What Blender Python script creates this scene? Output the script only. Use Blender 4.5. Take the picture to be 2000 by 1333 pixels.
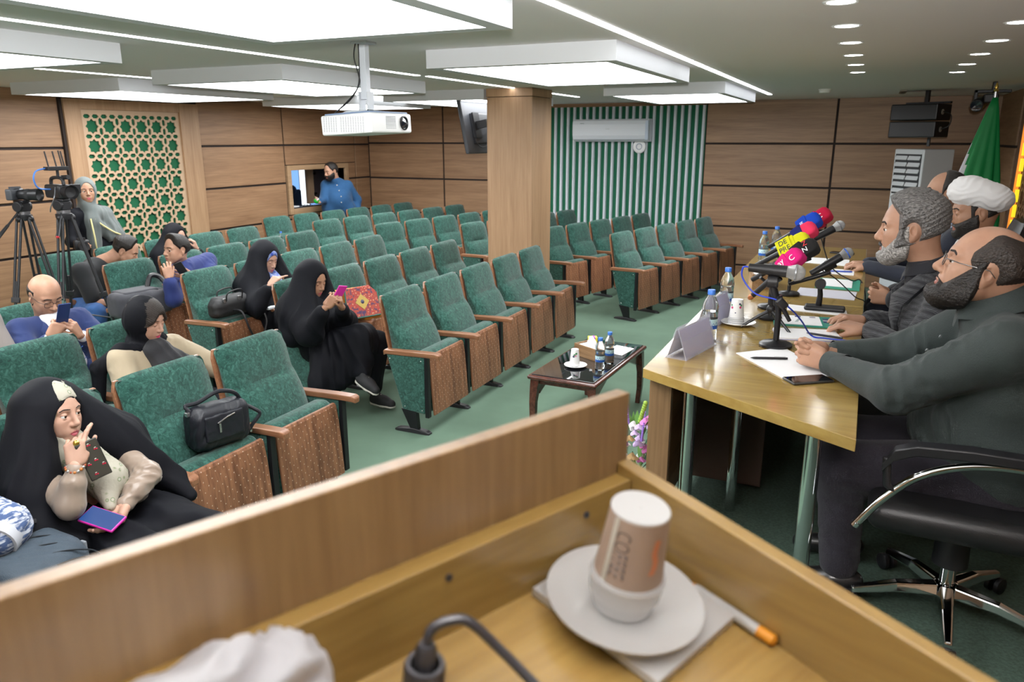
import bpy, bmesh, math, random
import numpy as np
from math import sin, cos, pi, radians as R, sqrt, atan2
from mathutils import Vector as V, Matrix, Quaternion
random.seed(7)
C = bpy.context.collection
SC = bpy.context.scene
for _o in list(bpy.data.objects): bpy.data.objects.remove(_o)

# ------------------------------------------------------------------ camera, world, exposure
cam_d = bpy.data.cameras.new('camera'); cam = bpy.data.objects.new('camera', cam_d); C.objects.link(cam)
cam_d.sensor_width = 36; cam_d.lens = 1481/2000*36; cam_d.clip_start = .05; cam_d.clip_end = 60
cam.location = (0, 0, 2.0)
cam.rotation_euler = (Matrix.Rotation(R(24.737), 3, 'Z') @ Matrix.Rotation(R(90-14.967), 3, 'X') @ Matrix.Rotation(R(-.08), 3, 'Z')).to_euler()
cam_d.dof.use_dof = True; cam_d.dof.focus_distance = 3.3; cam_d.dof.aperture_fstop = 5.0
SC.camera = cam
W = bpy.data.worlds.new('room_world'); SC.world = W; W.use_nodes = True
W.node_tree.nodes['Background'].inputs[0].default_value = (.8, .88, 1, 1)
W.node_tree.nodes['Background'].inputs[1].default_value = .3
SC.view_settings.view_transform = 'Standard'; SC.view_settings.look = 'None'
SC.view_settings.exposure = 0.0; SC.view_settings.gamma = 1; SC.view_settings.use_curve_mapping = False
try:
    SC.cycles.use_denoising = True; SC.cycles.max_bounces = 7; SC.cycles.diffuse_bounces = 4
    SC.cycles.glossy_bounces = 3; SC.cycles.transmission_bounces = 6; SC.cycles.transparent_max_bounces = 8
    SC.cycles.caustics_reflective = False; SC.cycles.caustics_refractive = False; SC.cycles.sample_clamp_indirect = 4
except Exception: pass
L_BOX, L_STRIP, L_SPOT = 12.5, 12.0, 26.0     # radiance of the ceiling boxes, strips, downlights
# the photographer's flash, turned up and back to bounce off the ceiling
fl = bpy.data.lights.new('bounce_flash', 'SPOT'); fl.energy = 650; fl.spot_size = R(150); fl.spot_blend = .6; fl.shadow_soft_size = .04; fl.color = (1, .98, .95)
fo = bpy.data.objects.new('bounce_flash', fl); C.objects.link(fo); fo.location = (.03, -.04, 2.12)
fo.rotation_euler = V((-.35, .62, .85)).to_track_quat('-Z', 'Y').to_euler()
# ------------------------------------------------------------------ helpers
def tag(o, label=None, cat=None, group=None, kind=None):
    if label: o['label'] = label
    if cat: o['category'] = cat
    if group: o['group'] = group
    if kind: o['kind'] = kind
    return o
def thing(name, label, cat, loc=(0, 0, 0), rz=0, group=None):
    o = bpy.data.objects.new(name, None); C.objects.link(o); o.empty_display_size = .1
    o.location = loc; o.rotation_euler = (0, 0, rz)
    return tag(o, label, cat, group)
def copy_tree(o, parent=None):
    c = o.copy(); C.objects.link(c)
    if parent: c.parent = parent
    for ch in o.children: copy_tree(ch, c)
    return c
def mesh_obj(name, verts, faces, mats, parent=None, smooth=True, sharp=40, mi=None, bev=0, seg=2):
    me = bpy.data.meshes.new(name)
    me.from_pydata([tuple(v) for v in verts], [], [tuple(f) for f in faces]) if not isinstance(verts, np.ndarray) else np_mesh(me, verts, faces)
    if not isinstance(mats, (list, tuple)): mats = [mats]
    for m in mats: me.materials.append(m)
    n = len(me.polygons)
    if mi is not None: me.polygons.foreach_set('material_index', np.asarray(mi, dtype=np.int32))
    me.polygons.foreach_set('use_smooth', [bool(smooth)]*n)
    me.update()
    if smooth and sharp: me.set_sharp_from_angle(angle=R(sharp))
    o = bpy.data.objects.new(name, me); C.objects.link(o)
    if parent: o.parent = parent
    if bev:
        m = o.modifiers.new('bevel', 'BEVEL'); m.width = bev; m.segments = seg; m.limit_method = 'ANGLE'; m.angle_limit = R(40)
        m.harden_normals = False
    return o
def np_mesh(me, v, f):
    nv, nf, k = len(v), len(f), f.shape[1]
    me.vertices.add(nv); me.vertices.foreach_set('co', v.astype(np.float32).ravel())
    me.loops.add(nf*k); me.loops.foreach_set('vertex_index', f.astype(np.int32).ravel())
    me.polygons.add(nf); me.polygons.foreach_set('loop_start', np.arange(0, nf*k, k, dtype=np.int32))
    me.update(calc_edges=True); me.validate()
class MB:
    """collects shapes; build() links them as ONE mesh"""
    def __init__(s): s.v = []; s.f = []; s.m = []; s.cur = 0; s.M = Matrix()
    def add(s, vs, fs):
        b = len(s.v); s.v += [tuple(s.M @ V(p)) for p in vs]
        s.f += [tuple(b+i for i in f) for f in fs]; s.m += [s.cur]*len(fs); return s
    def box(s, a, b):
        x0, y0, z0 = a; x1, y1, z1 = b
        return s.add([(x0,y0,z0),(x1,y0,z0),(x1,y1,z0),(x0,y1,z0),(x0,y0,z1),(x1,y0,z1),(x1,y1,z1),(x0,y1,z1)],
                     [(0,3,2,1),(4,5,6,7),(0,1,5,4),(1,2,6,5),(2,3,7,6),(3,0,4,7)])
    def prism(s, poly, z0, z1):
        n = len(poly); vs = [(x, y, z0) for x, y in poly]+[(x, y, z1) for x, y in poly]
        return s.add(vs, [tuple(range(n-1, -1, -1)), tuple(range(n, 2*n))]+[(i, (i+1) % n, n+(i+1) % n, n+i) for i in range(n)])
    def rings(s, rs, cap0=True, cap1=True, closed=True):
        n = len(rs[0]); vs = [p for r in rs for p in r]; fs = []
        for i in range(len(rs)-1):
            for j in range(n if closed else n-1):
                k = (j+1) % n; fs.append((i*n+j, i*n+k, (i+1)*n+k, (i+1)*n+j))
        if cap0: fs.append(tuple(range(n-1, -1, -1)))
        if cap1: fs.append(tuple(range((len(rs)-1)*n, len(rs)*n)))
        return s.add(vs, fs)
    def tube(s, pts, r, n=10, cap=True):
        pts = [V(p) for p in pts]; rr = r if isinstance(r, (list, tuple)) else [r]*len(pts)
        rs = []; u = None
        for i, p in enumerate(pts):
            d = (pts[min(i+1, len(pts)-1)]-pts[max(i-1, 0)]).normalized()
            if u is None: u = d.orthogonal().normalized()
            else:
                u = u-d*u.dot(d); u = u.normalized() if u.length > 1e-6 else d.orthogonal().normalized()
            w = d.cross(u); rs.append([p+(u*cos(2*pi*k/n)+w*sin(2*pi*k/n))*rr[i] for k in range(n)])
        return s.rings(rs, cap, cap)
    def lathe(s, prof, n=24, c=(0, 0, 0), cap=True):
        return s.rings([[(c[0]+r*cos(2*pi*k/n), c[1]+r*sin(2*pi*k/n), c[2]+z) for k in range(n)] for r, z in prof], cap, cap)
    def ball(s, c, r, nu=16, nv=10):
        r = (r, r, r) if not isinstance(r, (tuple, list)) else r
        return s.rings([[(c[0]+r[0]*sin(t)*cos(2*pi*k/nu), c[1]+r[1]*sin(t)*sin(2*pi*k/nu), c[2]-r[2]*cos(t)) for k in range(nu)]
                        for t in [pi*(i+.02)/(nv+.04)*1.0 for i in range(nv+1)]])
    def build(s, name, mats, parent=None, smooth=True, sharp=40, bev=0, seg=2):
        return mesh_obj(name, s.v, s.f, mats, parent, smooth, sharp, s.m, bev, seg)
def bez(p0, p1, p2, p3, n=12):
    p0, p1, p2, p3 = map(V, (p0, p1, p2, p3))
    return [p0*(1-t)**3+p1*3*t*(1-t)**2+p2*3*t*t*(1-t)+p3*t**3 for t in [i/n for i in range(n+1)]]
def smoothpath(pts, n=6):
    pts = [V(p) for p in pts]; out = []
    for i in range(len(pts)-1):
        a = pts[max(i-1, 0)]; b = pts[i]; c = pts[i+1]; d = pts[min(i+2, len(pts)-1)]
        for k in range(n):
            t = k/n; out.append(.5*((2*b)+(c-a)*t+(2*a-5*b+4*c-d)*t*t+(3*b-a-3*c+d)*t**3))
    return out+[pts[-1]]
def axis_M(p, zdir, xdir=None):
    """matrix placing local z along zdir at p"""
    z = V(zdir).normalized(); x = V(xdir) if xdir is not None else z.orthogonal()
    x = (x-z*x.dot(z)).normalized(); y = z.cross(x)
    return Matrix(((x.x, y.x, z.x, p[0]), (x.y, y.y, z.y, p[1]), (x.z, y.z, z.z, p[2]), (0, 0, 0, 1)))
def rbox(sx, sy, sz, r=.02, n=4):
    """rounded slab: rings of a rounded rectangle, rounded top and bottom edges"""
    def rr(ins, z):
        out = []; a, b = sx/2-ins, sy/2-ins; q = max(r-ins, .001)
        for (cx, cy, t0) in ((a-q, b-q, 0), (-a+q, b-q, pi/2), (-a+q, -b+q, pi), (a-q, -b+q, 3*pi/2)):
            for i in range(n+1): t = t0+pi/2*i/n; out.append((cx+q*cos(t), cy+q*sin(t), z))
        return out
    e = min(r, sz/2-.0005); rs = []
    for i in range(n+1): t = pi/2*i/n; rs.append(rr(e*(1-sin(t)), -sz/2+e*(1-cos(t))))
    for i in range(n, -1, -1): t = pi/2*i/n; rs.append(rr(e*(1-sin(t)), sz/2-e*(1-cos(t))))
    return rs
def text_obj(name, s, size, mat, parent=None, M=None, extrude=.0006, align='CENTER'):
    cu = bpy.data.curves.new(name, 'FONT'); cu.body = s; cu.size = size; cu.extrude = extrude; cu.align_x = align; cu.align_y = 'CENTER'
    cu.materials.append(mat); o = bpy.data.objects.new(name, cu); C.objects.link(o)
    me = None
    dg = bpy.context.evaluated_depsgraph_get(); me = bpy.data.meshes.new_from_object(o.evaluated_get(dg))
    bpy.data.objects.remove(o)
    o = bpy.data.objects.new(name, me); C.objects.link(o)
    if not me.materials: me.materials.append(mat)
    if parent: o.parent = parent
    if M is not None: o.matrix_local = M
    return o

# ------------------------------------------------------------------ materials
def srgb(r, g, b):
    f = lambda c: (c/255/12.92) if c/255 <= .04045 else ((c/255+.055)/1.055)**2.4
    return (f(r), f(g), f(b), 1)
_mats = {}
def mat(name, col, rough=.6, metal=0, spec=.5, trans=0, ior=1.45, emit=None, estr=0, bump=0, bscale=200, vary=0, vscale=8, sheen=0, coat=0, alpha=1, sss=0, vcol=None, stretch=(1, 1, 1)):
    if name in _mats: return _mats[name]
    m = bpy.data.materials.new(name); m.use_nodes = True; nt = m.node_tree; b = nt.nodes['Principled BSDF']
    col = tuple(col) if len(col) == 4 else tuple(col)+(1,)
    b.inputs['Base Color'].default_value = col; b.inputs['Roughness'].default_value = rough; b.inputs['Metallic'].default_value = metal
    b.inputs['Specular IOR Level'].default_value = spec; b.inputs['Transmission Weight'].default_value = trans; b.inputs['IOR'].default_value = ior
    b.inputs['Sheen Weight'].default_value = sheen; b.inputs['Coat Weight'].default_value = coat; b.inputs['Alpha'].default_value = alpha
    if sss: b.inputs['Subsurface Weight'].default_value = sss; b.inputs['Subsurface Radius'].default_value = (.012, .005, .003)
    if emit is not None: b.inputs['Emission Color'].default_value = tuple(emit)+(1,) if len(emit) == 3 else emit; b.inputs['Emission Strength'].default_value = estr
    tc = mp = None
    if bump or vary:
        tc = nt.nodes.new('ShaderNodeTexCoord'); mp = nt.nodes.new('ShaderNodeMapping'); mp.inputs['Scale'].default_value = stretch
        nt.links.new(tc.outputs['Object'], mp.inputs[0])
    if vary:
        n = nt.nodes.new('ShaderNodeTexNoise'); n.inputs['Scale'].default_value = vscale; n.inputs['Detail'].default_value = 5
        nt.links.new(mp.outputs[0], n.inputs['Vector'])
        rp = nt.nodes.new('ShaderNodeValToRGB'); rp.color_ramp.elements[0].position = .33; rp.color_ramp.elements[1].position = .67
        c2 = vcol if vcol else tuple(min(1, c*(1+vary)) for c in col[:3])+(1,); c1 = tuple(c*(1-vary) for c in col[:3])+(1,)
        rp.color_ramp.elements[0].color = c1 if not vcol else col; rp.color_ramp.elements[1].color = c2
        nt.links.new(n.outputs['Fac'], rp.inputs[0]); nt.links.new(rp.outputs[0], b.inputs['Base Color'])
    if bump:
        n2 = nt.nodes.new('ShaderNodeTexNoise'); n2.inputs['Scale'].default_value = bscale; n2.inputs['Detail'].default_value = 3
        nt.links.new(mp.outputs[0], n2.inputs['Vector'])
        bp = nt.nodes.new('ShaderNodeBump'); bp.inputs['Strength'].default_value = bump; bp.inputs['Distance'].default_value = .01
        nt.links.new(n2.outputs['Fac'], bp.inputs['Height']); nt.links.new(bp.outputs[0], b.inputs['Normal'])
    _mats[name] = m; return m
def wood(name, dark, light, grain='x', scale=1.0, rough=.4, stretch=14, coat=0, contrast=.5, holes=None):
    """long streaks along the grain axis, fine pores, slow colour drift"""
    if name in _mats: return _mats[name]
    m = bpy.data.materials.new(name); m.use_nodes = True; nt = m.node_tree; b = nt.nodes['Principled BSDF']; Ln = nt.links.new
    b.inputs['Roughness'].default_value = rough; b.inputs['Coat Weight'].default_value = coat; b.inputs['Coat Roughness'].default_value = .12
    tc = nt.nodes.new('ShaderNodeTexCoord'); mp = nt.nodes.new('ShaderNodeMapping')
    s = [scale*stretch]*3; s['xyz'.index(grain)] = scale; mp.inputs['Scale'].default_value = s
    Ln(tc.outputs['Object'], mp.inputs[0])
    n1 = nt.nodes.new('ShaderNodeTexNoise'); n1.inputs['Scale'].default_value = 1.0; n1.inputs['Detail'].default_value = 6; n1.inputs['Distortion'].default_value = .9
    n2 = nt.nodes.new('ShaderNodeTexNoise'); n2.inputs['Scale'].default_value = 5.0; n2.inputs['Detail'].default_value = 4
    Ln(mp.outputs[0], n1.inputs['Vector']); Ln(mp.outputs[0], n2.inputs['Vector'])
    mx = nt.nodes.new('ShaderNodeMix'); mx.data_type = 'FLOAT'; mx.inputs[0].default_value = .35
    Ln(n1.outputs['Fac'], mx.inputs[2]); Ln(n2.outputs['Fac'], mx.inputs[3])
    rp = nt.nodes.new('ShaderNodeValToRGB'); e = rp.color_ramp.elements
    e[0].position = .5-contrast*.3; e[1].position = .5+contrast*.3; e[0].color = dark; e[1].color = light
    Ln(mx.outputs[0], rp.inputs[0])
    out = rp.outputs[0]
    if holes:   # (axis u, axis v, pitch u, pitch v, radius): drilled dots, rows offset, coloured pale as light in the holes
        u, v, pu, pv, rad = holes
        sep = nt.nodes.new('ShaderNodeSeparateXYZ'); Ln(tc.outputs['Object'], sep.inputs[0])
        def mth(op, a, bb=None):
            q = nt.nodes.new('ShaderNodeMath'); q.operation = op
            for i, x in enumerate((a, bb)):
                if x is None: continue
                if isinstance(x, (int, float)): q.inputs[i].default_value = x
                else: Ln(x, q.inputs[i])
            return q.outputs[0]
        iv = mth('DIVIDE', sep.outputs[v], pv); row = mth('FLOOR', iv); par = mth('MULTIPLY', mth('MODULO', mth('ABSOLUTE', row), 2.0), .5)
        fu = mth('SUBTRACT', mth('FRACT', mth('ADD', mth('DIVIDE', sep.outputs[u], pu), par)), .5)
        fv = mth('SUBTRACT', mth('FRACT', iv), .5)
        du = mth('MULTIPLY', fu, pu); dv = mth('MULTIPLY', fv, pv)
        d = mth('SQRT', mth('ADD', mth('MULTIPLY', du, du), mth('MULTIPLY', dv, dv)))
        hole = mth('LESS_THAN', d, rad)
        m3 = nt.nodes.new('ShaderNodeMix'); m3.data_type = 'RGBA'; Ln(hole, m3.inputs[0]); Ln(out, m3.inputs[6]); m3.inputs[7].default_value = (.62, .5, .4, 1)
        out = m3.outputs[2]
    Ln(out, b.inputs['Base Color'])
    bp = nt.nodes.new('ShaderNodeBump'); bp.inputs['Strength'].default_value = .06; bp.inputs['Distance'].default_value = .004
    Ln(n2.outputs['Fac'], bp.inputs['Height']); Ln(bp.outputs[0], b.inputs['Normal'])
    _mats[name] = m; return m
def emis(name, col, s):
    return mat(name, (.8, .8, .8) if s > 5 else (.02, .02, .025), .25, emit=col, estr=s)
BLACK = mat('black_plastic', (.012, .012, .014), .42)
BLACKM = mat('black_metal', (.014, .014, .016), .35, .3)
RUB = mat('dark_rubber', (.02, .02, .022), .8)
CHROME = mat('chrome', (.78, .79, .8), .09, 1)
WHITE = mat('white_plastic', (.78, .79, .8), .38)
WPAINT = mat('white_paint', (.56, .58, .58), .7)
PAPER = mat('paper', (.82, .82, .83), .75)
CERAM = mat('white_ceramic', (.82, .82, .82), .15, coat=.4)
GLASS = mat('clear_glass', (1, 1, 1), .03, trans=1, ior=1.3, spec=.4)
SCREEN = mat('phone_glass', (.008, .008, .01), .06)
# ------------------------------------------------------------------ the room
XL, XR, YB, YF, ZC = -8.063, 1.42, 11.45, -2.6, 2.51
DZ = .42                                         # height of the stage
W_WALL = dict(rough=.5, stretch=16, contrast=.75)
wd, wl = (.175, .092, .046, 1), (.36, .215, .118, 1)
WALLY = wood('wall_wood_along', wd, wl, 'y', .8, **W_WALL)
WALLX = wood('wall_wood_across', wd, wl, 'x', .8, **W_WALL)
WALLZ = wood('frame_wood', (.27, .155, .08, 1), (.42, .265, .15, 1), 'z', .8, **W_WALL)
SEAM = mat('seam_dark', (.022, .014, .012), .8)
GREENW = mat('green_felt', (.006, .105, .05), .85)
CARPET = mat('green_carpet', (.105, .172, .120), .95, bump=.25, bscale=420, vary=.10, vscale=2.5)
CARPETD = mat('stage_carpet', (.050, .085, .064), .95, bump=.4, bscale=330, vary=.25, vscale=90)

def setting(name, mb, m, **k):
    o = mb.build(name, m, **k); o['kind'] = 'structure'; return o
setting('floor', MB().box((XL-.1, YF-.1, -.12), (XR+.1, YB+.1, 0)), CARPET, smooth=False)
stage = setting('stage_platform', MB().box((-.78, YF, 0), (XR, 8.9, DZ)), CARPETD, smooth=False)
ceil = setting('ceiling', MB().box((XL-.1, YF-.1, ZC), (XR+.1, YB+.1, ZC+.12)), mat('ceiling_paint', (.82, .79, .80), .85), smooth=False)

# left wall: dark carcass with an opening, boards proud of it
OPY0, OPY1, OPZ0, OPZ1 = 9.36, 10.72, .95, 1.53
wl_ = MB()
wl_.box((XL-.12, YF, 0), (XL, OPY0, ZC)).box((XL-.12, OPY1, 0), (XL, YB+.1, ZC)).box((XL-.12, OPY0, 0), (XL, OPY1, OPZ0)).box((XL-.12, OPY0, OPZ1), (XL, OPY1, ZC))
wall_left = setting('wall_left', wl_, SEAM, smooth=False)
def panel(parent, a, b, m): return MB().box(a, b).build('wall_panel', m, parent, smooth=False, bev=.003, seg=1)
SZ = [0, .235, .79, 1.345, 1.905, ZC]            # seam heights
g = .014
for (y0, y1) in ((YF, .6), (.6, 2.35), (2.35, 4.08), (4.08, 5.74), (7.64, 9.26), (9.26, 11.03), (11.03, YB)):
    for k in range(5):
        z0, z1 = SZ[k]+g*(k > 0), SZ[k+1]-g*(k < 4)
        if y0 == 9.26 and k in (2, 3):
            # boards around the hatch
            if k == 2: panel(wall_left, (XL, y0+g, z0), (XL+.022, y1-g, OPZ0-.10), WALLY)
            else: panel(wall_left, (XL, y0+g, OPZ1+.085), (XL+.022, y1-g, z1), WALLY)
            panel(wall_left, (XL, OPY1+.085, max(z0, OPZ0-.09)), (XL+.022, y1-g, min(z1, OPZ1+.075)), WALLY)
            continue
        if k == 0 and y0 == 7.64:
            panel(wall_left, (XL, y0+g, z0), (XL+.022, 8.05, z1), WALLY); panel(wall_left, (XL, 8.08, z0), (XL+.022, y1-g, z1), WALLY); continue
        panel(wall_left, (XL, y0+g, z0), (XL+.022, y1-g, z1), WALLY)

# back wall: boards, slatted field
wall_back = setting('wall_back', MB().box((XL-.1, YB, 0), (XR+.1, YB+.12, ZC)), SEAM, smooth=False)
SB = [0, .2, .755, 1.335, 1.925, ZC]
for (x0, x1) in ((XL+.03, -6.53), (-6.53, -4.86), (-2.2, -.47), (-.47, XR)):
    for k in range(5):
        panel(wall_back, (x0+g, YB-.022, SB[k]+g*(k > 0)), (x1-g, YB, SB[k+1]-g*(k < 4)), WALLX)
MB().box((-4.86, YB-.012, 0), (-2.2, YB, 2.46)).build('slat_backing', GREENW, wall_back, smooth=False)
MB().box((-4.86, YB-.03, 2.46), (-2.2, YB, ZC)).build('wall_panel', WALLX, wall_back, smooth=False)
SLAT = mat('slat_white', (.62, .66, .72), .4)
pr = [(-.024+.048*i/8, -.034*sqrt(max(0, 1-((i-4)/4)**2))-.004) for i in range(9)]
sl = MB().rings([[(px, py, z) for px, py in pr]+[(.024, 0, z), (-.024, 0, z)] for z in (0, 2.455)])
s0 = None
for i in range(26):
    x = -2.235-i*.1035
    if s0 is None: s0 = sl.build('slat', SLAT, wall_back); o = s0
    else: o = s0.copy(); C.objects.link(o)
    o.location = (x, YB-.012, .004)
# right wall and the wall behind the photographer
wall_right = setting('wall_right', MB().box((XR, YF, 0), (XR+.12, YB, ZC)), SEAM, smooth=False)
for (y0, y1) in ((YF, -.6), (-.6, 1.2), (1.2, 3.0), (3.0, 4.6), (9.9, YB)):
    for k in range(5): panel(wall_right, (XR-.022, y0+g, SZ[k]+g*(k > 0)), (XR, y1-g, SZ[k+1]-g*(k < 4)), WALLY)
setting('wall_front', MB().box((XL-.1, YF-.12, 0), (XR+.1, YF, ZC)), WALLX, smooth=False)

# column in the hall
PX0, PX1, PY0, PY1 = -3.775, -3.25, 7.56, 8.1
colm = setting('column', MB().box((PX0+.01, PY0+.01, 0), (PX1-.01, PY1-.01, ZC)), SEAM, smooth=False)
e = .005
for a, b in (((PX0, PY0, 0), (PX1, PY0+.02, 2.42)), ((PX1-.02, PY0+.022, 0), (PX1, PY1, 2.42)), ((PX0, PY0+.022, 0), (PX0+.02, PY1, 2.42)), ((PX0+.022, PY1-.02, 0), (PX1-.022, PY1, 2.42))):
    MB().box(a, b).build('column_board', WALLZ, colm, smooth=False, bev=.003)
MB().box((PX0-e, PY0-e, 2.425), (PX1+e, PY1+e, ZC)).build('column_collar', WALLZ, colm, smooth=False, bev=.004)

# star lattices
def hole_plate(name, w, h, pitch, depth, m, parent, M, rs=(.084, .064), lf=(.043, .022, .056)):
    cu = bpy.data.curves.new('hp', 'CURVE'); cu.dimensions = '2D'; cu.fill_mode = 'BOTH'; cu.extrude = depth/2
    def poly(pts):
        sp = cu.splines.new('POLY'); sp.points.add(len(pts)-1); sp.use_cyclic_u = True
        for i, (x, y) in enumerate(pts): sp.points[i].co = (x, y, 0, 1)
    poly([(0, 0), (w, 0), (w, h), (0, h)])
    k = pitch/.22; nx, ny = int(w/pitch), int(h/pitch); ox, oy = (w-nx*pitch)/2, (h-ny*pitch)/2
    ins = lambda pts: all(.006 < x < w-.006 and .006 < y < h-.006 for x, y in pts)
    for i in range(nx):
        for j in range(ny):
            cx, cy = ox+(i+.5)*pitch, oy+(j+.5)*pitch
            poly([(cx+k*(rs[q % 2])*cos(pi*q/8), cy+k*(rs[q % 2])*sin(pi*q/8)) for q in range(16)])
    for i in range(nx+1):
        for j in range(ny+1):
            cx, cy = ox+i*pitch, oy+j*pitch
            for (dx, dy) in ((1, 0), (-1, 0), (0, 1), (0, -1)):
                lx, ly = cx+dx*k*lf[2], cy+dy*k*lf[2]
                hx = [(a*k*lf[0], b*k*lf[1]) for a, b in ((1, 0), (.55, 1), (-.55, 1), (-1, 0), (-.55, -1), (.55, -1))]
                pts = [(lx+(a if dx else b), ly+(b if dx else a)) for a, b in hx]
                if ins(pts): poly(pts)
    o = bpy.data.objects.new('hp', cu); C.objects.link(o); dg = bpy.context.evaluated_depsgraph_get()
    me = bpy.data.meshes.new_from_object(o.evaluated_get(dg)); bpy.data.objects.remove(o); me.name = name
    me.materials.clear(); me.materials.append(m)
    o = bpy.data.objects.new(name, me); C.objects.link(o); o.parent = parent; o.matrix_local = M; return o
LATW = mat('lattice_wood', (.47, .33, .215), .5)
lat = thing('lattice_panel', 'tall green panel with pale wooden star lattice in a wooden frame on left wall', 'wall panel', (XL, 5.76, 0))
for nm, a, b in (('frame_post', (0, 0, 0), (.075, .20, 2.43)), ('frame_post', (0, 1.56, 0), (.075, 1.86, 2.43)), ('frame_rail', (0, .20, 2.32), (.07, 1.56, 2.43)), ('frame_rail', (0, .20, 0), (.07, 1.56, .2))):
    MB().box(a, b).build(nm, WALLZ, lat, smooth=False, bev=.004)
MB().box((.001, .2, .2), (.022, 1.56, 2.32)).build('backing', mat('lattice_green', (.004, .095, .038), .8), lat, smooth=False)
MB().box((.0, -.03, 0), (.05, 0, 2.43)).build('edge_strip', SEAM, lat, smooth=False)
hole_plate('star_lattice', 1.36, 2.12, .2195, .014, LATW, lat, Matrix(((0, 0, 1, .042), (1, 0, 0, .20), (0, 1, 0, .2), (0, 0, 0, 1))))

# warm-lit lattice on the right wall behind the table
latr = thing('lattice_panel', 'brown star lattice with an orange and yellow lit edge on the right wall', 'wall panel', (XR, 4.62, 0))
DKW = wood('dark_frame_wood', (.085, .04, .022, 1), (.16, .08, .042, 1), 'z', .8, .4)
for nm, a, b in (('frame_post', (-.10, 4.42, .4), (0, 4.62, 2.45)), ('frame_post', (-.10, 0, .4), (0, .2, 2.45)), ('frame_rail', (-.10, .2, 2.3), (0, 4.42, 2.45))):
    MB().box(a, b).build(nm, DKW, latr, smooth=False, bev=.004)
MB().box((-.012, .2, .4), (-.001, 4.42, 2.3)).build('backing', mat('lattice_green_dark', (.006, .05, .03), .8), latr, smooth=False)
hole_plate('star_lattice', 4.1, 1.82, .2195, .012, mat('lattice_brown', (.24, .12, .06), .5), latr, Matrix(((0, 0, -1, -.06), (1, 0, 0, .24), (0, 1, 0, .42), (0, 0, 0, 1))))
MB().box((-.105, 4.36, .45), (-.07, 4.415, 2.28)).build('light_edge', emis('warm_led', (1, .30, .03), 1.0), latr, smooth=False)
yl = MB()
for i in range(12):
    yl.box((-.095, 4.31+.012*(i % 2), .5+i*.148), (-.06, 4.352, .5+i*.148+.12))
tag(yl.build('light_spots', emis('yellow_led', (1, .75, .02), 1.1), latr, smooth=False), kind='stuff')

# ------------------------------------------------------------------ hatch and the control room behind it
hat = thing('hatch_frame', 'plain wooden frame around the serving hatch in the left wall', 'frame', (XL, 0, 0))
for nm, a, b in (('frame_post', (-.12, OPY0-.085, OPZ0-.085), (.045, OPY0, OPZ1+.075)), ('frame_post', (-.12, OPY1, OPZ0-.085), (.045, OPY1+.075, OPZ1+.075)), ('frame_rail', (-.12, OPY0, OPZ1), (.045, OPY1, OPZ1+.075)), ('sill', (-.12, OPY0, OPZ0-.085), (.05, OPY1, OPZ0))):
    MB().box(a, b).build(nm, wood('hatch_wood', (.3, .19, .1, 1), (.43, .28, .16, 1), 'y', .8, .5), hat, smooth=False, bev=.003)
leaf = MB().box((-.375, 10.35, OPZ0+.005), (-.35, 11.2, OPZ1+.08)); lf = leaf.build('hatch_door', mat('hatch_dark', (.016, .012, .014), .5), hat, smooth=False)
MB().box((-.40, 10.20, OPZ0+.005), (-.345, 10.348, OPZ1+.08)).build('door_edge', wood('hatch_wood2', (.2, .13, .08, 1), (.3, .2, .12, 1), 'z', .8, .5), hat, smooth=False)
for z in (1.08, 1.42):
    MB().box((-.352, 10.33, z), (-.335, 10.40, z+.05)).build('hinge', CHROME, hat, smooth=False, bev=.002)
rm = MB(); X0 = XL-1.7
PW = mat('pale_wall', (.6, .66, .75), .8)
for nm, a_, b_ in (('wall_control_left', (X0-.1, 8.2, 0), (X0, 13.4, ZC)), ('wall_control_front', (X0, 8.2, 0), (XL-.12, 8.3, ZC)), ('wall_control_back', (X0, 13.4, 0), (XL-.12, 13.5, ZC)), ('wall_control_right', (XL-.14, YB+.1, 0), (XL-.12, 13.4, ZC)), ('floor_control', (X0, 8.2, -.1), (XL-.12, 13.4, 0)), ('ceiling_control', (X0, 8.2, ZC), (XL-.12, 13.4, ZC+.1))):
    setting(nm, MB().box(a_, b_), PW, smooth=False)
w1 = MB().box((X0+.001, 10.6, .6), (X0+.05, 13.2, 2.2)); win = setting('window_1', w1, WHITE, smooth=False)
for i, (y0, y1) in enumerate(((10.7, 11.52), (11.55, 11.78), (11.82, 12.3), (12.4, 13.1))):
    MB().box((X0+.05, y0, .7), (X0+.056, y1, 2.1)).build('window_pane', emis('day_blue' if i != 1 else 'day_white', (.25, .5, 1) if i != 1 else (.85, .93, 1), 1.1 if i != 1 else 1.6), win, smooth=False)
ds = thing('control_desk', 'pale desk inside the hatch opening under the window', 'desk', (XL-.12, 0, 0))
MB().box((-.33, 9.0, .88), (-.005, 11, .92)).build('desk_top', mat('desk_pale', (.62, .62, .7), .4), ds, smooth=False)
MB().box((-.30, 9.35, 0), (-.26, 10.9, .88)).build('desk_leg', WHITE, ds, smooth=False); MB().box((-.06, 9.35, 0), (-.02, 10.9, .88)).build('desk_leg', WHITE, ds, smooth=False)
oc = thing('office_chair', 'dark office chair back seen through the hatch opening', 'chair', (XL-1.05, 10.62, 0))
b_ = MB(); b_.M = Matrix.Translation((0, 0, .86)) @ Matrix.Rotation(R(90), 4, 'Y'); b_.rings(rbox(.56, .42, .08, .04)); b_.build('backrest', BLACK, oc)
b_ = MB().ball((0, 0, 1.13), (.06, .10, .09)); b_.build('headrest', BLACK, oc)
b_ = MB(); b_.M = Matrix.Translation((.24, 0, .5)); b_.rings(rbox(.46, .46, .09, .04)); b_.build('seat', BLACK, oc)
MB().tube([(.2, 0, .46), (.2, 0, .08)], .03).build('gas_post', BLACKM, oc)
b_ = MB()
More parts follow.
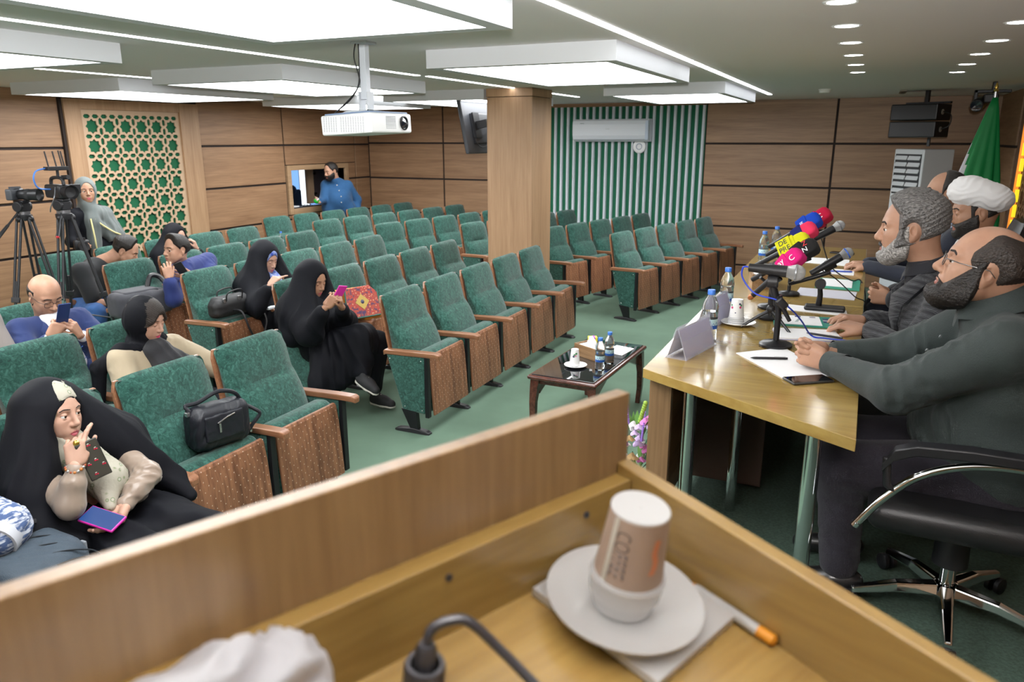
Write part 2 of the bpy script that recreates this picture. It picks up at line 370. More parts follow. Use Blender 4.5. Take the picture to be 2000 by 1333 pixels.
for k in range(5): b_.tube([(.2, 0, .1), (.2+.3*cos(k*1.257), .3*sin(k*1.257), .03)], [.03, .02], 8)
b_.build('star_base', BLACKM, oc)
nb = MB()
for i in range(5): nb.tube([(XL-.25+.03*i, 9.78+.04*i, .925), (XL-.28+.02*i, 9.84+.05*i, .96), (XL-.22, 9.95+.05*i, .928)], .006, 6)
tag(nb.build('cable_bundle', BLACK), 'black tangle of cables on the desk inside the hatch', 'cable')
tag(MB().box((XL-.4, 9.45, .92), (XL-.16, 9.72, .965)).build('paper_stack', PAPER, smooth=False, bev=.002), 'stack of white papers on the desk inside the hatch', 'paper')

# ------------------------------------------------------------------ lights on the ceiling
DIFF = emis('box_diffuser', (.97, .985, 1), L_BOX)
STRIP = emis('strip_light', (.96, .98, 1), L_STRIP)
SPOTE = emis('spot_light', (1, .985, .96), L_SPOT)
BOXW = mat('box_white', (.60, .62, .65), .6)
def light_box(x0, x1, y0, y1, label):
    t = thing('ceiling_light', label, 'ceiling light', ((x0+x1)/2, (y0+y1)/2, ZC)); a, b = (x1-x0)/2, (y1-y0)/2
    m = MB(); bz, w = -.105, .075
    m.box((-a, -b, bz), (-a+w, b, 0)).box((a-w, -b, bz), (a, b, 0)).box((-a+w, -b, bz), (a-w, -b+w, 0)).box((-a+w, b-w, bz), (a-w, b, 0))
    m.build('frame', BOXW, t, smooth=False)
    MB().box((-a+w, -b+w, bz+.004), (a-w, b-w, bz+.012)).build('diffuser', DIFF, t, smooth=False)
for x0, x1, y0, y1, lb in (
    (-2.48, -1.3, .9, 2.83, 'square white light box on the ceiling nearest the lectern, cut by the top edge'),
    (-2.48, -1.3, 4.16, 6.0, 'square white light box on the ceiling directly in front of the column'),
    (-2.48, -1.3, 7.56, 9.62, 'square white light box over the green and white slatted wall'),
    (-5.11, -3.83, 1.4, 3.15, 'white light box cut by the left edge, above the shorter strip light'),
    (-5.11, -3.83, 4.45, 6.4, 'white light box on the ceiling just behind the projector pole'),
    (-5.11, -3.83, 7.6, 9.6, 'white light box on the ceiling behind the wall screen and column'),
    (-7.4, -5.95, 4.83, 6.75, 'white light box on the ceiling above the green star lattice'),
    (-7.2, -5.7, 7.95, 9.65, 'white light box on the ceiling just above the projector body, far back'),
    (-7.4, -5.95, 1.2, 3.1, 'white light box outside the frame near the left wall'),
    (-5.11, -3.83, -1.9, .1, 'white light box outside the frame behind the camera, middle row'),
    (-2.48, -1.3, -2.3, -.5, 'white light box outside the frame behind the camera, right row')):
    light_box(x0, x1, y0, y1, lb)
def strip(x, y0, y1, label):
    tag(MB().box((x-.022, y0, ZC-.004), (x+.022, y1, ZC+.01)).build('strip_light', STRIP, smooth=False), label, 'strip light')
strip(-1.19, 1.2, 5.5, 'long white strip light beside the row of downlights, nearer half')
strip(-1.19, 5.54, 10.05, 'white strip light beside the row of downlights, farther half ending near the back wall')
strip(-3.51, 1.5, 5.75, 'long white strip light crossing behind the projector pole')
strip(-3.47, 5.84, 9.55, 'white strip light running behind the column top')
strip(-5.72, 3.95, 5.3, 'short white strip light at upper left above the lattice wall')
strip(-5.68, 7.2, 9.0, 'short white strip light just right of the projector mount')
n_ = ['first', 'second', 'third', 'fourth', 'fifth', 'sixth', 'seventh']
def spot(x, y, label):
    t = thing('downlight', label, 'downlight', (x, y, ZC))
    MB().lathe([(.052, -.001), (.064, -.004), (.07, 0), (.07, .01), (.052, .01)], 24, cap=False).build('rim', WHITE, t)
    MB().lathe([(.0005, -.002), (.052, -.002)], 24, cap=False).build('lens', SPOTE, t)
for i in range(6): spot(-.17, 3.42+.716*i, 'round recessed downlight, %s from the near end of the left row over the table' % n_[i])
for i in range(5): spot(.553, 4.34+.747*i, 'round recessed downlight, %s from the near end of the right row by the flag' % n_[i])
for i, (x, y) in enumerate(((-.17, 2.70), (-.17, 1.98), (.553, 3.59), (.553, 2.85))): spot(x, y, 'round recessed downlight added above the frame, %s one over the near table end' % n_[i])  # unseen downlights carrying on the rows, added to light the near table end
# ------------------------------------------------------------------ auditorium chairs
def fabric(name, a, b, c, sc=30):
    m = mat(name, a, .95, sheen=.25, bump=.25, bscale=260); nt = m.node_tree; bs = nt.nodes['Principled BSDF']
    tc = [n for n in nt.nodes if n.type == 'TEX_COORD'][0]
    n1 = nt.nodes.new('ShaderNodeTexNoise'); n1.inputs['Scale'].default_value = sc; n1.inputs['Detail'].default_value = 7; n1.inputs['Roughness'].default_value = .68; n1.inputs['Distortion'].default_value = 1.6
    nt.links.new(tc.outputs['Object'], n1.inputs['Vector'])
    rp = nt.nodes.new('ShaderNodeValToRGB'); rp.color_ramp.elements[0].position = .36; rp.color_ramp.elements[0].color = a
    rp.color_ramp.elements[1].position = .66; rp.color_ramp.elements[1].color = c; e = rp.color_ramp.elements.new(.5); e.color = b
    nt.links.new(n1.outputs['Fac'], rp.inputs[0]); nt.links.new(rp.outputs[0], bs.inputs['Base Color']); return m
FAB = fabric('green_velvet', (.0042, .034, .026, 1), (.013, .070, .053, 1), (.043, .135, .105, 1))
CW = wood('chair_wood', (.13, .052, .026, 1), (.36, .175, .095, 1), 'z', 2.2, .38, 16, contrast=.8)
CWH = wood('chair_wood_drilled', (.105, .040, .020, 1), (.36, .165, .085, 1), 'z', 2.0, .42, 16, contrast=.62, holes=(1, 2, .052, .025, .0028))
CWA = wood('arm_wood', (.19, .078, .038, 1), (.32, .15, .078, 1), 'x', 2.2, .3, 14, coat=.2)
# cross-section of the back cushion: front face x at height z (lumbar below, headrest pad above)
def cush_rings():
    zs = [.36, .42, .50, .58, .65, .70, .722, .735, .75, .80, .86, .91, .94, .957, .963]
    xf = [-.005, -.018, -.035, -.058, -.088, -.116, -.130, -.140, -.147, -.159, -.174, -.190, -.202, -.220, -.236]
    rs = []
    for z, x in zip(zs, xf):
        xb = -.135-(z-.36)*.185
        hw = .252-(.016 if z > .93 else 0)*((z-.93)/.033)**2
        r = []
        for i in range(13):
            t = i/12; yy = hw*(2*t-1); k = abs(2*t-1)
            sidef = .034*k**5+(-.012*(1-k**2) if z < .72 else -.002*(1-k*k))
            lum = (.011*max(0, 1-(k/.66)**4) if .722 < z < .745 else 0)
            r.append((x-sidef-lum+(.012 if k < .99 and z < .72 else 0), yy, z-.022*k**6*(z > .9)))
        r += [(xb+.012, hw, z-.02*(z > .9)), (xb, hw-.012, z-.018*(z > .9)), (xb, -hw+.012, z-.018*(z > .9)), (xb+.012, -hw, z-.02*(z > .9))]
        rs.append(r)
    return rs
def make_chair():
    t = thing('auditorium_chair', 'x', 'chair')
    MB().rings(cush_rings()).build('backrest', FAB, t, sharp=50)
    sh = MB()      # plywood shell behind the back, its edge shows as a thin brown line
    prof = [(-.137-(z-.34)*.185, z) for z in (.34, .5, .65, .8, .9, .945)]
    sh.rings([[(x, y, z), (x-.016, y, z), (x-.016, -y, z), (x, -y, z)] for (x, z), y in zip(prof, (.258, .262, .264, .264, .262, .245))])
    sh.build('back_shell', CWA, t, smooth=False, bev=.003)
    # folded seat: cushion standing on edge, drilled board on its underside
    seat = thing('seat', None, None); seat.parent = t
    m = MB(); m.M = Matrix.Translation((.066, 0, .355)) @ Matrix.Rotation(R(-4), 4, 'Y') @ Matrix.Rotation(R(90), 4, 'Y'); m.rings(rbox(.44, .485, .125, .045, 5))
    bpy.data.objects.remove(seat); st = m.build('seat', FAB, t)
    p = MB(); prf = [(.162, .128), (.150, .30), (.139, .45), (.128, .535), (.120, .553)]
    p.rings([[(x-.016, -w, z), (x, -w, z), (x, w, z), (x-.016, w, z)] for (x, z), w in zip(prf, (.247, .25, .25, .248, .244))])
    p.build('seat_panel', CWH, st, smooth=False, bev=.004)
    return t
def make_stand(t, y, side=None, side_dir=-1):
    """armrest, upholstered side board, steel frame and foot of one stand at local y"""
    a = MB(); prof = [(-.205, .575, .022), (-.19, .586, .026), (-.05, .590, .03), (.12, .596, .032), (.215, .596, .032), (.238, .590, .026), (.243, .580, .02)]
    a.rings([[(x, y-w, z), (x, y+w, z), (x, y+w*.9, z-.026-(.008 if 0 <= i <= 5 else 0)), (x, y-w*.9, z-.026-(.008 if 0 <= i <= 5 else 0))] for i, (x, z, w) in enumerate(prof)])
    a.build('armrest', CWA, t, smooth=False, bev=.006, seg=2)
    s = MB(); poly = [(-.178, .553), (.128, .560), (.118, .150), (-.062, .165)]
    s.rings([[(x, y+yy, z) for x, z in poly] for yy in (-.021, .021)])
    so = s.build('side_panel', FAB, t, smooth=False, bev=.008, seg=3)
    d = MB()
    for (x, z) in ((-.150, .525), (.10, .532), (-.042, .19), (.098, .175)):
        for q in (-.0215, .0215): d.ball((x, y+q, z), .0055, 8, 5)
    d.build('stud', mat('steel_stud', (.7, .7, .7), .2, .9), so)
    f = MB(); f.prism([(.119, y-.019), (.148, y-.019), (.148, y+.019), (.119, y+.019)], .125, .56)
    f.rings([[(-.075, y-.02, .17), (.045, y-.02, .17), (.045, y+.02, .17), (-.075, y+.02, .17)], [(-.005, y-.018, .02), (.058, y-.018, .02), (.058, y+.018, .02), (-.005, y+.018, .02)]])
    f.build('stand_frame', BLACKM, t, smooth=False, bev=.003)
    ft = MB(); ft.rings([[(x, y-w, 0), (x, y+w, 0), (x, y+w*.8, h), (x, y-w*.8, h)] for x, w, h in ((-.135, .022, .012), (-.11, .03, .022), (.02, .03, .034), (.12, .03, .022), (.148, .022, .012))])
    ft.build('foot', BLACK, t, smooth=False, bev=.004)
proto = make_chair(); make_stand(proto, -.2925)
proto_end = make_chair(); make_stand(proto_end, -.2925); make_stand(proto_end, .2925)
# seat lowered, for people
def lower_seat(t):
    for o in list(t.children):
        if o.name.split('.')[0] == 'seat':
            c = o.children[0]; me = bpy.data.meshes.get('seat_low')
            o.matrix_local = Matrix.Translation((.10, 0, .350)) @ Matrix.Rotation(R(88), 4, 'Y') @ Matrix.Translation((-.066, 0, -.355))
used = {}
def chair(x, y, rz, label, end=False, low=False, group=None):
    p = proto_end if end else proto
    if not used.get(end): used[end] = 1; t = p
    else: t = copy_tree(p)
    t.location = (x, y, 0); t.rotation_euler.z = rz; t['label'] = label
    if group: t['group'] = group
    return t
lowered = []
ord_ = ['first', 'second', 'third', 'fourth', 'fifth', 'sixth']
P_ = .582
BX = [-2.735, -3.735, -4.70, -5.665, -6.625]     # x of the straight rows, front to back
chairs = {}
rown = ['front row', 'second row', 'third row', 'fourth row', 'fifth row']
# near block, at the lower left of the photograph
A = {0: [(1.28, 'green chair in the front row, cut by the left edge, under the denim-sleeved sitter', 1), (1.862, 'green front-row chair in which the woman in black with two phones sits', 1),
         (2.444, 'green front-row chair with folded seat holding the black nylon bag', 0), (3.026, 'empty green chair at the end of the nearest front-row group, big armrest on the aisle', 0)],
     1: [(1.902, 'green second-row chair cut by the left edge, behind the woman with two phones', 0), (2.484, 'empty green chair left of the woman in the beige coat, back facing us large', 0), (3.066, 'green chair in which the woman in the beige coat sits', 1)],
     2: [(2.53, 'green chair at the left edge, left of the man in the navy suit', 1), (3.11, 'green chair in which the bald man in the navy suit sits', 1)]}
for r, lst in A.items():
    for i, (y, lb, low) in enumerate(lst):
        c = chair(BX[r], y, 0, lb, end=(i == len(lst)-1), group='auditorium chairs, nearest block'); chairs[('A', r, i)] = c
        if low: lowered.append(c)
spec = {(0, 0): 'empty green chair nearest the aisle in the front row before the coffee table', (1, 0): 'green chair of the woman in black chador with crossed legs', (1, 1): 'green chair holding the orange embroidered cushion bag',
        (2, 0): 'green chair at the aisle with a black handbag and hanging strap', (2, 1): 'green chair of the woman with the blue patterned scarf', (3, 0): 'green chair with the grey camera backpack on its seat', (3, 1): 'green chair of the man in the dark blue jacket',
        (4, 0): 'green chair of the leaning man in the black T-shirt', (4, 2): 'green chair of the half hidden woman raising her hand'}
lowB = {(1, 0), (2, 1), (3, 1), (4, 0), (4, 2)}
y0B = [4.55, 4.60, 4.62, 4.66, 4.72]
for r in range(5):
    for i in range(5):
        lb = spec.get((r, i), 'empty green chair, %s from the aisle in the %s of the middle block' % (ord_[i], rown[r]))
        c = chair(BX[r], y0B[r]+P_*i, 0, lb, end=(i == 4), group='auditorium chairs, middle block'); chairs[('B', r, i)] = c
        if (r, i) in lowB: lowered.append(c)
# far block, turned a little towards the stage: (x, y of first back top, slope, number)
far = [(-2.52, 8.50, .26, 5, 'front row'), (-3.44, 8.66, .26, 5, 'second row'), (-4.57, 8.72, .24, 5, 'third row'), (-5.54, 8.24, .20, 5, 'fourth row'), (-6.52, 8.24, .17, 6, 'fifth row'), (-7.40, 8.26, .12, 6, 'last row')]
for r, (bx, by, s, n, rn) in enumerate(far):
    a = math.atan(s); pitch = .53 if r < 3 else .545
    for i in range(n):
        x = bx+pitch*i*sin(a)+.238*cos(a); y = by+pitch*i*cos(a)-.238*sin(a)
        c = chair(x, y, -a, 'empty green chair, %s from the aisle in the %s of the far block' % (ord_[i], rn), end=(i == n-1), group='auditorium chairs, far block'); chairs[('C', r, i)] = c
        c.scale = (1, pitch/P_*.998, 1)
for c in lowered: lower_seat(c)
# ------------------------------------------------------------------ lectern
LO = V((-.2166, .7427, 1.588)); LU = V((-.4093, -.9124, 0)); LV = V((.8999, -.4037, -.165)).normalized(); LW = LU.cross(LV); LW = LW if LW.z > 0 else -LW
LVH = V((LV.x, LV.y, 0)).normalized()
def LP(u, v, w=0): return LO+LU*u+LV*v+LW*w
LMAT = Matrix(((LU.x, LV.x, LW.x, LO.x), (LU.y, LV.y, LW.y, LO.y), (LU.z, LV.z, LW.z, LO.z), (0, 0, 0, 1)))
lect = thing('lectern', 'yellow-brown wooden lectern in the foreground with raised front board and side board', 'lectern', (LO.x, LO.y, DZ), atan2(-LU.y, -LU.x) if False else 0)
LWD = dict(rough=.28, contrast=.95)
lda, lla = (.105, .057, .014, 1), (.255, .168, .050, 1)
inv = Matrix.Translation(-V((LO.x, LO.y, DZ)))
def lobj(o, M):     # place a mesh built in lectern axes
    o.matrix_parent_inverse = Matrix(); o.matrix_local = inv @ M; return o
LVERT = Matrix(((LU.x, LVH.x, 0, LO.x), (LU.y, LVH.y, 0, LO.y), (0, 0, 1, LO.z), (0, 0, 0, 1)))
WD, DP = .80, .50
lobj(MB().box((-.018, -.018, -1.168), (WD+.018, 0, .1466)).build('front_board', wood('lectern_wood_up', (.085, .046, .018, 1), (.205, .128, .058, 1), 'z', 1.6, .3, 16, contrast=.8), lect, smooth=False, bev=.0015), LVERT)
LWX = wood('lectern_wood_along', lda, lla, 'x', 1.6, .24, 14, contrast=.95); LWY = wood('lectern_wood_deep', lda, lla, 'y', 1.6, .3, 14, contrast=.95)
lobj(MB().box((.0005, .0005, -.05), (WD, .0225, .0585)).build('front_rail', LWX, lect, smooth=False, bev=.001), LVERT)
lobj(MB().box((.0005, .02, -.030), (WD, DP, -.012)).build('desk_surface', LWX, lect, smooth=False), LMAT)
def sideboard(u0):
    m = MB(); th = math.atan2(-LV.z, LV.dot(LVH)); e = DP*cos(th); d = DP*sin(th)
    pts = [(.0005, -1.168), (e, -1.168), (e, .0705-d), (.0005, .0705)]
    m.rings([[(u0+uu, y, z) for y, z in pts] for uu in (0, .018)])
    lobj(m.build('side_board', LWY, lect, smooth=False, bev=.0015), LVERT)
sideboard(-.018); sideboard(WD)
for u in (.071, .245): lobj(MB().lathe([(.0035, 0), (.0035, .002)], 12).build('screw_hole', BLACK, lect), LVERT @ axis_M((u, .0222, .041), (0, 1, 0)))
# things on the lectern
def on_lect(o, u, v, w=.0005, rot=0):
    o.matrix_world = LMAT @ Matrix.Translation((u, v, w-.012)) @ Matrix.Rotation(rot, 4, 'Z'); return o
def lthing(name, label, cat, u, v, w=.0005, rot=0): return on_lect(thing(name, label, cat), u, v, w, rot)
tag(on_lect(MB().box((-.067, -.074, 0), (.067, .074, .009)).build('notepad', PAPER, smooth=False, bev=.001), .078, .098, .001, R(4)), 'white notepad under the plate on the lectern', 'notepad')
pl = lthing('saucer', 'round white plate carrying two stacked paper cups on the lectern', 'plate', .097, .0975, .0105); pl.scale = (.97, .97, 1.05)
MB().lathe([(.042, 0), (.046, 0), (.066, .008), (.076, .0125), (.0765, .0145), (.066, .0105), (.044, .0045), (.0005, .0038)], 48, cap=True).build('dish', CERAM, pl)
c1 = lthing('paper_cup', 'white paper cup standing on the plate on the lectern, lower of two', 'cup', .097, .096, .0155); c1.scale = (1, 1, .92)
MB().lathe([(.0265, 0), (.0285, .001), (.0325, .016), (.0335, .018), (.0352, .037), (.0362, .038), (.0362, .040), (.0345, .040), (.030, .006)], 36).build('cup_wall', CERAM, c1)
c2 = lthing('coffee_cup', 'brown printed paper cup turned upside down on the white cup on the lectern', 'cup', .097, .096, .0503); c2.scale = (1, 1, .93)
KR = mat('kraft_brown', (.33, .245, .19), .55)
MB().lathe([(.0325, 0), (.0338, .001), (.0338, .003), (.0322, .004)], 40, cap=False).build('rim', CERAM, c2)
MB().lathe([(.0320, .003), (.0268, .0755)], 40, cap=False).build('cup_wall', KR, c2)
MB().lathe([(.0268, .0755), (.0270, .0770), (.0262, .0778), (.0005, .0772)], 40, cap=False).build('cup_base', CERAM, c2)
def on_cone(name, pts_fn, m, parent):   # a patch on the cup wall: pts_fn gives (angle, height) outline rows
    vs, fs = [], []; rows = pts_fn; n = len(rows[0])
    for r in rows:
        for a, z in r: rad = .0320+(.0268-.0320)*(z-.003)/.0725+.0003; vs.append((rad*cos(a), rad*sin(a), z))
    for i in range(len(rows)-1):
        for j in range(n-1): fs.append((i*n+j, i*n+j+1, (i+1)*n+j+1, (i+1)*n+j))
    return mesh_obj(name, vs, fs, m, parent)
view = atan2((V((0, 0, 2))-LP(.097, .096, .1)).dot(LV), (V((0, 0, 2))-LP(.097, .096, .1)).dot(LU))
on_cone('white_band', [[(view-.78+.16*i/4, z) for i in range(5)] for z in (.004, .03, .06, .075)], mat('label_cream', (.72, .70, .62), .5), c2)
# the word printed down the cup, bent onto the wall
tx = text_obj('lettering', 'COFFEE', .0185, mat('print_brown', (.05, .035, .03), .6), c2, None, .0, 'CENTER')
for v in tx.data.vertices:
    z = .039-v.co.x*.80; a = view-.36+v.co.y/.0295*1.15; rad = .0320+(.0268-.0320)*(z-.003)/.0725+.0005
    v.co = (rad*cos(a), rad*sin(a), z)
tx2 = on_cone('print_blot', [[(view+.60+.05*i+.12*abs(sin(j*2.2)), .022+.0075*j) for i in range(5)] for j in range(6)], mat('print_orange', (.55, .2, .09), .6), c2)
pn = lthing('ballpoint_pen', 'white and orange pen lying along the side board of the lectern', 'pen', .0085, .158, .006)
pn.matrix_world = LMAT @ axis_M((.0095, .118, -.0055), (-.04, 1, 0))
MB().lathe([(.0045, .0), (.0055, .004), (.0055, .072)], 14).build('barrel', WHITE, pn)
OR = mat('pen_orange', (.75, .3, .02), .4)
MB().lathe([(.0057, .072), (.0057, .088), (.003, .0905)], 14).build('cap', OR, pn); MB().lathe([(.001, -.012), (.0045, 0)], 14).build('tip', OR, pn)
mic = lthing('gooseneck_microphone', 'blurred black microphone socket with bent cable standing on the lectern', 'microphone', .303, .066, 0)
MB().lathe([(.017, 0), (.017, .03), (.0155, .034), (.012, .034), (.0125, .020), (.0005, .019)], 24).build('socket', BLACK, mic)
ca = [(0, 0, .02), (0, 0, .05), (-.004, .0, .066), (-.016, .006, .073), (-.03, .014, .070), (-.050, .032, .045), (-.072, .075, .014), (-.078, .15, .006), (-.07, .25, .005)]
MB().tube(smoothpath(ca), .0042, 10).build('cable', BLACK, mic); MB().lathe([(.009, .030), (.0085, .048), (.006, .054)], 16).build('plug', BLACK, mic)
tg = lthing('tablet_stand', 'thin dark wire frame standing at the front rail of the lectern', 'frame', .386, .03, 0)
MB().tube(smoothpath([(.10, .0, .055), (.012, 0, .062), (0, .003, .060), (-.006, .02, .045), (-.012, .17, .004)]), .003, 8).build('wire', mat('brown_wire', (.09, .06, .045), .5), tg)

# ------------------------------------------------------------------ the long table
TZ = 1.17
tb = thing('conference_table', 'long wooden table with chrome legs and slanted near end on the stage', 'table', (-.32, 3.6, DZ))
TW = wood('table_wood', (.24, .14, .034, 1), (.45, .315, .095, 1), 'x', .9, .16, 11, coat=.55, contrast=.85)
def tl(m): m.M = Matrix.Translation((.32, -3.6, -DZ)); return m
for (poly) in ([(-.69, 2.668), (.048, 2.235), (.046, 4.16), (-.69, 4.16)], [(-.69, 4.162), (.046, 4.162), (.046, 6.45), (-.69, 6.45)]):
    tl(MB()).prism(poly, TZ-.038, TZ).build('tabletop', TW, tb, smooth=False, bev=.002)
tl(MB()).box((-.655, 2.80, .5), (-.637, 6.38, TZ-.04)).build('front_panel', wood('panel_wood', (.2, .11, .05, 1), (.36, .22, .11, 1), 'y', .9, .45), tb, smooth=False, bev=.002)
tl(MB()).box((-.672, 2.71, .43), (-.588, 2.74, TZ-.04)).build('end_post', wood('post_wood', (.17, .095, .042, 1), (.3, .18, .09, 1), 'z', .9, .45), tb, smooth=False, bev=.002)
tl(MB()).box((-.634, 3.35, .46), (-.3, 3.37, TZ-.04)).build('side_panel', mat('panel_dark', (.06, .035, .025), .6), tb, smooth=False, bev=.002)
for (x, y) in ((-.07, 2.46), (-.53, 2.78), (-.40, 3.15), (-.36, 3.45), (-.06, 4.05), (-.06, 4.3), (-.58, 4.3), (-.06, 6.3), (-.58, 6.3)):
    tl(MB()).tube([(x, y, DZ), (x, y, TZ-.04)], .027 if (x, y) != (-.40, 3.15) else .022, 20).build('leg', CHROME, tb)

def on_table(name, label, cat, x, y, z=TZ, rz=0, group=None): return thing(name, label, cat, (x, y, z), rz, group)
# drinking water
WATER = GLASS; CAPB = mat('bottle_cap_blue', (.05, .18, .62), .4); LABB = mat('bottle_label', (.02, .1, .42), .4); LABW = mat('bottle_label_light', (.5, .72, .78), .4); LABP = mat('label_pink', (.7, .3, .45), .4)
PET = mat('bottle_clear', (.93, .97, 1), .05, trans=.93, ior=1.15, spec=.6)
def bottle(x, y, z, label, h=.205, s=1.0):
    t = thing('water_bottle', label, 'bottle', (x, y, z)); t.scale = (s, s, s)
    prof = [(.024, 0), (.0305, .004), (.0315, .012), (.0300, .020), (.0315, .028), (.0300, .036), (.0312, .044), (.0306, .050), (.0306, .092), (.0312, .098), (.0290, .106), (.0318, .118), (.0320, .136), (.0290, .152), (.021, .170), (.0135, .182), (.0128, .190)]
    MB().lathe(prof, 28).build('bottle_body', PET, t)
    MB().lathe([(.0150, .187), (.0152, .189), (.0152, .204), (.014, .206)], 24).build('cap', CAPB, t)
    lb = MB(); lb.cur = 0; lb.lathe([(.0310, .051), (.0310, .066)], 28, cap=False); lb.cur = 1; lb.lathe([(.0310, .066), (.0310, .091)], 28, cap=False); lb.build('label', [LABB, LABW], t)
    mt = MB()   # mountain skyline printed on the band
    for k in range(14):
        a = k*2*pi/14; hh = .010+.006*((k*7) % 3)
        q = [(a-.26, .0655), (a, .0655+hh), (a+.26, .0655)]
        mt.add([(.0313*cos(b), .0313*sin(b), zz) for b, zz in q], [(0, 2, 1)])
    mt.build('label_print', LABB, t)
    MB().lathe([(.0005, .006), (.0285, .006), (.0285, .120), (.0005, .1202)], 20).build('water', mat('bottle_water', (.90, .95, .97), .02, trans=1, ior=1.2), t)
    return t
bottle(-.545, 3.18, TZ, 'clear water bottle with blue cap nearest us on the table', s=1.06)
bottle(-.575, 3.78, TZ, 'clear water bottle with blue cap behind the folded name card on the table', s=1.06)
bottle(-.60, 5.42, TZ, 'clear water bottle at the far end of the table by the tissue box', s=1.06)
bottle(-.555, 5.75, TZ, 'clear water bottle farthest away on the table, partly behind another', s=1.06)
# name cards in clear holders
ACR = mat('acrylic', (.85, .86, 1), .05, spec=.8, alpha=.28)
def card(x, y, rz, label):
    t = on_table('name_plate', label, 'name plate', x, y, TZ, rz); a, h, L = .045, .125, .30
    for s in (-1, 1):
        m = MB(); m.add([(s*a, -L/2, 0), (s*a, L/2, 0), (s*.004, L/2, h), (s*.004, -L/2, h), (s*(a-.003), -L/2, 0), (s*(a-.003), L/2, 0), (s*.002, L/2, h-.002), (s*.002, -L/2, h-.002)], [(0, 1, 2, 3), (7, 6, 5, 4), (0, 3, 7, 4), (1, 5, 6, 2), (0, 4, 5, 1), (3, 2, 6, 7)])
        m.build('clear_side', ACR, t, smooth=False)
    m = MB(); m.add([(-a+.006, -L/2+.01, .006), (-a+.006, L/2-.01, .006), (-.006, L/2-.01, h-.012), (-.006, -L/2+.01, h-.012)], [(0, 1, 2, 3)]); m.build('paper_card', PAPER, t, smooth=False)
    m = MB(); m.add([(a-.006, -L/2+.01, .006), (a-.006, L/2-.01, .006), (.006, L/2-.01, h-.012), (.006, -L/2+.01, h-.012)], [(0, 1, 2, 3)]); m.build('paper_card', mat('card_lilac', (.5, .5, .72), .6), t, smooth=False)
    MB().box((-a, -L/2, 0), (a, L/2, .002)).build('clear_base', ACR, t, smooth=False)
card(-.575, 2.98, R(-12), 'clear triangular name card holder nearest us on the table edge')
card(-.585, 3.55, R(-8), 'clear triangular name card holder behind the nearest water bottle')
# plate with paper cups
p1 = on_table('saucer', 'white plate with stacked paper cups beside the water bottle on the table', 'plate', -.475, 3.52)
MB().lathe([(.042, 0), (.066, .007), (.078, .013), (.078, .015), (.044, .005), (.0005, .004)], 40).build('dish', CERAM, p1)
pcs = MB()
for k in range(4): pcs.lathe([(.0345, .005+.008*k), (.036, .006+.008*k), (.036, .009+.008*k), (.034, .010+.008*k)], 28)
cp = on_table('paper_cup', 'stack of upturned white paper cups with small flower print on the plate on the table', 'cup', -.485, 3.52)
pcs.lathe([(.034, .036), (.026, .115), (.0255, .117), (.0005, .116)], 28).build('cup_wall', CERAM, cp)
fp = MB()
for k, (a, z, r) in enumerate(((-.9, .085, .006), (-.75, .094, .005), (-1.0, .100, .005), (-2.2, .082, .006), (-2.35, .093, .005), (-1.6, .06, .003))):
    fp.cur = k % 3; rad = .0338-(z-.036)*.1+.0004; fp.M = axis_M((rad*cos(a), rad*sin(a), z), (cos(a), sin(a), .1)); fp.lathe([(r, 0), (r*.6, .0004)], 8)
fp.M = Matrix(); fp.build('flower_print', [mat('print_red', (.5, .05, .15), .5), mat('print_green', (.05, .22, .08), .5), mat('print_dark', (.05, .05, .12), .5)], cp)
# tissue box
def tissue_box(x, y, z, rz, label, L=.24, Wd=.125, H=.085):
    t = thing('tissue_box', label, 'tissue box', (x, y, z), rz); w = wood('tissue_wood', (.2, .11, .05, 1), (.38, .23, .12, 1), 'y', 2, .4)
    m = MB()
    for a, b in (((-Wd/2, -L/2, 0), (-Wd/2+.008, L/2, H)), ((Wd/2-.008, -L/2, 0), (Wd/2, L/2, H)), ((-Wd/2+.008, -L/2, 0), (Wd/2-.008, -L/2+.008, H)), ((-Wd/2+.008, L/2-.008, 0), (Wd/2-.008, L/2, H)), ((-Wd/2+.008, -L/2+.008, .0), (Wd/2-.008, L/2-.008, .008))): m.box(a, b)
    m.build('box', w, t, smooth=False, bev=.0015)
    MB().box((-Wd/2+.012, -L/2+.012, H-.03), (Wd/2-.012, L/2-.012, H-.012)).build('tissue_pack', PAPER, t, smooth=False)
    ts = MB(); rs = []
    for i in range(7):
        k = i/6; rs.append([((.035-.02*k)*cos(q)*(1+.3*sin(3*q+i)), (.05-.034*k)*sin(q)*(1+.25*sin(2*q+1.4*i))+.012*k, H-.02+.075*k+.008*sin(3*q+i)) for q in [2*pi*u/18 for u in range(18)]])
    ts.rings(rs).build('tissue', PAPER, t, sharp=0); return t
tissue_box(-.50, 4.55, TZ, R(12), 'wooden tissue box with a white tissue on the long table')
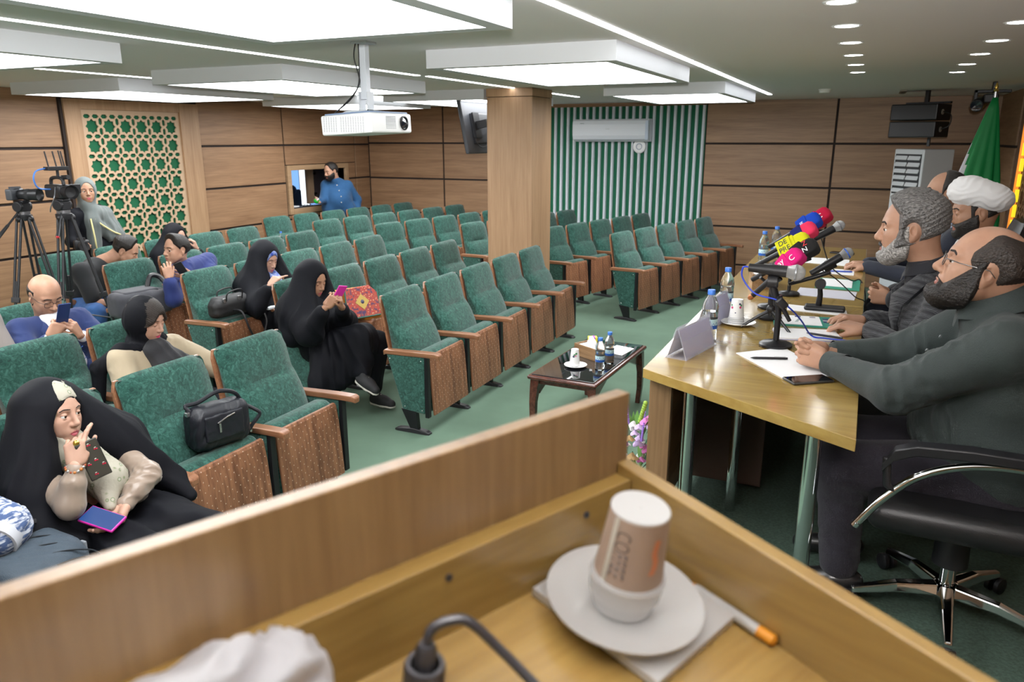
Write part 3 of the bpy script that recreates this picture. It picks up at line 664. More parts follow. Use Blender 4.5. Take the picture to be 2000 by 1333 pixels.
# papers
def sheet(name, label, cat, pts, z, m=PAPER, th=.0018):
    o = MB().prism(pts, z, z+th).build(name, m, smooth=False); return tag(o, label, cat)
sheet('notepad', 'blank white sheet under the near man\'s hands on the table', 'paper', [(-.405, 3.01), (-.18, 2.72), (-.03, 2.86), (-.24, 3.17)], TZ+.0005, th=.004)
ph = on_table('smartphone', 'dark smartphone lying on the table near its slanted end', 'phone', -.118, 2.755, TZ, R(-54))
m_ = MB(); m_.M = Matrix.Translation((0, 0, .0048)); m_.rings(rbox(.076, .16, .009, .006)).build('phone_body', mat('phone_grey', (.09, .085, .085), .3, .5), ph)
MB().box((-.0345, -.076, .0091), (.0345, .076, .0097)).build('screen', SCREEN, ph, smooth=False)
def pen(x, y, z, rz, label, L=.14, m=BLACK):
    t = thing('pen', label, 'pen', (x, y, z+.0052), rz); q = MB(); q.M = axis_M((0, 0, 0), (1, 0, 0))
    q.lathe([(.0012, -L/2), (.004, -L/2+.012), (.0045, -L/2+.02), (.0048, L/2-.01), (.004, L/2)], 12).build('barrel', m, t)
    MB().box((.02, -.0012, .004), (L/2-.006, .0012, .0062)).build('clip', CHROME, t, smooth=False); return t
pen(-.275, 2.965, TZ+.0045, R(20), 'black pen on the white sheet at the near man\'s hands')
bk = on_table('booklet', 'green and white printed booklet at the grey-haired man\'s hands', 'booklet', -.19, 3.70, TZ, R(8))
MB().box((-.15, -.105, 0), (.15, .105, .006)).build('cover', mat('booklet_green', (.02, .24, .18), .4), bk, smooth=False, bev=.001)
MB().box((-.12, -.09, .006), (.06, .10, .0066)).build('white_field', PAPER, bk, smooth=False)
for i, (x, y) in enumerate(((-.10, .075), (-.035, .08), (.03, .078), (.085, .05), (.085, .02), (.085, -.01), (.115, .05), (.115, .02), (.115, -.01))):
    MB().box((x-.014, y-.013, .0066), (x+.012, y+.012, .0071)).build('photo_print', mat('print_navy', (.03, .05, .14), .5) if i % 2 else mat('print_grey', (.35, .33, .38), .5), bk, smooth=False)
q_ = MB()
for i in range(5): q_.tube([(-.055+.004*i, -.035+.016*i, .0068), (-.04+.003*i, -.030+.016*i, .0068)], .0012, 5)
q_.build('script_print', mat('print_teal', (.02, .2, .2), .5), bk)
nb_ = on_table('notebook', 'open white notebook with a black pen before the grey-haired man', 'notebook', -.17, 3.43, TZ, R(14))
MB().box((-.13, -.09, 0), (.13, .09, .010)).build('pages', PAPER, nb_, smooth=False, bev=.002); MB().box((-.132, -.092, -.0), (.132, .092, .003)).build('cover', mat('note_lilac', (.4, .4, .6), .5), nb_, smooth=False)
pen(-.10, 3.40, TZ+.0105, R(-14), 'black pen with gold ring on the white notebook', .15)
sheet('paper', 'white card under the black desk microphone stand', 'paper', [(-.30, 3.93), (-.02, 3.90), (-.03, 4.03), (-.31, 4.07)], TZ+.0005)
sheet('paper', 'white sheet on a green folder in the middle of the table', 'paper', [(-.20, 4.68), (-.02, 4.66), (-.02, 4.92), (-.19, 4.93)], TZ+.0045)
sheet('folder', 'green folder under a white sheet in the middle of the table', 'folder', [(-.215, 4.62), (.02, 4.60), (.022, 4.95), (-.2, 4.96)], TZ+.0005, mat('folder_green', (.03, .3, .2), .5), .0035)
sheet('paper', 'lilac-grey paper sheet right before the green folder', 'paper', [(-.30, 4.35), (.0, 4.32), (.01, 4.56), (-.29, 4.58)], TZ+.0005, mat('paper_grey', (.55, .55, .62), .7))
sheet('paper', 'white printed sheet at the far end of the table', 'paper', [(-.35, 5.55), (-.06, 5.50), (-.06, 5.80), (-.34, 5.82)], TZ+.0005)
sheet('paper', 'white sheet with a blue pen far along the table', 'paper', [(-.22, 5.15), (-.02, 5.13), (-.02, 5.34), (-.22, 5.36)], TZ+.0005)
pen(-.1, 5.22, TZ+.003, R(10), 'blue pen on a white sheet far along the table', .14, mat('pen_blue', (.05, .1, .5), .4))
ph = on_table('smartphone', 'dark smartphone at the far end of the table', 'phone', -.12, 6.12, TZ, R(75))
m_ = MB(); m_.M = Matrix.Translation((0, 0, .0048)); m_.rings(rbox(.076, .16, .009, .006)).build('phone_body', BLACK, ph); MB().box((-.0345, -.076, .0091), (.0345, .076, .0097)).build('screen', SCREEN, ph, smooth=False)
# ------------------------------------------------------------------ microphones on the table
MB_ = BLACK
GRILLE = mat('mic_grille', (.55, .56, .57), .3, .8, bump=.8, bscale=900)
def hand_mic(name, label, tip, dirv, L=.165, grille=GRILLE, band=None, r=.0185, sc=1.08):
    """vocal microphone: tip = middle of the ball head, dirv points from head to tail"""
    t = thing(name, label, 'microphone', tip); t.rotation_euler = V(dirv).to_track_quat('Z', 'Y').to_euler(); t.scale = (sc, sc, sc)
    MB().lathe([(.0005, -.026), (.012, -.024), (.021, -.015), (.0255, -.001), (.0255, .004), (.0235, .010), (.0195, .022), (.0175, .030)], 28).build('grille', grille, t)
    MB().lathe([(.0262, -.0005), (.0268, .002), (.0262, .0045)], 28, cap=False).build('ring', band or mat('ring_grey', (.3, .31, .33), .3, .7), t)
    MB().lathe([(.0185, .029), (r, .036), (r*.94, .08), (r*.72, L), (r*.72, L+.018), (r*.55, L+.02)], 24).build('handle', BLACK, t)
    MB().box((-.006, r*.84, .075), (.006, r*.97, .10)).build('switch', mat('switch_grey', (.1, .1, .1), .4), t, smooth=False); return t
def cube_mic(label, head, dirv, col, L=.20, logo=None, lcol=None, foam=None, tail=None, name='reporter_microphone'):
    """reporter microphone: a coloured foam block, its logo collar and a black handle"""
    t = thing(name, label, 'microphone', head, group=None)
    t.matrix_world = axis_M(head, dirv, (-.10, -1, .62))      # one flat side towards the hall
    b = MB(); rs = []
    for z, s in ((-.062, .010), (-.058, .026), (-.045, .0345), (-.02, .036), (.0, .0345), (.022, .031), (.034, .026)):
        rs.append([(s*max(-1, min(1, 1.32*cos(a)))*.96, s*max(-1, min(1, 1.32*sin(a)))*.96, z) for a in [2*pi*k/24 for k in range(24)]])
    b.rings(rs).build('windscreen', foam or col, t, sharp=0)
    b = MB(); b.rings([[(s*max(-1, min(1, 1.36*cos(a))), s*max(-1, min(1, 1.36*sin(a))), z) for a in [2*pi*k/24 for k in range(24)]] for z, s in ((-.004, .037), (.0, .039), (.048, .033), (.052, .029))])
    b.build('logo_collar', col, t, sharp=35)
    MB().lathe([(.014, .04), (.0125, .07), (.0115, L), (.009, L+.004)], 18).build('handle', BLACK, t)
    if tail: MB().lathe([(.0125, L-.012), (.0125, L+.002), (.006, L+.012)], 18).build('connector', tail, t)
    for (txt, size, z, c_, dy) in (logo or ()):
        text_obj('logo_print', txt, size, c_, t, axis_M((.0372 if z < 0 else .0375, dy, z), (1, 0, .10 if z > 0 else -.03), (0, 0, -1)), .0012)
    return t
def foam(name, c): return mat(name, c, .95, bump=.3, bscale=500)
PINK = foam('foam_pink', (.62, .01, .17)); YEL = foam('foam_yellow', (.62, .60, .01)); RED = foam('foam_red', (.42, .003, .035)); BLU = foam('foam_blue', (.004, .05, .42)); NAVY = foam('foam_navy', (.006, .012, .12)); BLKF = foam('foam_black', (.01, .01, .01)); PNK2 = foam('foam_coral', (.70, .03, .10))
# heads point up to the speaker (+x, +y), handles run down towards the table edge
def dvec(a, b): return V(b)-V(a)
hand_mic('vocal_microphone', 'silver-headed black vocal microphone nearest us on a round-based stand with blue cable', (-.218, 3.17, 1.484), (-.17, 0, .008), grille=mat('mic_silver', (.66, .66, .66), .28, .85, bump=.8, bscale=900), L=.125, sc=1.28)
st = on_table('microphone_stand', 'black round-based table stand carrying the nearest silver-headed microphone', 'microphone stand', -.275, 3.19)
MB().lathe([(.062, 0), (.066, .004), (.066, .012), (.058, .018), (.02, .022), (.012, .028)], 40).build('base', BLACKM, st)
MB().tube([(0, 0, .02), (0, 0, .135), (-.004, -.003, .19)], [.0125, .0125, .012], 14).build('pole', BLACKM, st)
b = MB(); b.tube([(-.004, -.003, .175), (-.008, -.006, .215)], .019, 12); b.tube([(-.014, -.01, .205), (-.03, -.02, .258)], .015, 12); b.tube([(.045, .01, .11), (-.015, -.01, .215)], [.008, .011], 10)
b.build('boom_joint', BLACK, st); b = MB(); b.M = axis_M((.012, -.028, .187), (.3, -1, 0)); b.rings(rbox(.035, .05, .018, .008)); b.build('wing_nut', BLACK, st)
b = MB(); b.M = axis_M((-.03, -.02, .272), (1, 0, 0)); b.lathe([(.024, -.02), (.026, -.018), (.026, .018), (.024, .02)], 18, cap=False); b.build('clip', BLACK, st)
cb = [(-.405, 3.17, 1.495), (-.425, 3.17, 1.491), (-.423, 3.17, 1.447), (-.37, 3.17, 1.388), (-.284, 3.165, 1.37), (-.234, 3.17, 1.341), (-.189, 3.25, 1.275), (-.15, 3.36, 1.19), (-.095, 3.34, 1.1885), (.0, 3.335, 1.1885), (.035, 3.34, 1.187)]
tag(MB().tube(smoothpath(cb), .0034, 8).build('microphone_cable', mat('cable_blue', (.01, .045, .5), .4)), 'bright blue cable curving from the nearest microphone down across the white notebook', 'cable')
DOWN = (-.62, .10, -.72)
cube_mic('magenta foam reporter microphone with white logo, nearest of the coloured ones', (-.262, 3.40, 1.492), (-.60, .06, -.66), PINK, .23, (('ay', .034, .026, PAPER, .012), ('C', .034, -.022, PAPER, -.006), ('x', .018, .044, PAPER, -.016)), tail=mat('copper_end', (.55, .22, .10), .3, .8))
cube_mic('black foam reporter microphone with red and white N logo', (-.222, 3.56, 1.520), (-.75, .08, -.52), BLKF, .26, (('Z', .032, -.020, mat('logo_red', (.6, .02, .03), .5), .014), ('N', .032, -.012, PAPER, -.014)))
ym = cube_mic('bright yellow foam reporter microphone with black lettering on its yellow collar', (-.268, 3.72, 1.527), (-.80, .1, -.52), YEL, .22)
fl_ = MB(); fl_.M = axis_M((.041, 0, .045), (1, 0, .05), (0, 0, -1)); fl_.rings(rbox(.070, .076, .008, .002)); fl_.build('letter_flag', YEL, ym, smooth=False)
for s_, dy in (('DE', .017), ('PRE', -.017)):
    text_obj('lettering', s_, .034, BLACK, ym, axis_M((.0455, dy, .045), (1, 0, .05), (0, 0, -1)), .001)
cube_mic('navy foam reporter microphone with coral red tip', (-.25, 3.86, 1.562), (-.70, .08, -.5), NAVY, .2, foam=PNK2)
cube_mic('royal blue foam reporter microphone with white letters, second from the back', (-.243, 4.02, 1.592), (-.78, .1, -.55), BLU, .22, (('IF', .026, .022, PAPER, 0),))
cube_mic('crimson foam reporter microphone farthest back of the coloured ones', (-.203, 4.14, 1.607), (-.75, .1, -.6), RED, .2, (('C', .036, -.015, PAPER, -.008), ('2', .022, .03, PAPER, .01)))
hand_mic('vocal_microphone', 'silver-headed black vocal microphone raised behind the coloured ones', (-.114, 4.40, 1.55), (-.117, -.05, -.072), .15)
hand_mic('vocal_microphone', 'black vocal microphone with blue ring pointing up to the grey-haired man', (-.055, 3.95, 1.467), (-.148, -.05, -.10), .155, band=mat('ring_blue', (.02, .12, .6), .3))
d = on_table('microphone_stand', 'black desk stand with a square heavy foot under the blue-ringed microphone', 'microphone stand', -.16, 4.0)
b = MB(); b.M = Matrix.Translation((.03, 0, .012)); b.rings(rbox(.19, .085, .024, .012)); b.build('base', BLACK, d)
MB().tube([(0, 0, .02), (.004, -.01, .08), (.0, -.02, .115)], [.016, .013, .012], 14).build('pole', BLACKM, d)
b = MB(); b.M = axis_M((0, -.02, .135), (0, 1, 0)); b.lathe([(.026, -.012), (.026, .012)], 18); b.build('tilt_joint', BLACK, d)
MB().lathe([(.006, -.034), (.009, -.034), (.009, -.032)], 12).build('screw', CHROME, d)
MB().tube([(-.145, -.07, .13), (-.04, -.03, .165), (.04, -.03, .20)], [.009, .011, .012], 12).build('boom', BLACKM, d)
b = MB(); b.M = axis_M((.035, -.055, .235), (-.83, -.2, -.53)); b.lathe([(.023, -.025), (.024, .03)], 16, cap=False); b.build('clip', BLACK, d)
def round_stand(x, y, h, lean, label, name='microphone_stand'):
    t = on_table(name, label, 'microphone stand', x, y)
    MB().lathe([(.055, 0), (.058, .004), (.058, .012), (.05, .018), (.018, .021), (.010, .026)], 32).build('base', BLACKM, t)
    MB().tube([(0, 0, .02), (0, 0, h*.6), (lean[0], lean[1], h)], .010, 12).build('pole', BLACKM, t)
    b = MB(); b.M = axis_M((lean[0], lean[1], h), (-.7, .1, -.65)); b.lathe([(.017, -.03), (.018, .03)], 14, cap=False); b.build('clip', BLACK, t); return t
round_stand(-.359, 3.70, .20, (.02, -.10), 'black round-based table stand, nearer of two behind the tripod')
round_stand(-.385, 3.94, .24, (.06, -.12), 'black round-based table stand, farther of two behind the tripod')
round_stand(-.33, 4.33, .31, (.10, .05), 'black round-based table stand under the raised silver microphone')
tp = on_table('table_tripod', 'small black table tripod holding the coloured reporter microphones', 'tripod', -.335, 3.50)
MB().tube([(0, 0, .06), (.004, -.01, .215)], .011, 12).build('pole', BLACKM, tp)
for a in (200, 320, 80):
    MB().tube([(0, 0, .085), (.045*cos(R(a)), .045*sin(R(a)), .06), (.125*cos(R(a)), .125*sin(R(a)), .006)], [.009, .008, .006], 8).build('leg', BLACKM, tp)
b = MB(); b.ball((0, 0, .09), .02); b.build('joint', BLACK, tp)
for i, (dx, dy, z) in enumerate(((-.05, -.06, .24), (.02, .06, .26), (-.02, .2, .27), (0, .34, .29))):
    MB().tube([(.004, -.01, .21), (dx*.6, dy*.7, z-.02), (dx, dy, z)], .007, 8).build('arm', BLACKM, tp)
tag(MB().tube(smoothpath([(-.2, 4.35, 1.5), (-.14, 4.6, 1.30), (-.03, 4.85, 1.187), (.02, 4.9, 1.183), (.058, 4.8, 1.10), (.06, 4.75, .9)]), .0035, 8).build('microphone_cable', BLACK), 'thin black cable running from the raised microphone over the table edge', 'cable')
tag(MB().tube(smoothpath([(-.19, 4.02, 1.38), (-.10, 4.2, 1.30), (.0, 4.22, 1.21), (.055, 4.24, 1.17), (.062, 4.25, 1.0)]), .003, 8).build('microphone_cable', BLACK), 'thin black cable from the blue-ringed microphone towards the table edge', 'cable')

# ------------------------------------------------------------------ coffee table on the hall floor
ct = thing('coffee_table', 'low dark red-brown coffee table with black glass top and curved legs', 'coffee table', (-1.685, 5.02, 0), R(-2.3))
MAH = wood('mahogany', (.045, .012, .008, 1), (.11, .032, .02, 1), 'y', 2, .25, 12, coat=.5)
b = MB(); b.M = Matrix.Translation((0, 0, .44)); b.rings(rbox(.50, 1.10, .03, .014)); b.build('tabletop', MAH, ct)
b = MB(); b.M = Matrix.Translation((0, 0, .4575)); b.rings(rbox(.45, 1.05, .008, .003)); b.build('glass_top', mat('black_glass', (.006, .007, .009), .03, coat=1), ct)
for sx in (-1, 1):
    for sy in (-1, 1):
        b = MB(); rs = []
        for z, o_, w in ((0, .005, .018), (.12, -.004, .020), (.25, -.004, .023), (.36, .004, .028), (.425, .012, .033)):
            cx, cy = sx*(.215-o_), sy*(.50-o_); rs.append([(cx-w, cy-w, z), (cx+w, cy-w, z), (cx+w, cy+w, z), (cx-w, cy+w, z)])
        b.rings(rs).build('leg', MAH, ct, smooth=False, bev=.004)
        b = MB(); b.rings([[(sx*.2-.014, sy*.47, z0), (sx*.2+.014, sy*.47, z0), (sx*.2+.014, sy*.47, .425), (sx*.2-.014, sy*.47, .425)] if k == 0 else [(sx*.2-.014, sy*.24, .40), (sx*.2+.014, sy*.24, .40), (sx*.2+.014, sy*.24, .425), (sx*.2-.014, sy*.24, .425)] for k, z0 in enumerate((.31, .40))]); b.build('corner_brace', MAH, ct, smooth=False)
b = MB(); b.box((-.19, -.49, .385), (.19, -.47, .425)).box((-.19, .47, .385), (.19, .49, .425)).box((-.205, -.47, .395), (-.185, .47, .425)).box((.185, -.47, .395), (.205, .47, .425)); b.build('apron', MAH, ct, smooth=False)
CT = .462
p2 = thing('saucer', 'white plate with an upturned paper cup on the black coffee table', 'plate', (-1.715, 4.78, CT))
MB().lathe([(.042, 0), (.066, .008), (.08, .015), (.08, .017), (.044, .006), (.0005, .005)], 40).build('dish', CERAM, p2)
c3 = thing('paper_cup', 'white upturned paper cup on the plate on the coffee table', 'cup', (-1.725, 4.79, CT+.007))
MB().lathe([(.036, 0), (.037, .002), (.036, .006), (.0345, .02), (.036, .022), (.0345, .04), (.0265, .115), (.0255, .117), (.0005, .116)], 28).build('cup_wall', CERAM, c3)
for a, z, m in ((-1.3, .08, 'print_green'), (-1.05, .075, 'label_pink'), (-1.5, .07, 'print_dark'), (-.9, .09, 'print_green')):
    b = MB(); rad = .0345-(z-.04)*.107+.0006; b.M = axis_M((rad*cos(a), rad*sin(a), z), (cos(a), sin(a), .1)); b.lathe([(.008, 0), (.004, .0005)], 8); b.build('flower_print', _mats[m], c3)
bottle(-1.545, 4.80, CT, 'small water bottle nearer us on the coffee table', s=1.08); bottle(-1.535, 4.98, CT, 'small water bottle right behind another on the coffee table', s=1.08)
tissue_box(-1.69, 5.06, CT, R(60), 'wooden tissue box with white tissues on the coffee table', .25, .13, .09)
sheet('paper', 'white note sheet at the far end of the coffee table', 'paper', [(-1.66, 5.22), (-1.50, 5.18), (-1.47, 5.40), (-1.62, 5.44)], CT+.0005)
yp = thing('snack_packet', 'small yellow packet with purple band behind the bottles on the coffee table', 'packet', (-1.79, 5.36, CT), R(25))
MB().box((-.035, -.03, 0), (.035, .03, .07)).build('carton', mat('packet_yellow', (.75, .68, .05), .5), yp, smooth=False, bev=.004); MB().box((.002, -.0308, .001), (.018, .0308, .0705)).build('band', mat('packet_purple', (.4, .08, .5), .5), yp, smooth=False)
# ------------------------------------------------------------------ flowers at the stage front
fb = thing('flower_arrangement', 'box of purple, white and pink artificial flowers standing before the table end', 'flowers', (-.93, 3.52, 0))
MB().box((-.13, -.13, 0), (.13, .13, .30)).build('planter', WALLZ, fb, smooth=False, bev=.004)
LEAF = mat('leaf_green', (.10, .24, .04), .6); LEAFD = mat('leaf_dark', (.025, .08, .03), .6)
PET_ = [mat('petal_white', (.8, .78, .8), .7), mat('petal_purple', (.36, .2, .75), .7), mat('petal_pink', (.7, .22, .55), .7), mat('petal_lilac', (.6, .45, .75), .7), mat('petal_tan', (.5, .33, .15), .7)]
rng = random.Random(4); lv = MB()
for i in range(46):
    a, rr, z = rng.uniform(0, 6.28), rng.uniform(.02, .17), rng.uniform(.31, .58); L = rng.uniform(.07, .13)
    x, y = rr*cos(a), rr*sin(a); d = V((cos(a)*.6, sin(a)*.6, rng.uniform(.5, 1.2))).normalized(); s = d.cross(V((0, 0, 1))).normalized()*.014
    p = V((x, y, z)); q = p+d*L*.5+V((0, 0, .008)); e_ = p+d*L; lv.cur = i % 2
    lv.add([p, q+s, e_, q-s], [(0, 1, 2, 3)])
tag(lv.build('foliage', [LEAF, LEAFD], fb), kind='stuff')
MB().tube([(-.05, .02, .3), (-.07, .0, .5), (-.11, -.05, .70)], .003, 6).build('stem', LEAF, fb)
b = MB()
for i in range(9):
    k = i/8; b.ball((-.02+.03*k+.02, .06-.02*k, .60+.11*k), (.012, .012, .012), 8, 5)
tag(b.build('green_spike', mat('spike_green', (.35, .55, .08), .6), fb), kind='stuff')
def bloom(x, y, z, r, mi):
    b = MB()
    for k in range(9):
        a = k*2.4; rr = r*(.35+.55*(k/9)); b.M = Matrix.Translation((x+rr*cos(a)*.7, y+rr*sin(a)*.7, z+r*.35*(1-k/9))) @ Matrix.Rotation(a, 4, 'Z') @ Matrix.Rotation(R(55-30*k/9), 4, 'Y'); b.ball((0, 0, 0), (r*.5, r*.42, r*.13), 8, 5)
    b.build('bloom', PET_[mi], fb)
for i in range(30):
    a, rr = i*2.4+.3, .03+.13*((i*7) % 10)/10; bloom(rr*cos(a), rr*sin(a), .41+.021*((i*5) % 11)-.5*max(0, rr-.08), rng.uniform(.026, .040), (2, 0, 3, 0, 4, 2, 0, 3)[i % 8])
for i in range(9):
    a = i*.75; b = MB(); p = V((.10*cos(a), .10*sin(a), .47+.03*(i % 4))); d = V((.25*cos(a), .25*sin(a), 1))
    for k in range(10): b.ball(p+d*.011*k, (.009-.0005*k)*1.0, 6, 4)
    tag(b.build('lavender_spike', PET_[1], fb), kind='stuff')

# ------------------------------------------------------------------ projector, screen, air conditioners, loudspeakers, camera, flag
pj = thing('projector', 'white video projector hanging from the ceiling on a pole', 'projector', (-2.58, 3.67, ZC))
b = MB(); b.M = Matrix.Translation((0, 0, -.435)) @ Matrix.Rotation(R(-3), 4, 'Y'); b.rings(rbox(.33, .40, .105, .012)); b.build('housing', WHITE, pj)
b = MB(); b.M = Matrix.Translation((0, 0, -.379)) @ Matrix.Rotation(R(-3), 4, 'Y'); b.rings(rbox(.30, .37, .012, .006)); b.build('top_cover', mat('projector_top', (.18, .24, .36), .5), pj)
ln = MB(); ln.M = Matrix.Translation((.158, .115, -.425)) @ Matrix.Rotation(R(90), 4, 'Y'); ln.lathe([(.036, 0), (.040, .014), (.034, .016), (.030, .008)], 28, cap=False); ln.build('lens_ring', BLACK, pj)
ln = MB(); ln.M = Matrix.Translation((.162, .115, -.425)) @ Matrix.Rotation(R(90), 4, 'Y'); ln.lathe([(.030, .004), (.016, .010), (.0005, .012)], 24); ln.build('lens', mat('lens_glass', (.01, .012, .02), .04, coat=1), pj)
gr = MB()
for i in range(17):
    for j in range(13): x = -.145+.016*i; z = -.475+.0062*j; gr.box((x, -.2012, z), (x+.007, -.199, z+.003)) if not (i in (6,)) else None
tag(gr.build('side_grille', mat('grille_grey', (.25, .26, .28), .6), pj, smooth=False), kind='stuff')
gr = MB()
for i in range(9):
    for j in range(10): y = -.06+.011*i; z = -.465+.0078*j; gr.box((.1645, y, z), (.1665, y+.006, z+.004))
tag(gr.build('front_grille', mat('grille_grey', (.25, .26, .28), .6), pj, smooth=False), kind='stuff')
b = MB(); b.box((-.02, -.02, -.30), (.02, .02, 0)).box((-.05, -.05, -.012), (.05, .05, 0)); b.build('pole', mat('pole_white', (.6, .64, .7), .4), pj, smooth=False, bev=.002)
b = MB(); b.box((-.03, -.03, -.36), (-.024, .03, -.26)).box((.024, -.03, -.36), (.03, .03, -.26)).box((-.03, -.03, -.362), (.03, .03, -.355)); b.build('bracket', mat('bracket_white', (.55, .58, .62), .4), pj, smooth=False)
b = MB()
for a in (30, 150, 215, 330): b.tube([(0, 0, -.36), (.10*cos(R(a)), .13*sin(R(a)), -.368), (.12*cos(R(a)), .15*sin(R(a)), -.376)], .006, 6)
b.build('mount_arms', mat('bracket_white', (.55, .58, .62), .4), pj)
for k, pts in enumerate(([(-.03, -.03, 0), (-.035, -.045, -.08), (-.022, -.03, -.17), (-.02, -.03, -.22), (-.06, -.06, -.30), (-.13, -.12, -.375)], [(-.02, -.02, 0), (-.024, -.024, -.2), (-.045, -.06, -.28), (-.11, -.13, -.37)])):
    MB().tube(smoothpath(pts), .0035, 8).build('cable', BLACK, pj)
tv = thing('wall_screen', 'black flat screen on an arm beside the column, seen from behind', 'television', (-4.12, 8.16, 2.13))
tv.rotation_euler = (0, R(-11), 0)
b = MB(); b.M = Matrix.Rotation(R(90), 4, 'Y'); b.rings(rbox(.60, 1.02, .045, .012)); b.build('casing', mat('tv_back', (.05, .055, .065), .5), tv)
MB().box((-.0255, -.50, -.29), (-.0228, .50, .29)).build('display', SCREEN, tv, smooth=False)
b = MB(); b.M = Matrix.Translation((.035, 0, -.03)) @ Matrix.Rotation(R(90), 4, 'Y'); b.rings(rbox(.34, .70, .05, .015)); b.build('rear_housing', mat('tv_hump', (.022, .024, .03), .5), tv)
MB().box((.022, -.5, .265), (.03, .5, .298)).build('top_trim', mat('tv_trim', (.5, .52, .55), .4), tv, smooth=False)
b = MB(); b.box((.06, -.32, -.04), (.20, -.26, .04)).box((.055, -.36, -.14), (.075, -.22, .14)); b.build('wall_bracket', BLACKM, tv, smooth=False)
MB().tube(smoothpath([(.06, -.40, -.12), (.065, -.36, -.2), (.06, -.25, -.24), (.08, -.1, -.22)]), .005, 6).build('cable', BLACK, tv)
ac = thing('split_air_conditioner', 'long white split air conditioner high on the slatted wall', 'air conditioner', (-3.56, YB-.046, 1.95))
b = MB(); pr_ = [(0, 0), (-.12, .004), (-.19, .035), (-.215, .09), (-.22, .25), (-.205, .305), (-.17, .325), (0, .325)]
b.rings([[(x, p[0], p[1]) for p in pr_] for x in (-.585, -.575, .575, .585)]); b.build('casing', mat('ac_white', (.72, .76, .82), .3), ac, smooth=False, bev=.008)
MB().box((-.55, -.205, .028), (.52, -.185, .034)).build('louvre', mat('ac_line', (.35, .37, .4), .5), ac, smooth=False)
b = MB(); b.box((-.46, -.2215, .262), (-.40, -.219, .268)); b.build('badge', mat('ac_badge', (.1, .2, .2), .4), ac, smooth=False)
b = MB(); b.box((-.06, -.2215, .18), (.0, -.219, .186)); b.build('logo_print', mat('ac_logo', (.45, .48, .5), .4), ac, smooth=False)
MB().box((.54, -.2225, .03), (.585, -.20, .30)).build('end_cap', mat('ac_end', (.5, .58, .7), .35), ac, smooth=False)
wf = thing('wall_fixture', 'round white wall fixture just below the air conditioner', 'fixture', (-3.15, YB-.047, 1.88))
b = MB(); b.M = axis_M((0, 0, 0), (0, -1, 0)); b.lathe([(.095, 0), (.10, .012), (.095, .035), (.07, .045), (.06, .042), (.0005, .04)], 32); b.build('body', WHITE, wf)
b = MB(); b.M = axis_M((0, -.043, 0), (0, -1, 0)); b.lathe([(.045, 0), (.047, .004), (.04, .006), (.036, .002)], 24, cap=False); b.build('ring', mat('fix_grey', (.35, .4, .5), .4), wf)
tw = thing('floor_air_conditioner', 'tall white floor-standing air conditioner with louvred front by the back wall', 'air conditioner', (.58, 10.72, 0), R(34))
b = MB(); b.box((-.20, -.27, 0), (.20, .27, 1.868)); b.build('cabinet', mat('ac_cabinet', (.72, .75, .78), .35), tw, smooth=False, bev=.012, seg=3)
MB().box((-.207, -.235, 1.33), (-.199, .235, 1.81)).build('grille_recess', mat('ac_recess', (.05, .055, .06), .5), tw, smooth=False)
for i in range(6):
    for s in (-1, 1):
        b = MB(); b.M = Matrix.Translation((-.212, s*.118, 1.375+.078*i)) @ Matrix.Rotation(R(24), 4, 'Y'); b.rings(rbox(.012, .215, .052, .004)); b.build('louvre', mat('ac_cabinet', (.7, .7, .7)), tw)
MB().box((-.209, -.14, 1.20), (-.199, .14, 1.25)).build('display', mat('ac_display', (.03, .03, .06), .15), tw, smooth=False)
MB().box((-.2115, -.02, 1.215), (-.2085, .02, 1.235)).build('display_digits', emis('violet_led', (.3, .2, 1), 1.2), tw, smooth=False)
MB().box((-.206, -.25, .1), (-.199, .25, 1.10)).build('front_cover', mat('ac_cover', (.66, .70, .74), .35), tw, smooth=False, bev=.003)
ls = thing('hanging_loudspeaker', 'pair of stacked black loudspeaker boxes hanging from the ceiling at the back', 'loudspeaker', (.50, 9.95, ZC), R(-28))
for k, z in enumerate((-.235, -.42)):
    b = MB(); b.rings([[(x, y*w, z+zz*h) for y, zz in ((-1, -1), (1, -1), (1, 1), (-1, 1))] for x, w, h in ((-.30, .19, .088), (.20, .17, .085))]); b.build('speaker_box', BLACK, ls, smooth=False, bev=.012)
    MB().box((-.308, -.17, z-.072), (-.298, .17, z+.072)).build('front_grille', mat('speaker_grille', (.05, .052, .056), .6, bump=.6, bscale=500), ls, smooth=False, bev=.004)
    b = MB(); b.M = axis_M((.202, -.05, z), (1, 0, 0)); b.lathe([(.028, 0), (.03, .006), (.02, .008)], 18); b.build('rear_socket', mat('socket_grey', (.3, .28, .25), .5), ls)
MB().box((-.02, -.02, -.14), (.02, .02, 0)).box((-.22, -.025, -.145), (.26, .025, -.125)).build('hanger', BLACKM, ls, smooth=False)
MB().tube(smoothpath([(.2, -.05, -.23), (.30, -.06, -.27), (.29, -.05, -.38), (.2, -.05, -.42)]), .006, 6).build('cable', BLACK, ls)
MB().box((.06, -.01, -.6), (.09, .01, -.5)).build('safety_strap', BLACK, ls, smooth=False)
sm = thing('smoke_detector', 'small white round smoke detector on the ceiling at the back', 'smoke detector', (-.53, 9.24, ZC))
MB().lathe([(.05, -.042), (.058, -.036), (.06, -.014), (.066, -.012), (.066, 0)], 28).build('cap', mat('detector_white', (.7, .7, .64), .5), sm)
vt = thing('ceiling_vent', 'small brown slot vent in the ceiling behind the downlights', 'vent', (.25, 10.1, ZC), R(0))
MB().box((-.035, -.28, -.01), (.035, .28, 0)).build('frame', mat('vent_brown', (.25, .2, .15), .6), vt, smooth=False); MB().box((-.02, -.26, -.013), (.02, .26, -.01)).build('slot', mat('vent_slot', (.12, .10, .08), .6), vt, smooth=False)
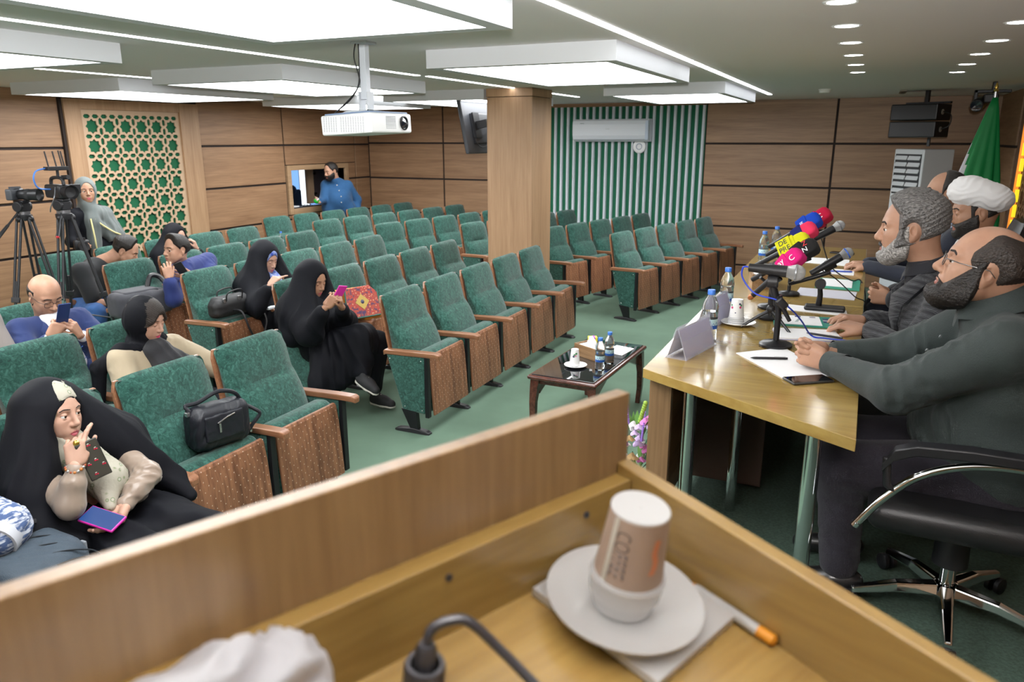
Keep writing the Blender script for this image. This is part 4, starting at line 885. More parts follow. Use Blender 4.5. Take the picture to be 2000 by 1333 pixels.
pc = thing('ceiling_camera', 'black video camera on a ceiling bracket at the upper right beside the flagpole', 'camera', (.93, 8.75, ZC))
b = MB(); b.box((-.10, -.03, -.10), (.20, .03, -.07)).box((.04, -.03, -.10), (.08, .03, 0)).box((-.10, -.03, -.17), (-.07, .03, -.07)); b.build('bracket', BLACKM, pc, smooth=False, bev=.006)
b = MB(); b.M = Matrix.Translation((-.05, 0, -.20)) @ axis_M((0, 0, 0), (-.35, -1, -.25)); b.lathe([(.04, -.10), (.06, -.08), (.06, .05), (.055, .07)], 24); b.build('body', BLACK, pc)
b = MB(); b.M = Matrix.Translation((-.05, 0, -.20)) @ axis_M((0, 0, 0), (-.35, -1, -.25)); b.lathe([(.048, .0705), (.048, .085), (.035, .08), (.0005, .078)], 24); b.build('lens', mat('lens_glass', (.01, .012, .02)), pc)
b = MB(); b.box((-.02, -.06, -.19), (.10, .06, -.11)); b.build('base', BLACK, pc, smooth=False, bev=.01)
# flag
fg = thing('flag_on_pole', 'green, white and red flag draped from a tall pole with a gold finial', 'flag', (.99, 8.35, DZ))
MB().tube([(0, 0, 0), (-.03, 0, 1.98)], .013, 14).build('pole', mat('pole_silver', (.6, .6, .62), .25, .8), fg)
b = MB(); b.M = Matrix.Translation((-.03, 0, 1.98)); b.lathe([(.013, 0), (.022, .012), (.012, .026), (.016, .045), (.004, .08)], 16); b.build('finial', mat('gold', (.75, .5, .12), .25, .9), fg)
MB().lathe([(.14, 0), (.15, .01), (.12, .03), (.03, .045)], 28).build('base', mat('gold', (.75, .5, .12)), fg)
fm = MB(); rs = []; N = 46
for i in range(15):
    k = i/14; z = 1.93-1.35*k; wd_ = .02+.20*min(1, k*1.25)**.9; r_ = []
    for j in range(N):
        t = j/(N-1); a = -2.2+4.4*t
        fold = 1+.10*sin(9*t*3.14+1.5*k)*min(1, 2*k)
        r_.append((-.03+wd_*fold*sin(a*.62)*.95-.02*k-.10*k*(1-t), -.03-.34*wd_*cos(a*.62)*fold+.05*k, z-.05*k*abs(a)*.4))
    rs.append(r_)
fm.rings(rs, False, False, closed=False)
GR, WH, RD = mat('flag_green', (.0, .20, .045), .6), mat('flag_white', (.68, .66, .72), .7), mat('flag_red', (.5, .02, .04), .7)
fo_ = fm.build('flag_cloth', [GR, WH, RD], fg, sharp=0)
mi = []
for i in range(14):
    for j in range(N-1):
        t = j/(N-1); k = i/14; lim = .55*max(0, k-.22); mi.append(0 if t > lim else (1 if t > lim-.22 else 2))
fo_.data.polygons.foreach_set('material_index', mi); so = fo_.modifiers.new('thick', 'SOLIDIFY'); so.thickness = .004
sc_ = MB()     # woven border script between the bands
for i in range(5, 14):
    for dj in range(3):
        k = i/14; j = int((.55*max(0, k-.22))*(N-1))-1
        if j < 0: continue
        p = V(rs[i][j]); q = V(rs[i][j+1]); p2_ = V(rs[i+1][j])
        w0 = p+(p2_-p)*(dj/3); nrm = (q-p).cross(p2_-p).normalized()*(-.005)
        sc_.add([w0+nrm, w0+(q-p)*.8+nrm, w0+(q-p)*.8+(p2_-p)*.18+nrm, w0+(p2_-p)*.18+nrm], [(0, 1, 2, 3)])
tag(sc_.build('border_script', mat('flag_script', (.75, .78, .72), .7), fg, smooth=False), kind='stuff')
# ------------------------------------------------------------------ people: soft-union distance fields turned into smooth surfaces
F32 = np.float32
def A3(p): return np.array(p, dtype=F32)
def rot_of(fwd, up=(0, 0, 1)):
    f = V(fwd).normalized(); l = V(up).cross(f).normalized(); u = f.cross(l); return np.array([[f.x, l.x, u.x], [f.y, l.y, u.y], [f.z, l.z, u.z]], dtype=F32)
def d_cone(P, a, b, ra, rb):
    a, b = A3(a), A3(b); ba = b-a; L = float(ba@ba)
    t = np.clip(((P-a)@ba)/max(L, 1e-9), 0, 1); q = P-a-t[:, None]*ba
    return np.sqrt((q*q).sum(1))-(ra+(rb-ra)*t)
def d_ell(P, c, r, M=None):
    q = P-A3(c)
    if M is not None: q = q@M
    r = A3(r); k0 = np.sqrt(((q/r)**2).sum(1)); k1 = np.sqrt(((q/(r*r))**2).sum(1)); return k0*(k0-1)/np.maximum(k1, 1e-6)
def d_box(P, c, h, r, M=None):
    q = P-A3(c)
    if M is not None: q = q@M
    q = np.abs(q)-A3(h)+r; return np.sqrt((np.maximum(q, 0)**2).sum(1))+np.minimum(q.max(1), 0)-r
def smin(a, b, k):
    if k <= 0: return np.minimum(a, b)
    h = np.maximum(k-np.abs(a-b), 0)/k; return np.minimum(a, b)-h*h*k*.25
def smax(a, b, k): return -smin(-a, -b, k)
_G = None
def prim_box(p):
    if p[0][-1] == 'c': a, b, r = np.array(p[1]), np.array(p[2]), max(p[3], p[4]); return np.minimum(a, b)-r, np.maximum(a, b)+r
    r = max(p[2]) if p[0][-1] == 'e' else float(np.linalg.norm(p[2])); c = np.array(p[1]); return c-r, c+r
def prim_dist(P, p, k):
    t = p[0][-1]
    if t == 'c': return d_cone(P, *p[1:5]), (p[5] if len(p) > 5 else k)
    if t == 'e': return d_ell(P, p[1], p[2], p[3] if len(p) > 3 else None), (p[4] if len(p) > 4 else k)
    return d_box(P, p[1], p[2], p[3], p[4] if len(p) > 4 else None), (p[5] if len(p) > 5 else k)
def field(P, prims, k=.02):
    """prims: ('c',a,b,ra,rb[,k]) ('e',c,r[,M,k]) ('b',c,h,r[,M,k]); a leading '-' carves. On a full grid each shape only touches its own block"""
    if _G is not None and len(P) == int(np.prod(_G[2])):
        lo, h, n = _G; D = np.full(n, 1.0, dtype=F32); G4 = P.reshape(tuple(n)+(3,))
        for p in prims:
            a, b = prim_box(p); kk = (p[5] if len(p) > 5 else k) if p[0][-1] != 'e' else (p[4] if len(p) > 4 else k); pad = kk+3*h+.012
            i0 = np.clip(np.floor((a-pad-lo)/h).astype(int), 0, n); i1 = np.clip(np.ceil((b+pad-lo)/h).astype(int)+1, 0, n)
            if (i1 <= i0).any(): continue
            sl = tuple(slice(x, y) for x, y in zip(i0, i1)); sub = G4[sl]; e, kk = prim_dist(sub.reshape(-1, 3), p, k); e = e.reshape(sub.shape[:3])
            D[sl] = smax(D[sl], -e, kk) if p[0][0] == '-' else smin(D[sl], e, kk)
        return D.reshape(-1)
    d = None
    for p in prims:
        e, kk = prim_dist(P, p, k)
        d = e if d is None else (smax(d, -e, kk) if p[0][0] == '-' else smin(d, e, kk))
    return d
def bounds(prims, pad):
    lo, hi = np.full(3, 9e9), np.full(3, -9e9)
    for p in prims:
        if p[0][0] == '-': continue
        if p[0] == 'c': pts = [(p[1], p[3]), (p[2], p[4])]
        elif p[0] == 'e': pts = [(p[1], max(p[2]))]
        else: pts = [(p[1], float(np.linalg.norm(p[2])))]
        for c, r in pts: lo = np.minimum(lo, np.array(c)-r); hi = np.maximum(hi, np.array(c)+r)
    return lo-pad, hi+pad
def surface(fn, lo, hi, h):
    """surface nets over a regular grid; fn(P) -> distance"""
    n = np.maximum(np.ceil((hi-lo)/h).astype(int)+1, 3); ax = [lo[i]+h*np.arange(n[i]) for i in range(3)]
    G = np.stack(np.meshgrid(*ax, indexing='ij'), -1).reshape(-1, 3).astype(F32)
    global _G; _G = (lo, h, n); D = fn(G).reshape(n).astype(F32); _G = None; D = np.pad(D[1:-1, 1:-1, 1:-1], 1, constant_values=h)
    S = D < 0; c = n-1
    cnt = np.zeros(c, dtype=np.int8)
    for i in (0, 1):
        for j in (0, 1):
            for k in (0, 1): cnt += S[i:i+c[0], j:j+c[1], k:k+c[2]]
    act = (cnt > 0) & (cnt < 8); idx = np.full(c, -1, dtype=np.int64); ii = np.argwhere(act); idx[act] = np.arange(len(ii))
    acc = np.zeros((len(ii), 3)); w = np.zeros(len(ii))
    for a in range(3):
        b, e = (a+1) % 3, (a+2) % 3
        for u in (0, 1):
            for v in (0, 1):
                o0 = np.zeros(3, int); o0[b] = u; o0[e] = v; o1 = o0.copy(); o1[a] = 1
                p, q = ii+o0, ii+o1; d0, d1 = D[tuple(p.T)], D[tuple(q.T)]; x = (d0 < 0) != (d1 < 0)
                t = np.where(x, d0/np.where(x, d0-d1, 1), 0); pt = o0[None, :].astype(float).repeat(len(ii), 0); pt[:, a] += t
                acc[x] += pt[x]; w[x] += 1
    Vt = (ii+acc/np.maximum(w, 1)[:, None])*h+lo
    fs = []
    for a in range(3):
        b, e = (a+1) % 3, (a+2) % 3; sl0 = [slice(None)]*3; sl1 = [slice(None)]*3; sl0[a] = slice(0, n[a]-1); sl1[a] = slice(1, n[a])
        x = S[tuple(sl0)] != S[tuple(sl1)]; pos = np.argwhere(x); ok = (pos[:, b] > 0) & (pos[:, e] > 0) & (pos[:, b] < c[b]) & (pos[:, e] < c[e]); pos = pos[ok]
        ins = S[tuple(pos.T)]; eb = np.eye(3, dtype=int)[b]; ee = np.eye(3, dtype=int)[e]
        q = np.stack([idx[tuple((pos-eb-ee).T)], idx[tuple((pos-ee).T)], idx[tuple(pos.T)], idx[tuple((pos-eb).T)]], 1)
        q = np.where(ins[:, None], q, q[:, ::-1]); fs.append(q)
    Fc = np.concatenate(fs); return Vt, Fc[(Fc >= 0).all(1)]
def vnormals(v, f):
    nrm = np.cross(v[f[:, 2]]-v[f[:, 0]], v[f[:, 3]]-v[f[:, 1]]); out = np.zeros_like(v)
    for i in range(4):
        for a in range(3): out[:, a] += np.bincount(f[:, i], nrm[:, a], len(v))
    return out/np.maximum(np.linalg.norm(out, axis=1, keepdims=True), 1e-9)
def relax(v, f, n=1, a=.5):
    for _ in range(n):
        s = np.zeros_like(v); w = np.zeros(len(v))
        for i in range(4):
            w += 2*np.bincount(f[:, i], minlength=len(v))
            for j in (1, 3):
                q = v[f[:, (i+j) % 4]]
                for x in range(3): s[:, x] += np.bincount(f[:, i], q[:, x], len(v))
        v = v+a*(s/np.maximum(w, 1)[:, None]-v)
    return v
def nz(P, s, seed=0):
    """cheap smooth noise in about -1..1"""
    r = np.random.RandomState(seed); o = np.zeros(len(P))
    for i in range(5):
        k = r.normal(size=3)*s*(1+.6*i); o += np.sin(P@k+r.uniform(0, 6.28)+1.3*np.sin(P@(r.normal(size=3)*s*.7)))/(1+.5*i)
    return o/2.2
def folds(P, d, s, seed=0, warp=1.2):
    """ridged folds running along direction d"""
    d = A3(d)/np.linalg.norm(d); Q = P-.8*(P@d)[:, None]*d; return 1-np.abs(np.sin(Q@A3(np.random.RandomState(seed).normal(size=3))*s+warp*nz(P, s*.25, seed+3)))*1.6
def wrinkle(amp, s, seed=0, mask=None):
    """uneven soft creases: ridges that come and go"""
    def f(v):
        a = 1-np.abs(nz(v, s, seed))*2.2; b = np.clip(nz(v, s*.35, seed+11)+.25, 0, 1); r = amp*(np.maximum(a, -.6)*b)
        return r*mask(v) if mask is not None else r
    return f
def blob(name, prims, m, parent, h=.01, k=.02, disp=None, smooth=1, post=None, pad=.03):
    lo, hi = bounds(prims, pad); fn = lambda P: field(P, prims, k)
    if post: base = fn; fn = lambda P: post(P, base(P))
    v, f = surface(fn, lo, hi, h); v = relax(v, f, smooth)
    if disp is not None: v = v+vnormals(v, f)*disp(v)[:, None]
    return mesh_obj(name, v, f, m, parent, True, 0)
def L(a, b, t): return tuple(np.array(a)+(np.array(b)-np.array(a))*t)

# ---- hands
def hand_prims(wr, d, palm, side, curl=(25, 40, 25), spread=8, thumb=(35, 25), s=1.0, curls=None):
    """wrist, direction to the fingers, palm-facing normal; side=+1: thumb on +lat side (lat = d x palm)"""
    d = np.array(V(d).normalized()); pn = V(palm); pn = np.array((pn-V(d)*pn.dot(V(d))).normalized()); lat = np.cross(d, pn)*side
    wr = np.array(wr); out = []; pl = .090*s; kn = []
    for i, o_ in enumerate((.030, .010, -.011, -.030)):
        kpos = wr+d*(pl-(.002, 0, .005, .014)[i]*s)+lat*o_*s-pn*.004*s; kn.append(kpos)
        out.append(('c', tuple(wr+lat*o_*.62*s+d*.012*s), tuple(kpos), .0155*s, .0118*s, .014*s))
    out.append(('c', tuple(wr+lat*.018*s+d*.02*s+pn*.008*s), tuple(wr+d*.045*s+lat*.026*s+pn*.010*s), .017*s, .013*s, .012*s))
    out.append(('c', tuple(wr-lat*.02*s+d*.02*s+pn*.006*s), tuple(wr+d*.055*s-lat*.026*s+pn*.008*s), .014*s, .011*s, .012*s))
    for i, (ln, kp) in enumerate(zip(((.042, .026, .021), (.047, .030, .022), (.043, .028, .021), (.034, .021, .018)), kn)):
        c = curls[i] if curls else curl; a = 0; p = kp; sp = R(spread*(1.5-i)); r = (.0098, .0100, .0094, .0083)[i]*s
        dd = d*cos(sp)+lat*sin(sp)
        for j in range(3):
            a += R(c[j]); v = dd*cos(a)+pn*sin(a); q = p+v*ln[j]*s
            out.append(('c', tuple(p), tuple(q), r*(1-.08*j), r*(.92-.10*j), .005*s)); p = q
    p = wr+d*.022*s+lat*.026*s+pn*.006*s; a0 = R(thumb[0]); v = d*cos(a0)+lat*sin(a0)*.8+pn*.35; v /= np.linalg.norm(v)
    q = p+v*.044*s; out.append(('c', tuple(p), tuple(q), .0145*s, .0112*s, .010*s))
    v2 = v*cos(R(thumb[1]))+(d*.7+pn*.5)*sin(R(thumb[1])); v2 /= np.linalg.norm(v2); q2 = q+v2*.031*s; out.append(('c', tuple(q), tuple(q2), .0110*s, .0100*s, .005*s))
    v3 = v2*cos(R(15))+d*sin(R(15)); v3 /= np.linalg.norm(v3); out.append(('c', tuple(q2), tuple(q2+v3*.024*s), .0100*s, .0080*s, .005*s))
    return out

# ---- head: local frame x forward, y left, z up, middle of the skull at the origin
def head_prims(fem=0, nose=1.0, jaw=1.0, fat=0.0):
    j = jaw*(.92 if fem else 1); nl = nose*(.86 if fem else 1)
    P = [('e', (-.014, 0, .040), (.098, .0775, .086), None, .03), ('e', (-.03, 0, .015), (.080, .072, .075), None, .03),
         ('e', (.022, 0, -.012), (.068, .062, .085), None, .03),
         ('c', (.000, .050*j, -.052), (.060, .020*j, -.092), .022+fat*.01, .017, .03), ('c', (.000, -.050*j, -.052), (.060, -.020*j, -.092), .022+fat*.01, .017, .03),
         ('e', (.066, 0, -.092+.004*fem), (.022, .022, .019), None, .025),                      # chin
         ('e', (.050, .040, -.022), (.030, .024, .026), None, .02), ('e', (.050, -.040, -.022), (.030, .024, .026), None, .02),   # cheek bones
         ('e', (.052, .034, -.054), (.028, .022+fat*.008, .028), None, .02), ('e', (.052, -.034, -.054), (.028, .022+fat*.008, .028), None, .02),
         ('c', (.078, .010, .030), (.066, .046, .026), .011-.003*fem, .010, .014), ('c', (.078, -.010, .030), (.066, -.046, .026), .011-.003*fem, .010, .014),   # brow
         ('e', (.072, 0, -.058), (.024, .028, .022), None, .018),                                # muzzle
         ('-e', (.093, .032, .006), (.019, .020, .0125), None, .012), ('-e', (.093, -.032, .006), (.019, .020, .0125), None, .012),
         ('c', (.083, 0, .016), (.098+.009*nl, 0, -.025), .0085, .0112*nl, .010), ('e', (.094+.009*nl, 0, -.029), (.0135*nl, .0125*nl, .0115), None, .008),
         ('e', (.092, .0125*nl, -.033), (.0115, .0085, .0085), None, .006), ('e', (.092, -.0125*nl, -.033), (.0115, .0085, .0085), None, .006),
         ('-e', (.098, .0065, -.0425), (.005, .0042, .004), None, .003), ('-e', (.098, -.0065, -.0425), (.005, .0042, .004), None, .003),
         ('c', (.091, .007, -.0590), (.080, .023, -.0655), .0062, .0035, .006), ('c', (.091, -.007, -.0590), (.080, -.023, -.0655), .0062, .0035, .006),
         ('c', (.0895, .0, -.0715), (.080, .019, -.0685), .0072, .004, .006), ('c', (.0895, -.0, -.0715), (.080, -.019, -.0685), .0072, .004, .006),
         ('-c', (.0985, -.0, -.0655), (.084, .022, -.0672), .0022, .0012, .003), ('-c', (.0985, .0, -.0655), (.084, -.022, -.0672), .0022, .0012, .003)]
    return P
EYES = [(.0735, .0315, .0045), (.0735, -.0315, .0045)]
def lids(P, d, openness, look=0):
    for e in EYES:
        q = P-A3(e); s = np.sqrt((q*q).sum(1))-.0148
        up = -(q[:, 2]-(.0125*openness-.0045)+.10*np.abs(q[:, 1])); lo = (q[:, 2]+.0062)
        d = smin(d, np.maximum(s, up), .003); d = smin(d, np.maximum(s, lo), .003)
    return d
def ear_prims(sg):
    y = .077*sg; M = rot_of((.94, .34*sg, -.12)); o = [('e', (-.018, y, -.004), (.0185, .008, .031), M, .006), ('e', (-.012, y*.985, -.028), (.010, .0075, .013), M, .008),
            ('-e', (-.013, y*1.10, .002), (.0095, .007, .017), M, .004)]
    return o
NECK = lambda n0, n1, r0=.056, r1=.060: ('c', n0, n1, r0, r1, .03)
def mk_skin(name, c, c2): return mat(name, c, .48, spec=.4, sss=.08, vary=.1, vscale=18, vcol=c2, bump=.04, bscale=900)
SKIN_M = mk_skin('skin_olive', (.38, .205, .135, 1), (.45, .255, .17, 1)); SKIN_T = mk_skin('skin_tan', (.32, .165, .10, 1), (.38, .21, .135, 1)); SKIN_F = mk_skin('skin_light', (.44, .255, .185, 1), (.50, .30, .22, 1))
EYEW = mat('eye_white', (.72, .70, .68), .15); IRIS = mat('iris_brown', (.04, .018, .008), .1); PUP = mat('pupil', (.004, .004, .004), .05)
LIPM = mat('lips_male', (.34, .13, .105), .4); LIPF = mat('lips_rose', (.50, .10, .13), .3); BROW = mat('brow_dark', (.018, .012, .010), .8)
def hairmat(name, a, b): return mat(name, a, .42, spec=.45, vary=.5, vscale=1.6, vcol=b, stretch=(50, 260, 80), bump=.5, bscale=2)
HAIRB = hairmat('hair_black', (.006, .005, .005, 1), (.022, .017, .014, 1)); HAIRG = hairmat('hair_grey', (.022, .020, .019, 1), (.23, .22, .215, 1)); BEARDG = hairmat('beard_grey', (.08, .075, .07, 1), (.48, .46, .44, 1)); HAIRD = hairmat('hair_brown', (.012, .008, .006, 1), (.035, .025, .02, 1))

class Head:
    def __init__(s, parent, c, fwd, up=(0, 0, 1), fem=0, skin=None, size=1.0, openness=.55, gaze=(1, 0, 0), nose=1, jaw=1, fat=0, ears=(1, -1), res=.0032, neck=None, brows=1, lipm=None):
        s.M = rot_of(fwd, up)*1.0; s.c = np.array(c, dtype=float); s.size = size; s.parent = parent; s.res = res; s.fem = fem
        s.pr = head_prims(fem, nose, jaw, fat); s.open = openness; s.skin = skin
        s.nl = (s.inv(neck[0]), s.inv(neck[1])) if neck else ((-.03, 0, -.06), (-.05, 0, -.18))
        s.full = s.pr+[('c', (-.028, 0, -.045), s.nl[0], .054-.006*fem, .055-.008*fem, .03), ('c', s.nl[0], s.nl[1], .055-.008*fem, .060-.008*fem, .03)]
        for e in ears: s.full = s.full+ear_prims(e)
        lo, hi = bounds(s.full, .012)
        fn = lambda P: lids(P, field(P, s.full, .015), s.open)
        v, f = surface(fn, lo, hi, res); v = relax(v, f, 1, .35)
        mi = np.zeros(len(f), dtype=int); fc = v[f].mean(1)
        ay = np.abs(fc[:, 1]); lm = (fc[:, 0] > .070) & (ay < .0225) & (fc[:, 2] > -.0775+.9*np.maximum(ay-.009, 0)) & (fc[:, 2] < -.0565-.0018*(ay < .0025)-.52*np.maximum(ay-.006, 0)); mi[lm] = 1
        s.v, s.f, s.mi = s.out(v), f, mi; s.lipm = lipm or (LIPF if fem else LIPM)
        for i, e in enumerate(EYES):
            g = V(gaze).normalized(); b = MB(); b.M = axis_M(e, (g.x, g.y, g.z)); b.cur = 0; r = .0125
            rs = []; n = 20
            for j, t in enumerate([pi*(k+.02)/14.04 for k in range(15)]): rs.append([(r*sin(t)*cos(2*pi*q/n), r*sin(t)*sin(2*pi*q/n), r*cos(t)) for q in range(n)])
            b.rings(rs[::-1]); b.m = []
            for ring in range(14): b.m += [2 if 14-ring <= 2 else (1 if 14-ring <= 4 else 0)]*n
            b.m += [0, 2]; b.v = [tuple(x) for x in s.out(np.array([tuple(p) for p in b.v]))]
            b.build('eye', [EYEW, IRIS, PUP], parent, sharp=0)
        if brows:
            s.shell('eyebrow', BROW, .0022, lambda P: np.maximum(np.maximum(np.abs(P[:, 2]-.0305+.45*np.maximum(np.abs(P[:, 1])-.036, 0)-.14*(np.minimum(np.abs(P[:, 1]), .036)-.024)+.0006*np.sin(P[:, 1]*900))-(.0040-.0012*fem), np.maximum(np.abs(P[:, 1])-.053, .012-np.abs(P[:, 1]))), .03-P[:, 0]), res=.0028)
    def inv(s, p): return tuple((np.array(p)-s.c)@s.M/s.size)
    def out(s, v): return (v*s.size)@s.M.T+s.c
    def shell(s, name, m, t, region, noise=None, res=None, extra=None, grow=.0, full=False, box=None, smooth=1, taper=0):
        """a layer of thickness t on the head where region(P) < 0"""
        base = s.full if full else s.pr; res = res or s.res
        lo, hi = bounds(base, (.03 if callable(t) else t)+.015+grow)
        if box: lo, hi = np.maximum(lo, box[0]), np.minimum(hi, box[1])
        def fn(P):
            d = lids(P, field(P, base, .015), 1.0)
            tt = t(P) if callable(t) else t; rg = region(P)
            if taper: tt = np.maximum(tt*np.clip(-rg/taper, 0, 1)**.7, .0007)
            d = d-tt
            if noise is not None: d = d+noise(P)
            if extra: d = smin(d, field(P, extra, .015), .012)
            return smax(d, rg, .004 if not taper else 0)
        v, f = surface(fn, lo, hi, res); v = relax(v, f, smooth, .4)
        return mesh_obj(name, s.out(v), f, m, s.parent, True, 0)
def ear_gap(P): return (1-np.sqrt(((P[:, 0]+.014)/.026)**2+((P[:, 2]+.006)/.037)**2))*.025
def beard_region(P, cheek=.42, back=-.012, top=-.014, lip=.011):
    up = P[:, 2]-top+cheek*np.maximum(P[:, 0]-.005, 0); up = np.minimum(up, np.maximum(P[:, 2]+.0475+.35*np.abs(P[:, 1]), .066-P[:, 0]))
    side = np.maximum(back-P[:, 0], .03-P[:, 0]-.9*np.maximum(-.03-P[:, 2], 0)-.042)
    mouth = (1-np.sqrt((P[:, 1]/.0245)**2+((P[:, 2]+.0665)/lip)**2))*.012
    return np.maximum(np.maximum(up, side), np.where(P[:, 0] > .066, mouth, -1))
def body_of(parent, skin, head, hands=(), inner=None, lipm=None, res=.0034):
    """one body mesh: head, neck, hands and the limbs inside the clothes"""
    vs, fs, ms = [head.v], [head.f], [head.mi]; n = len(head.v)
    for pr in hands:
        lo, hi = bounds(pr, .012); v, f = surface(lambda P: field(P, pr, .008), lo, hi, res); v = relax(v, f, 1, .4)
        vs.append(v); fs.append(f+n); ms.append(np.zeros(len(f), int)); n += len(v)
    if inner:
        lo, hi = bounds(inner, .03); v, f = surface(lambda P: field(P, inner, .03), lo, hi, .022); vs.append(v); fs.append(f+n); ms.append(np.zeros(len(f), int))
    return mesh_obj('body', np.concatenate(vs), np.concatenate(fs), [skin, head.lipm], parent, True, 0, np.concatenate(ms))
def person(label, loc, rz=0, group=None): return thing('person', label, 'person', loc, rz, group)
def shoe(parent, an, toe, m, solem=None, s=1.0):
    an, toe = np.array(an), np.array(toe); pr = [('c', tuple(an+[0, 0, .0]), tuple(L(an, toe, .3)), .038*s, .034*s), ('c', tuple(L(an, toe, .25)), tuple(toe), .040*s, .032*s), ('c', tuple(an-(toe-an)*.18), tuple(L(an, toe, .2)), .036*s, .036*s)]
    z0 = min(an[2], toe[2])-.034*s
    def post(P, d):
        ax = toe-an; nrm = np.cross(ax, [ax[1], -ax[0], 0]); return d
    o = blob('shoe', pr, m, parent, .009, .03)
    return o
# ------------------------------------------------------------------ the panel at the table
def sub(o):
    o = np.array(o, float); return lambda *p: tuple(np.array(p if len(p) == 3 else p[0], float)-o)
def arm(sh, el, wr, r0=.062, r1=.052, r2=.038, k=.03): return [('c', sh, el, r0, r1, k), ('c', el, wr, r1*.98, r2, k)]
def torso(shL, shR, waL, waR, rs=.068, rc=.11, rw=.12):
    mL, mR = L(L(shL, waL, .42), L(shR, waR, .42), .22), L(L(shR, waR, .42), L(shL, waL, .42), .22)
    return [('c', shL, shR, rs, rs, .06), ('c', mL, mR, rc, rc, .08), ('c', waL, waR, rw, rw, .08)]
def inner_body(shL, shR, waL, waR, arms=(), legs=()):
    pr = [('c', shL, shR, .045, .045), ('c', L(shL, shR, .3), L(waL, waR, .3), .07, .07), ('c', L(shL, shR, .7), L(waL, waR, .7), .07, .07), ('c', waL, waR, .07, .07)]
    for a in arms: pr += [('c', a[0], a[1], .036, .033), ('c', a[1], a[2], .033, .026)]
    for l in legs: pr += [('c', l[0], l[1], .06, .045), ('c', l[1], l[2], .042, .032)]
    return pr
def cloth(name, c, rough=.85, c2=None, vscale=6, bump=.3, bscale=350, sheen=.1): return mat(name, c, rough, sheen=sheen, bump=bump, bscale=bscale, vary=.12 if c2 else 0, vcol=c2, vscale=vscale)
def foldfn(d, s, amp, seed=0, mask=None):
    def f(v):
        a = amp*folds(v, d, s, seed); return a*mask(v) if mask is not None else a
    return f
def glasses(h, m, w=.024, hh=.019, drop=.004):
    g = MB()
    for sy in (1, -1):
        pts = [(.099-.10*max(0, abs(sy*.032+w*cos(a)*1.0)-.035), sy*.0325+w*math.copysign(abs(cos(a))**.6, cos(a)), .002-drop*0+hh*math.copysign(abs(sin(a))**.6, sin(a))) for a in [2*pi*i/24 for i in range(25)]]
        g.tube(pts, .0014, 6, cap=False); g.tube([(.096, sy*.056, .008), (.06, sy*.076, .007), (-.015, sy*.083, .010), (-.035, sy*.082, -.006)], .0013, 6)
    g.tube([(.099, .009, .006), (.101, 0, .009), (.099, -.009, .006)], .0013, 6)
    g.v = [tuple(x) for x in h.out(np.array(g.v))]; return g.build('glasses', m, h.parent)

# --- near man: dark green shirt, black beard, thin glasses
o = (.42, 2.78, DZ); w = sub(o)
t = person('bald bearded man in dark green shirt and thin glasses sitting nearest us at the table', o)
h = Head(t, w(.352, 2.775, 1.600), (-.965, .05, .24), (.25, 0, .97), skin=SKIN_M, size=1.09, openness=.5, nose=1.05, fat=.8, res=.0030, neck=(w(.41, 2.775, 1.56), w(.455, 2.78, 1.42)), gaze=(1, .1, -.15))
lh, rh = w(-.075, 2.860, 1.222), w(-.072, 2.945, 1.230)
shL, shR, elL, elR = w(.43, 2.565, 1.40), w(.43, 2.995, 1.405), w(.15, 2.585, 1.222), w(.17, 3.075, 1.222)
hands = [hand_prims(lh, (-.86, .42, .12), (.35, .92, -.15), -1, curls=[(45, 60, 35)]*4, thumb=(15, 20), s=1.04), hand_prims(rh, (-.93, -.18, .06), (-.2, -.97, -.05), 1, curls=[(80, 72, 25), (82, 74, 25), (84, 74, 25), (86, 74, 30)], spread=5, thumb=(10, 25), s=1.04)]
waL, waR = w(.50, 2.68, 1.0), w(.50, 2.88, 1.0)
body_of(t, SKIN_M, h, hands, inner_body(shL, shR, waL, waR, [(shL, elL, lh), (shR, elR, rh)], [(w(.48, 2.68, .93), w(.0, 2.66, .92), w(.04, 2.68, .55)), (w(.48, 2.88, .93), w(.0, 2.92, .92), w(.04, 2.92, .55))]))
h.shell('beard', HAIRB, lambda P: .010+.017*np.clip((-.055-P[:, 2])/.05, 0, 1), lambda P: beard_region(P, 1.3, -.008, .032), noise=lambda P: .0016*nz(P, 320, 5)+.0014*np.abs(np.sin(P[:, 1]*600+P[:, 2]*300+P[:, 0]*200)), res=.0028, taper=.012)
h.shell('hair', HAIRD, lambda P: .007+.007*np.clip(-P[:, 0]/.08, 0, 1), lambda P: np.maximum(smax(np.maximum(-(P[:, 2]+.052+.35*P[:, 0]), P[:, 0]-.040+.62*np.maximum(P[:, 2]-.045, 0)+.6*np.maximum(.022-P[:, 2], 0)), (P[:, 2]-.113-.12*P[:, 0])*.9, .02), ear_gap(P)), noise=lambda P: .0007*np.sin(P[:, 0]*700+40*P[:, 2]+5*nz(P, 20, 3)), res=.003, taper=.035)
GWIRE = mat('glasses_wire', (.12, .12, .12), .25, .8); glasses(h, GWIRE, .022, .016)
GS = cloth('shirt_dark_green', (.018, .027, .026), .72, (.024, .035, .033, 1))
def arms_mask(v): return np.clip((.16-v[:, 0])/.2, .25, 1)
pr = torso(shL, shR, waL, waR, .085, .155, .165)+[('e', w(.38, 2.78, 1.08), (.17, .21, .16), None, .1)]+arm(shL, elL, w(-.045, 2.82, 1.224), .088, .070, .041)+arm(shR, elR, w(-.035, 2.985, 1.228), .086, .068, .041)+[('c', w(.40, 2.78, 1.45), w(.44, 2.78, 1.40), .085, .12, .06)]
blob('shirt', pr, GS, t, .0085, .05, wrinkle(.009, 24, 3, arms_mask), 2)
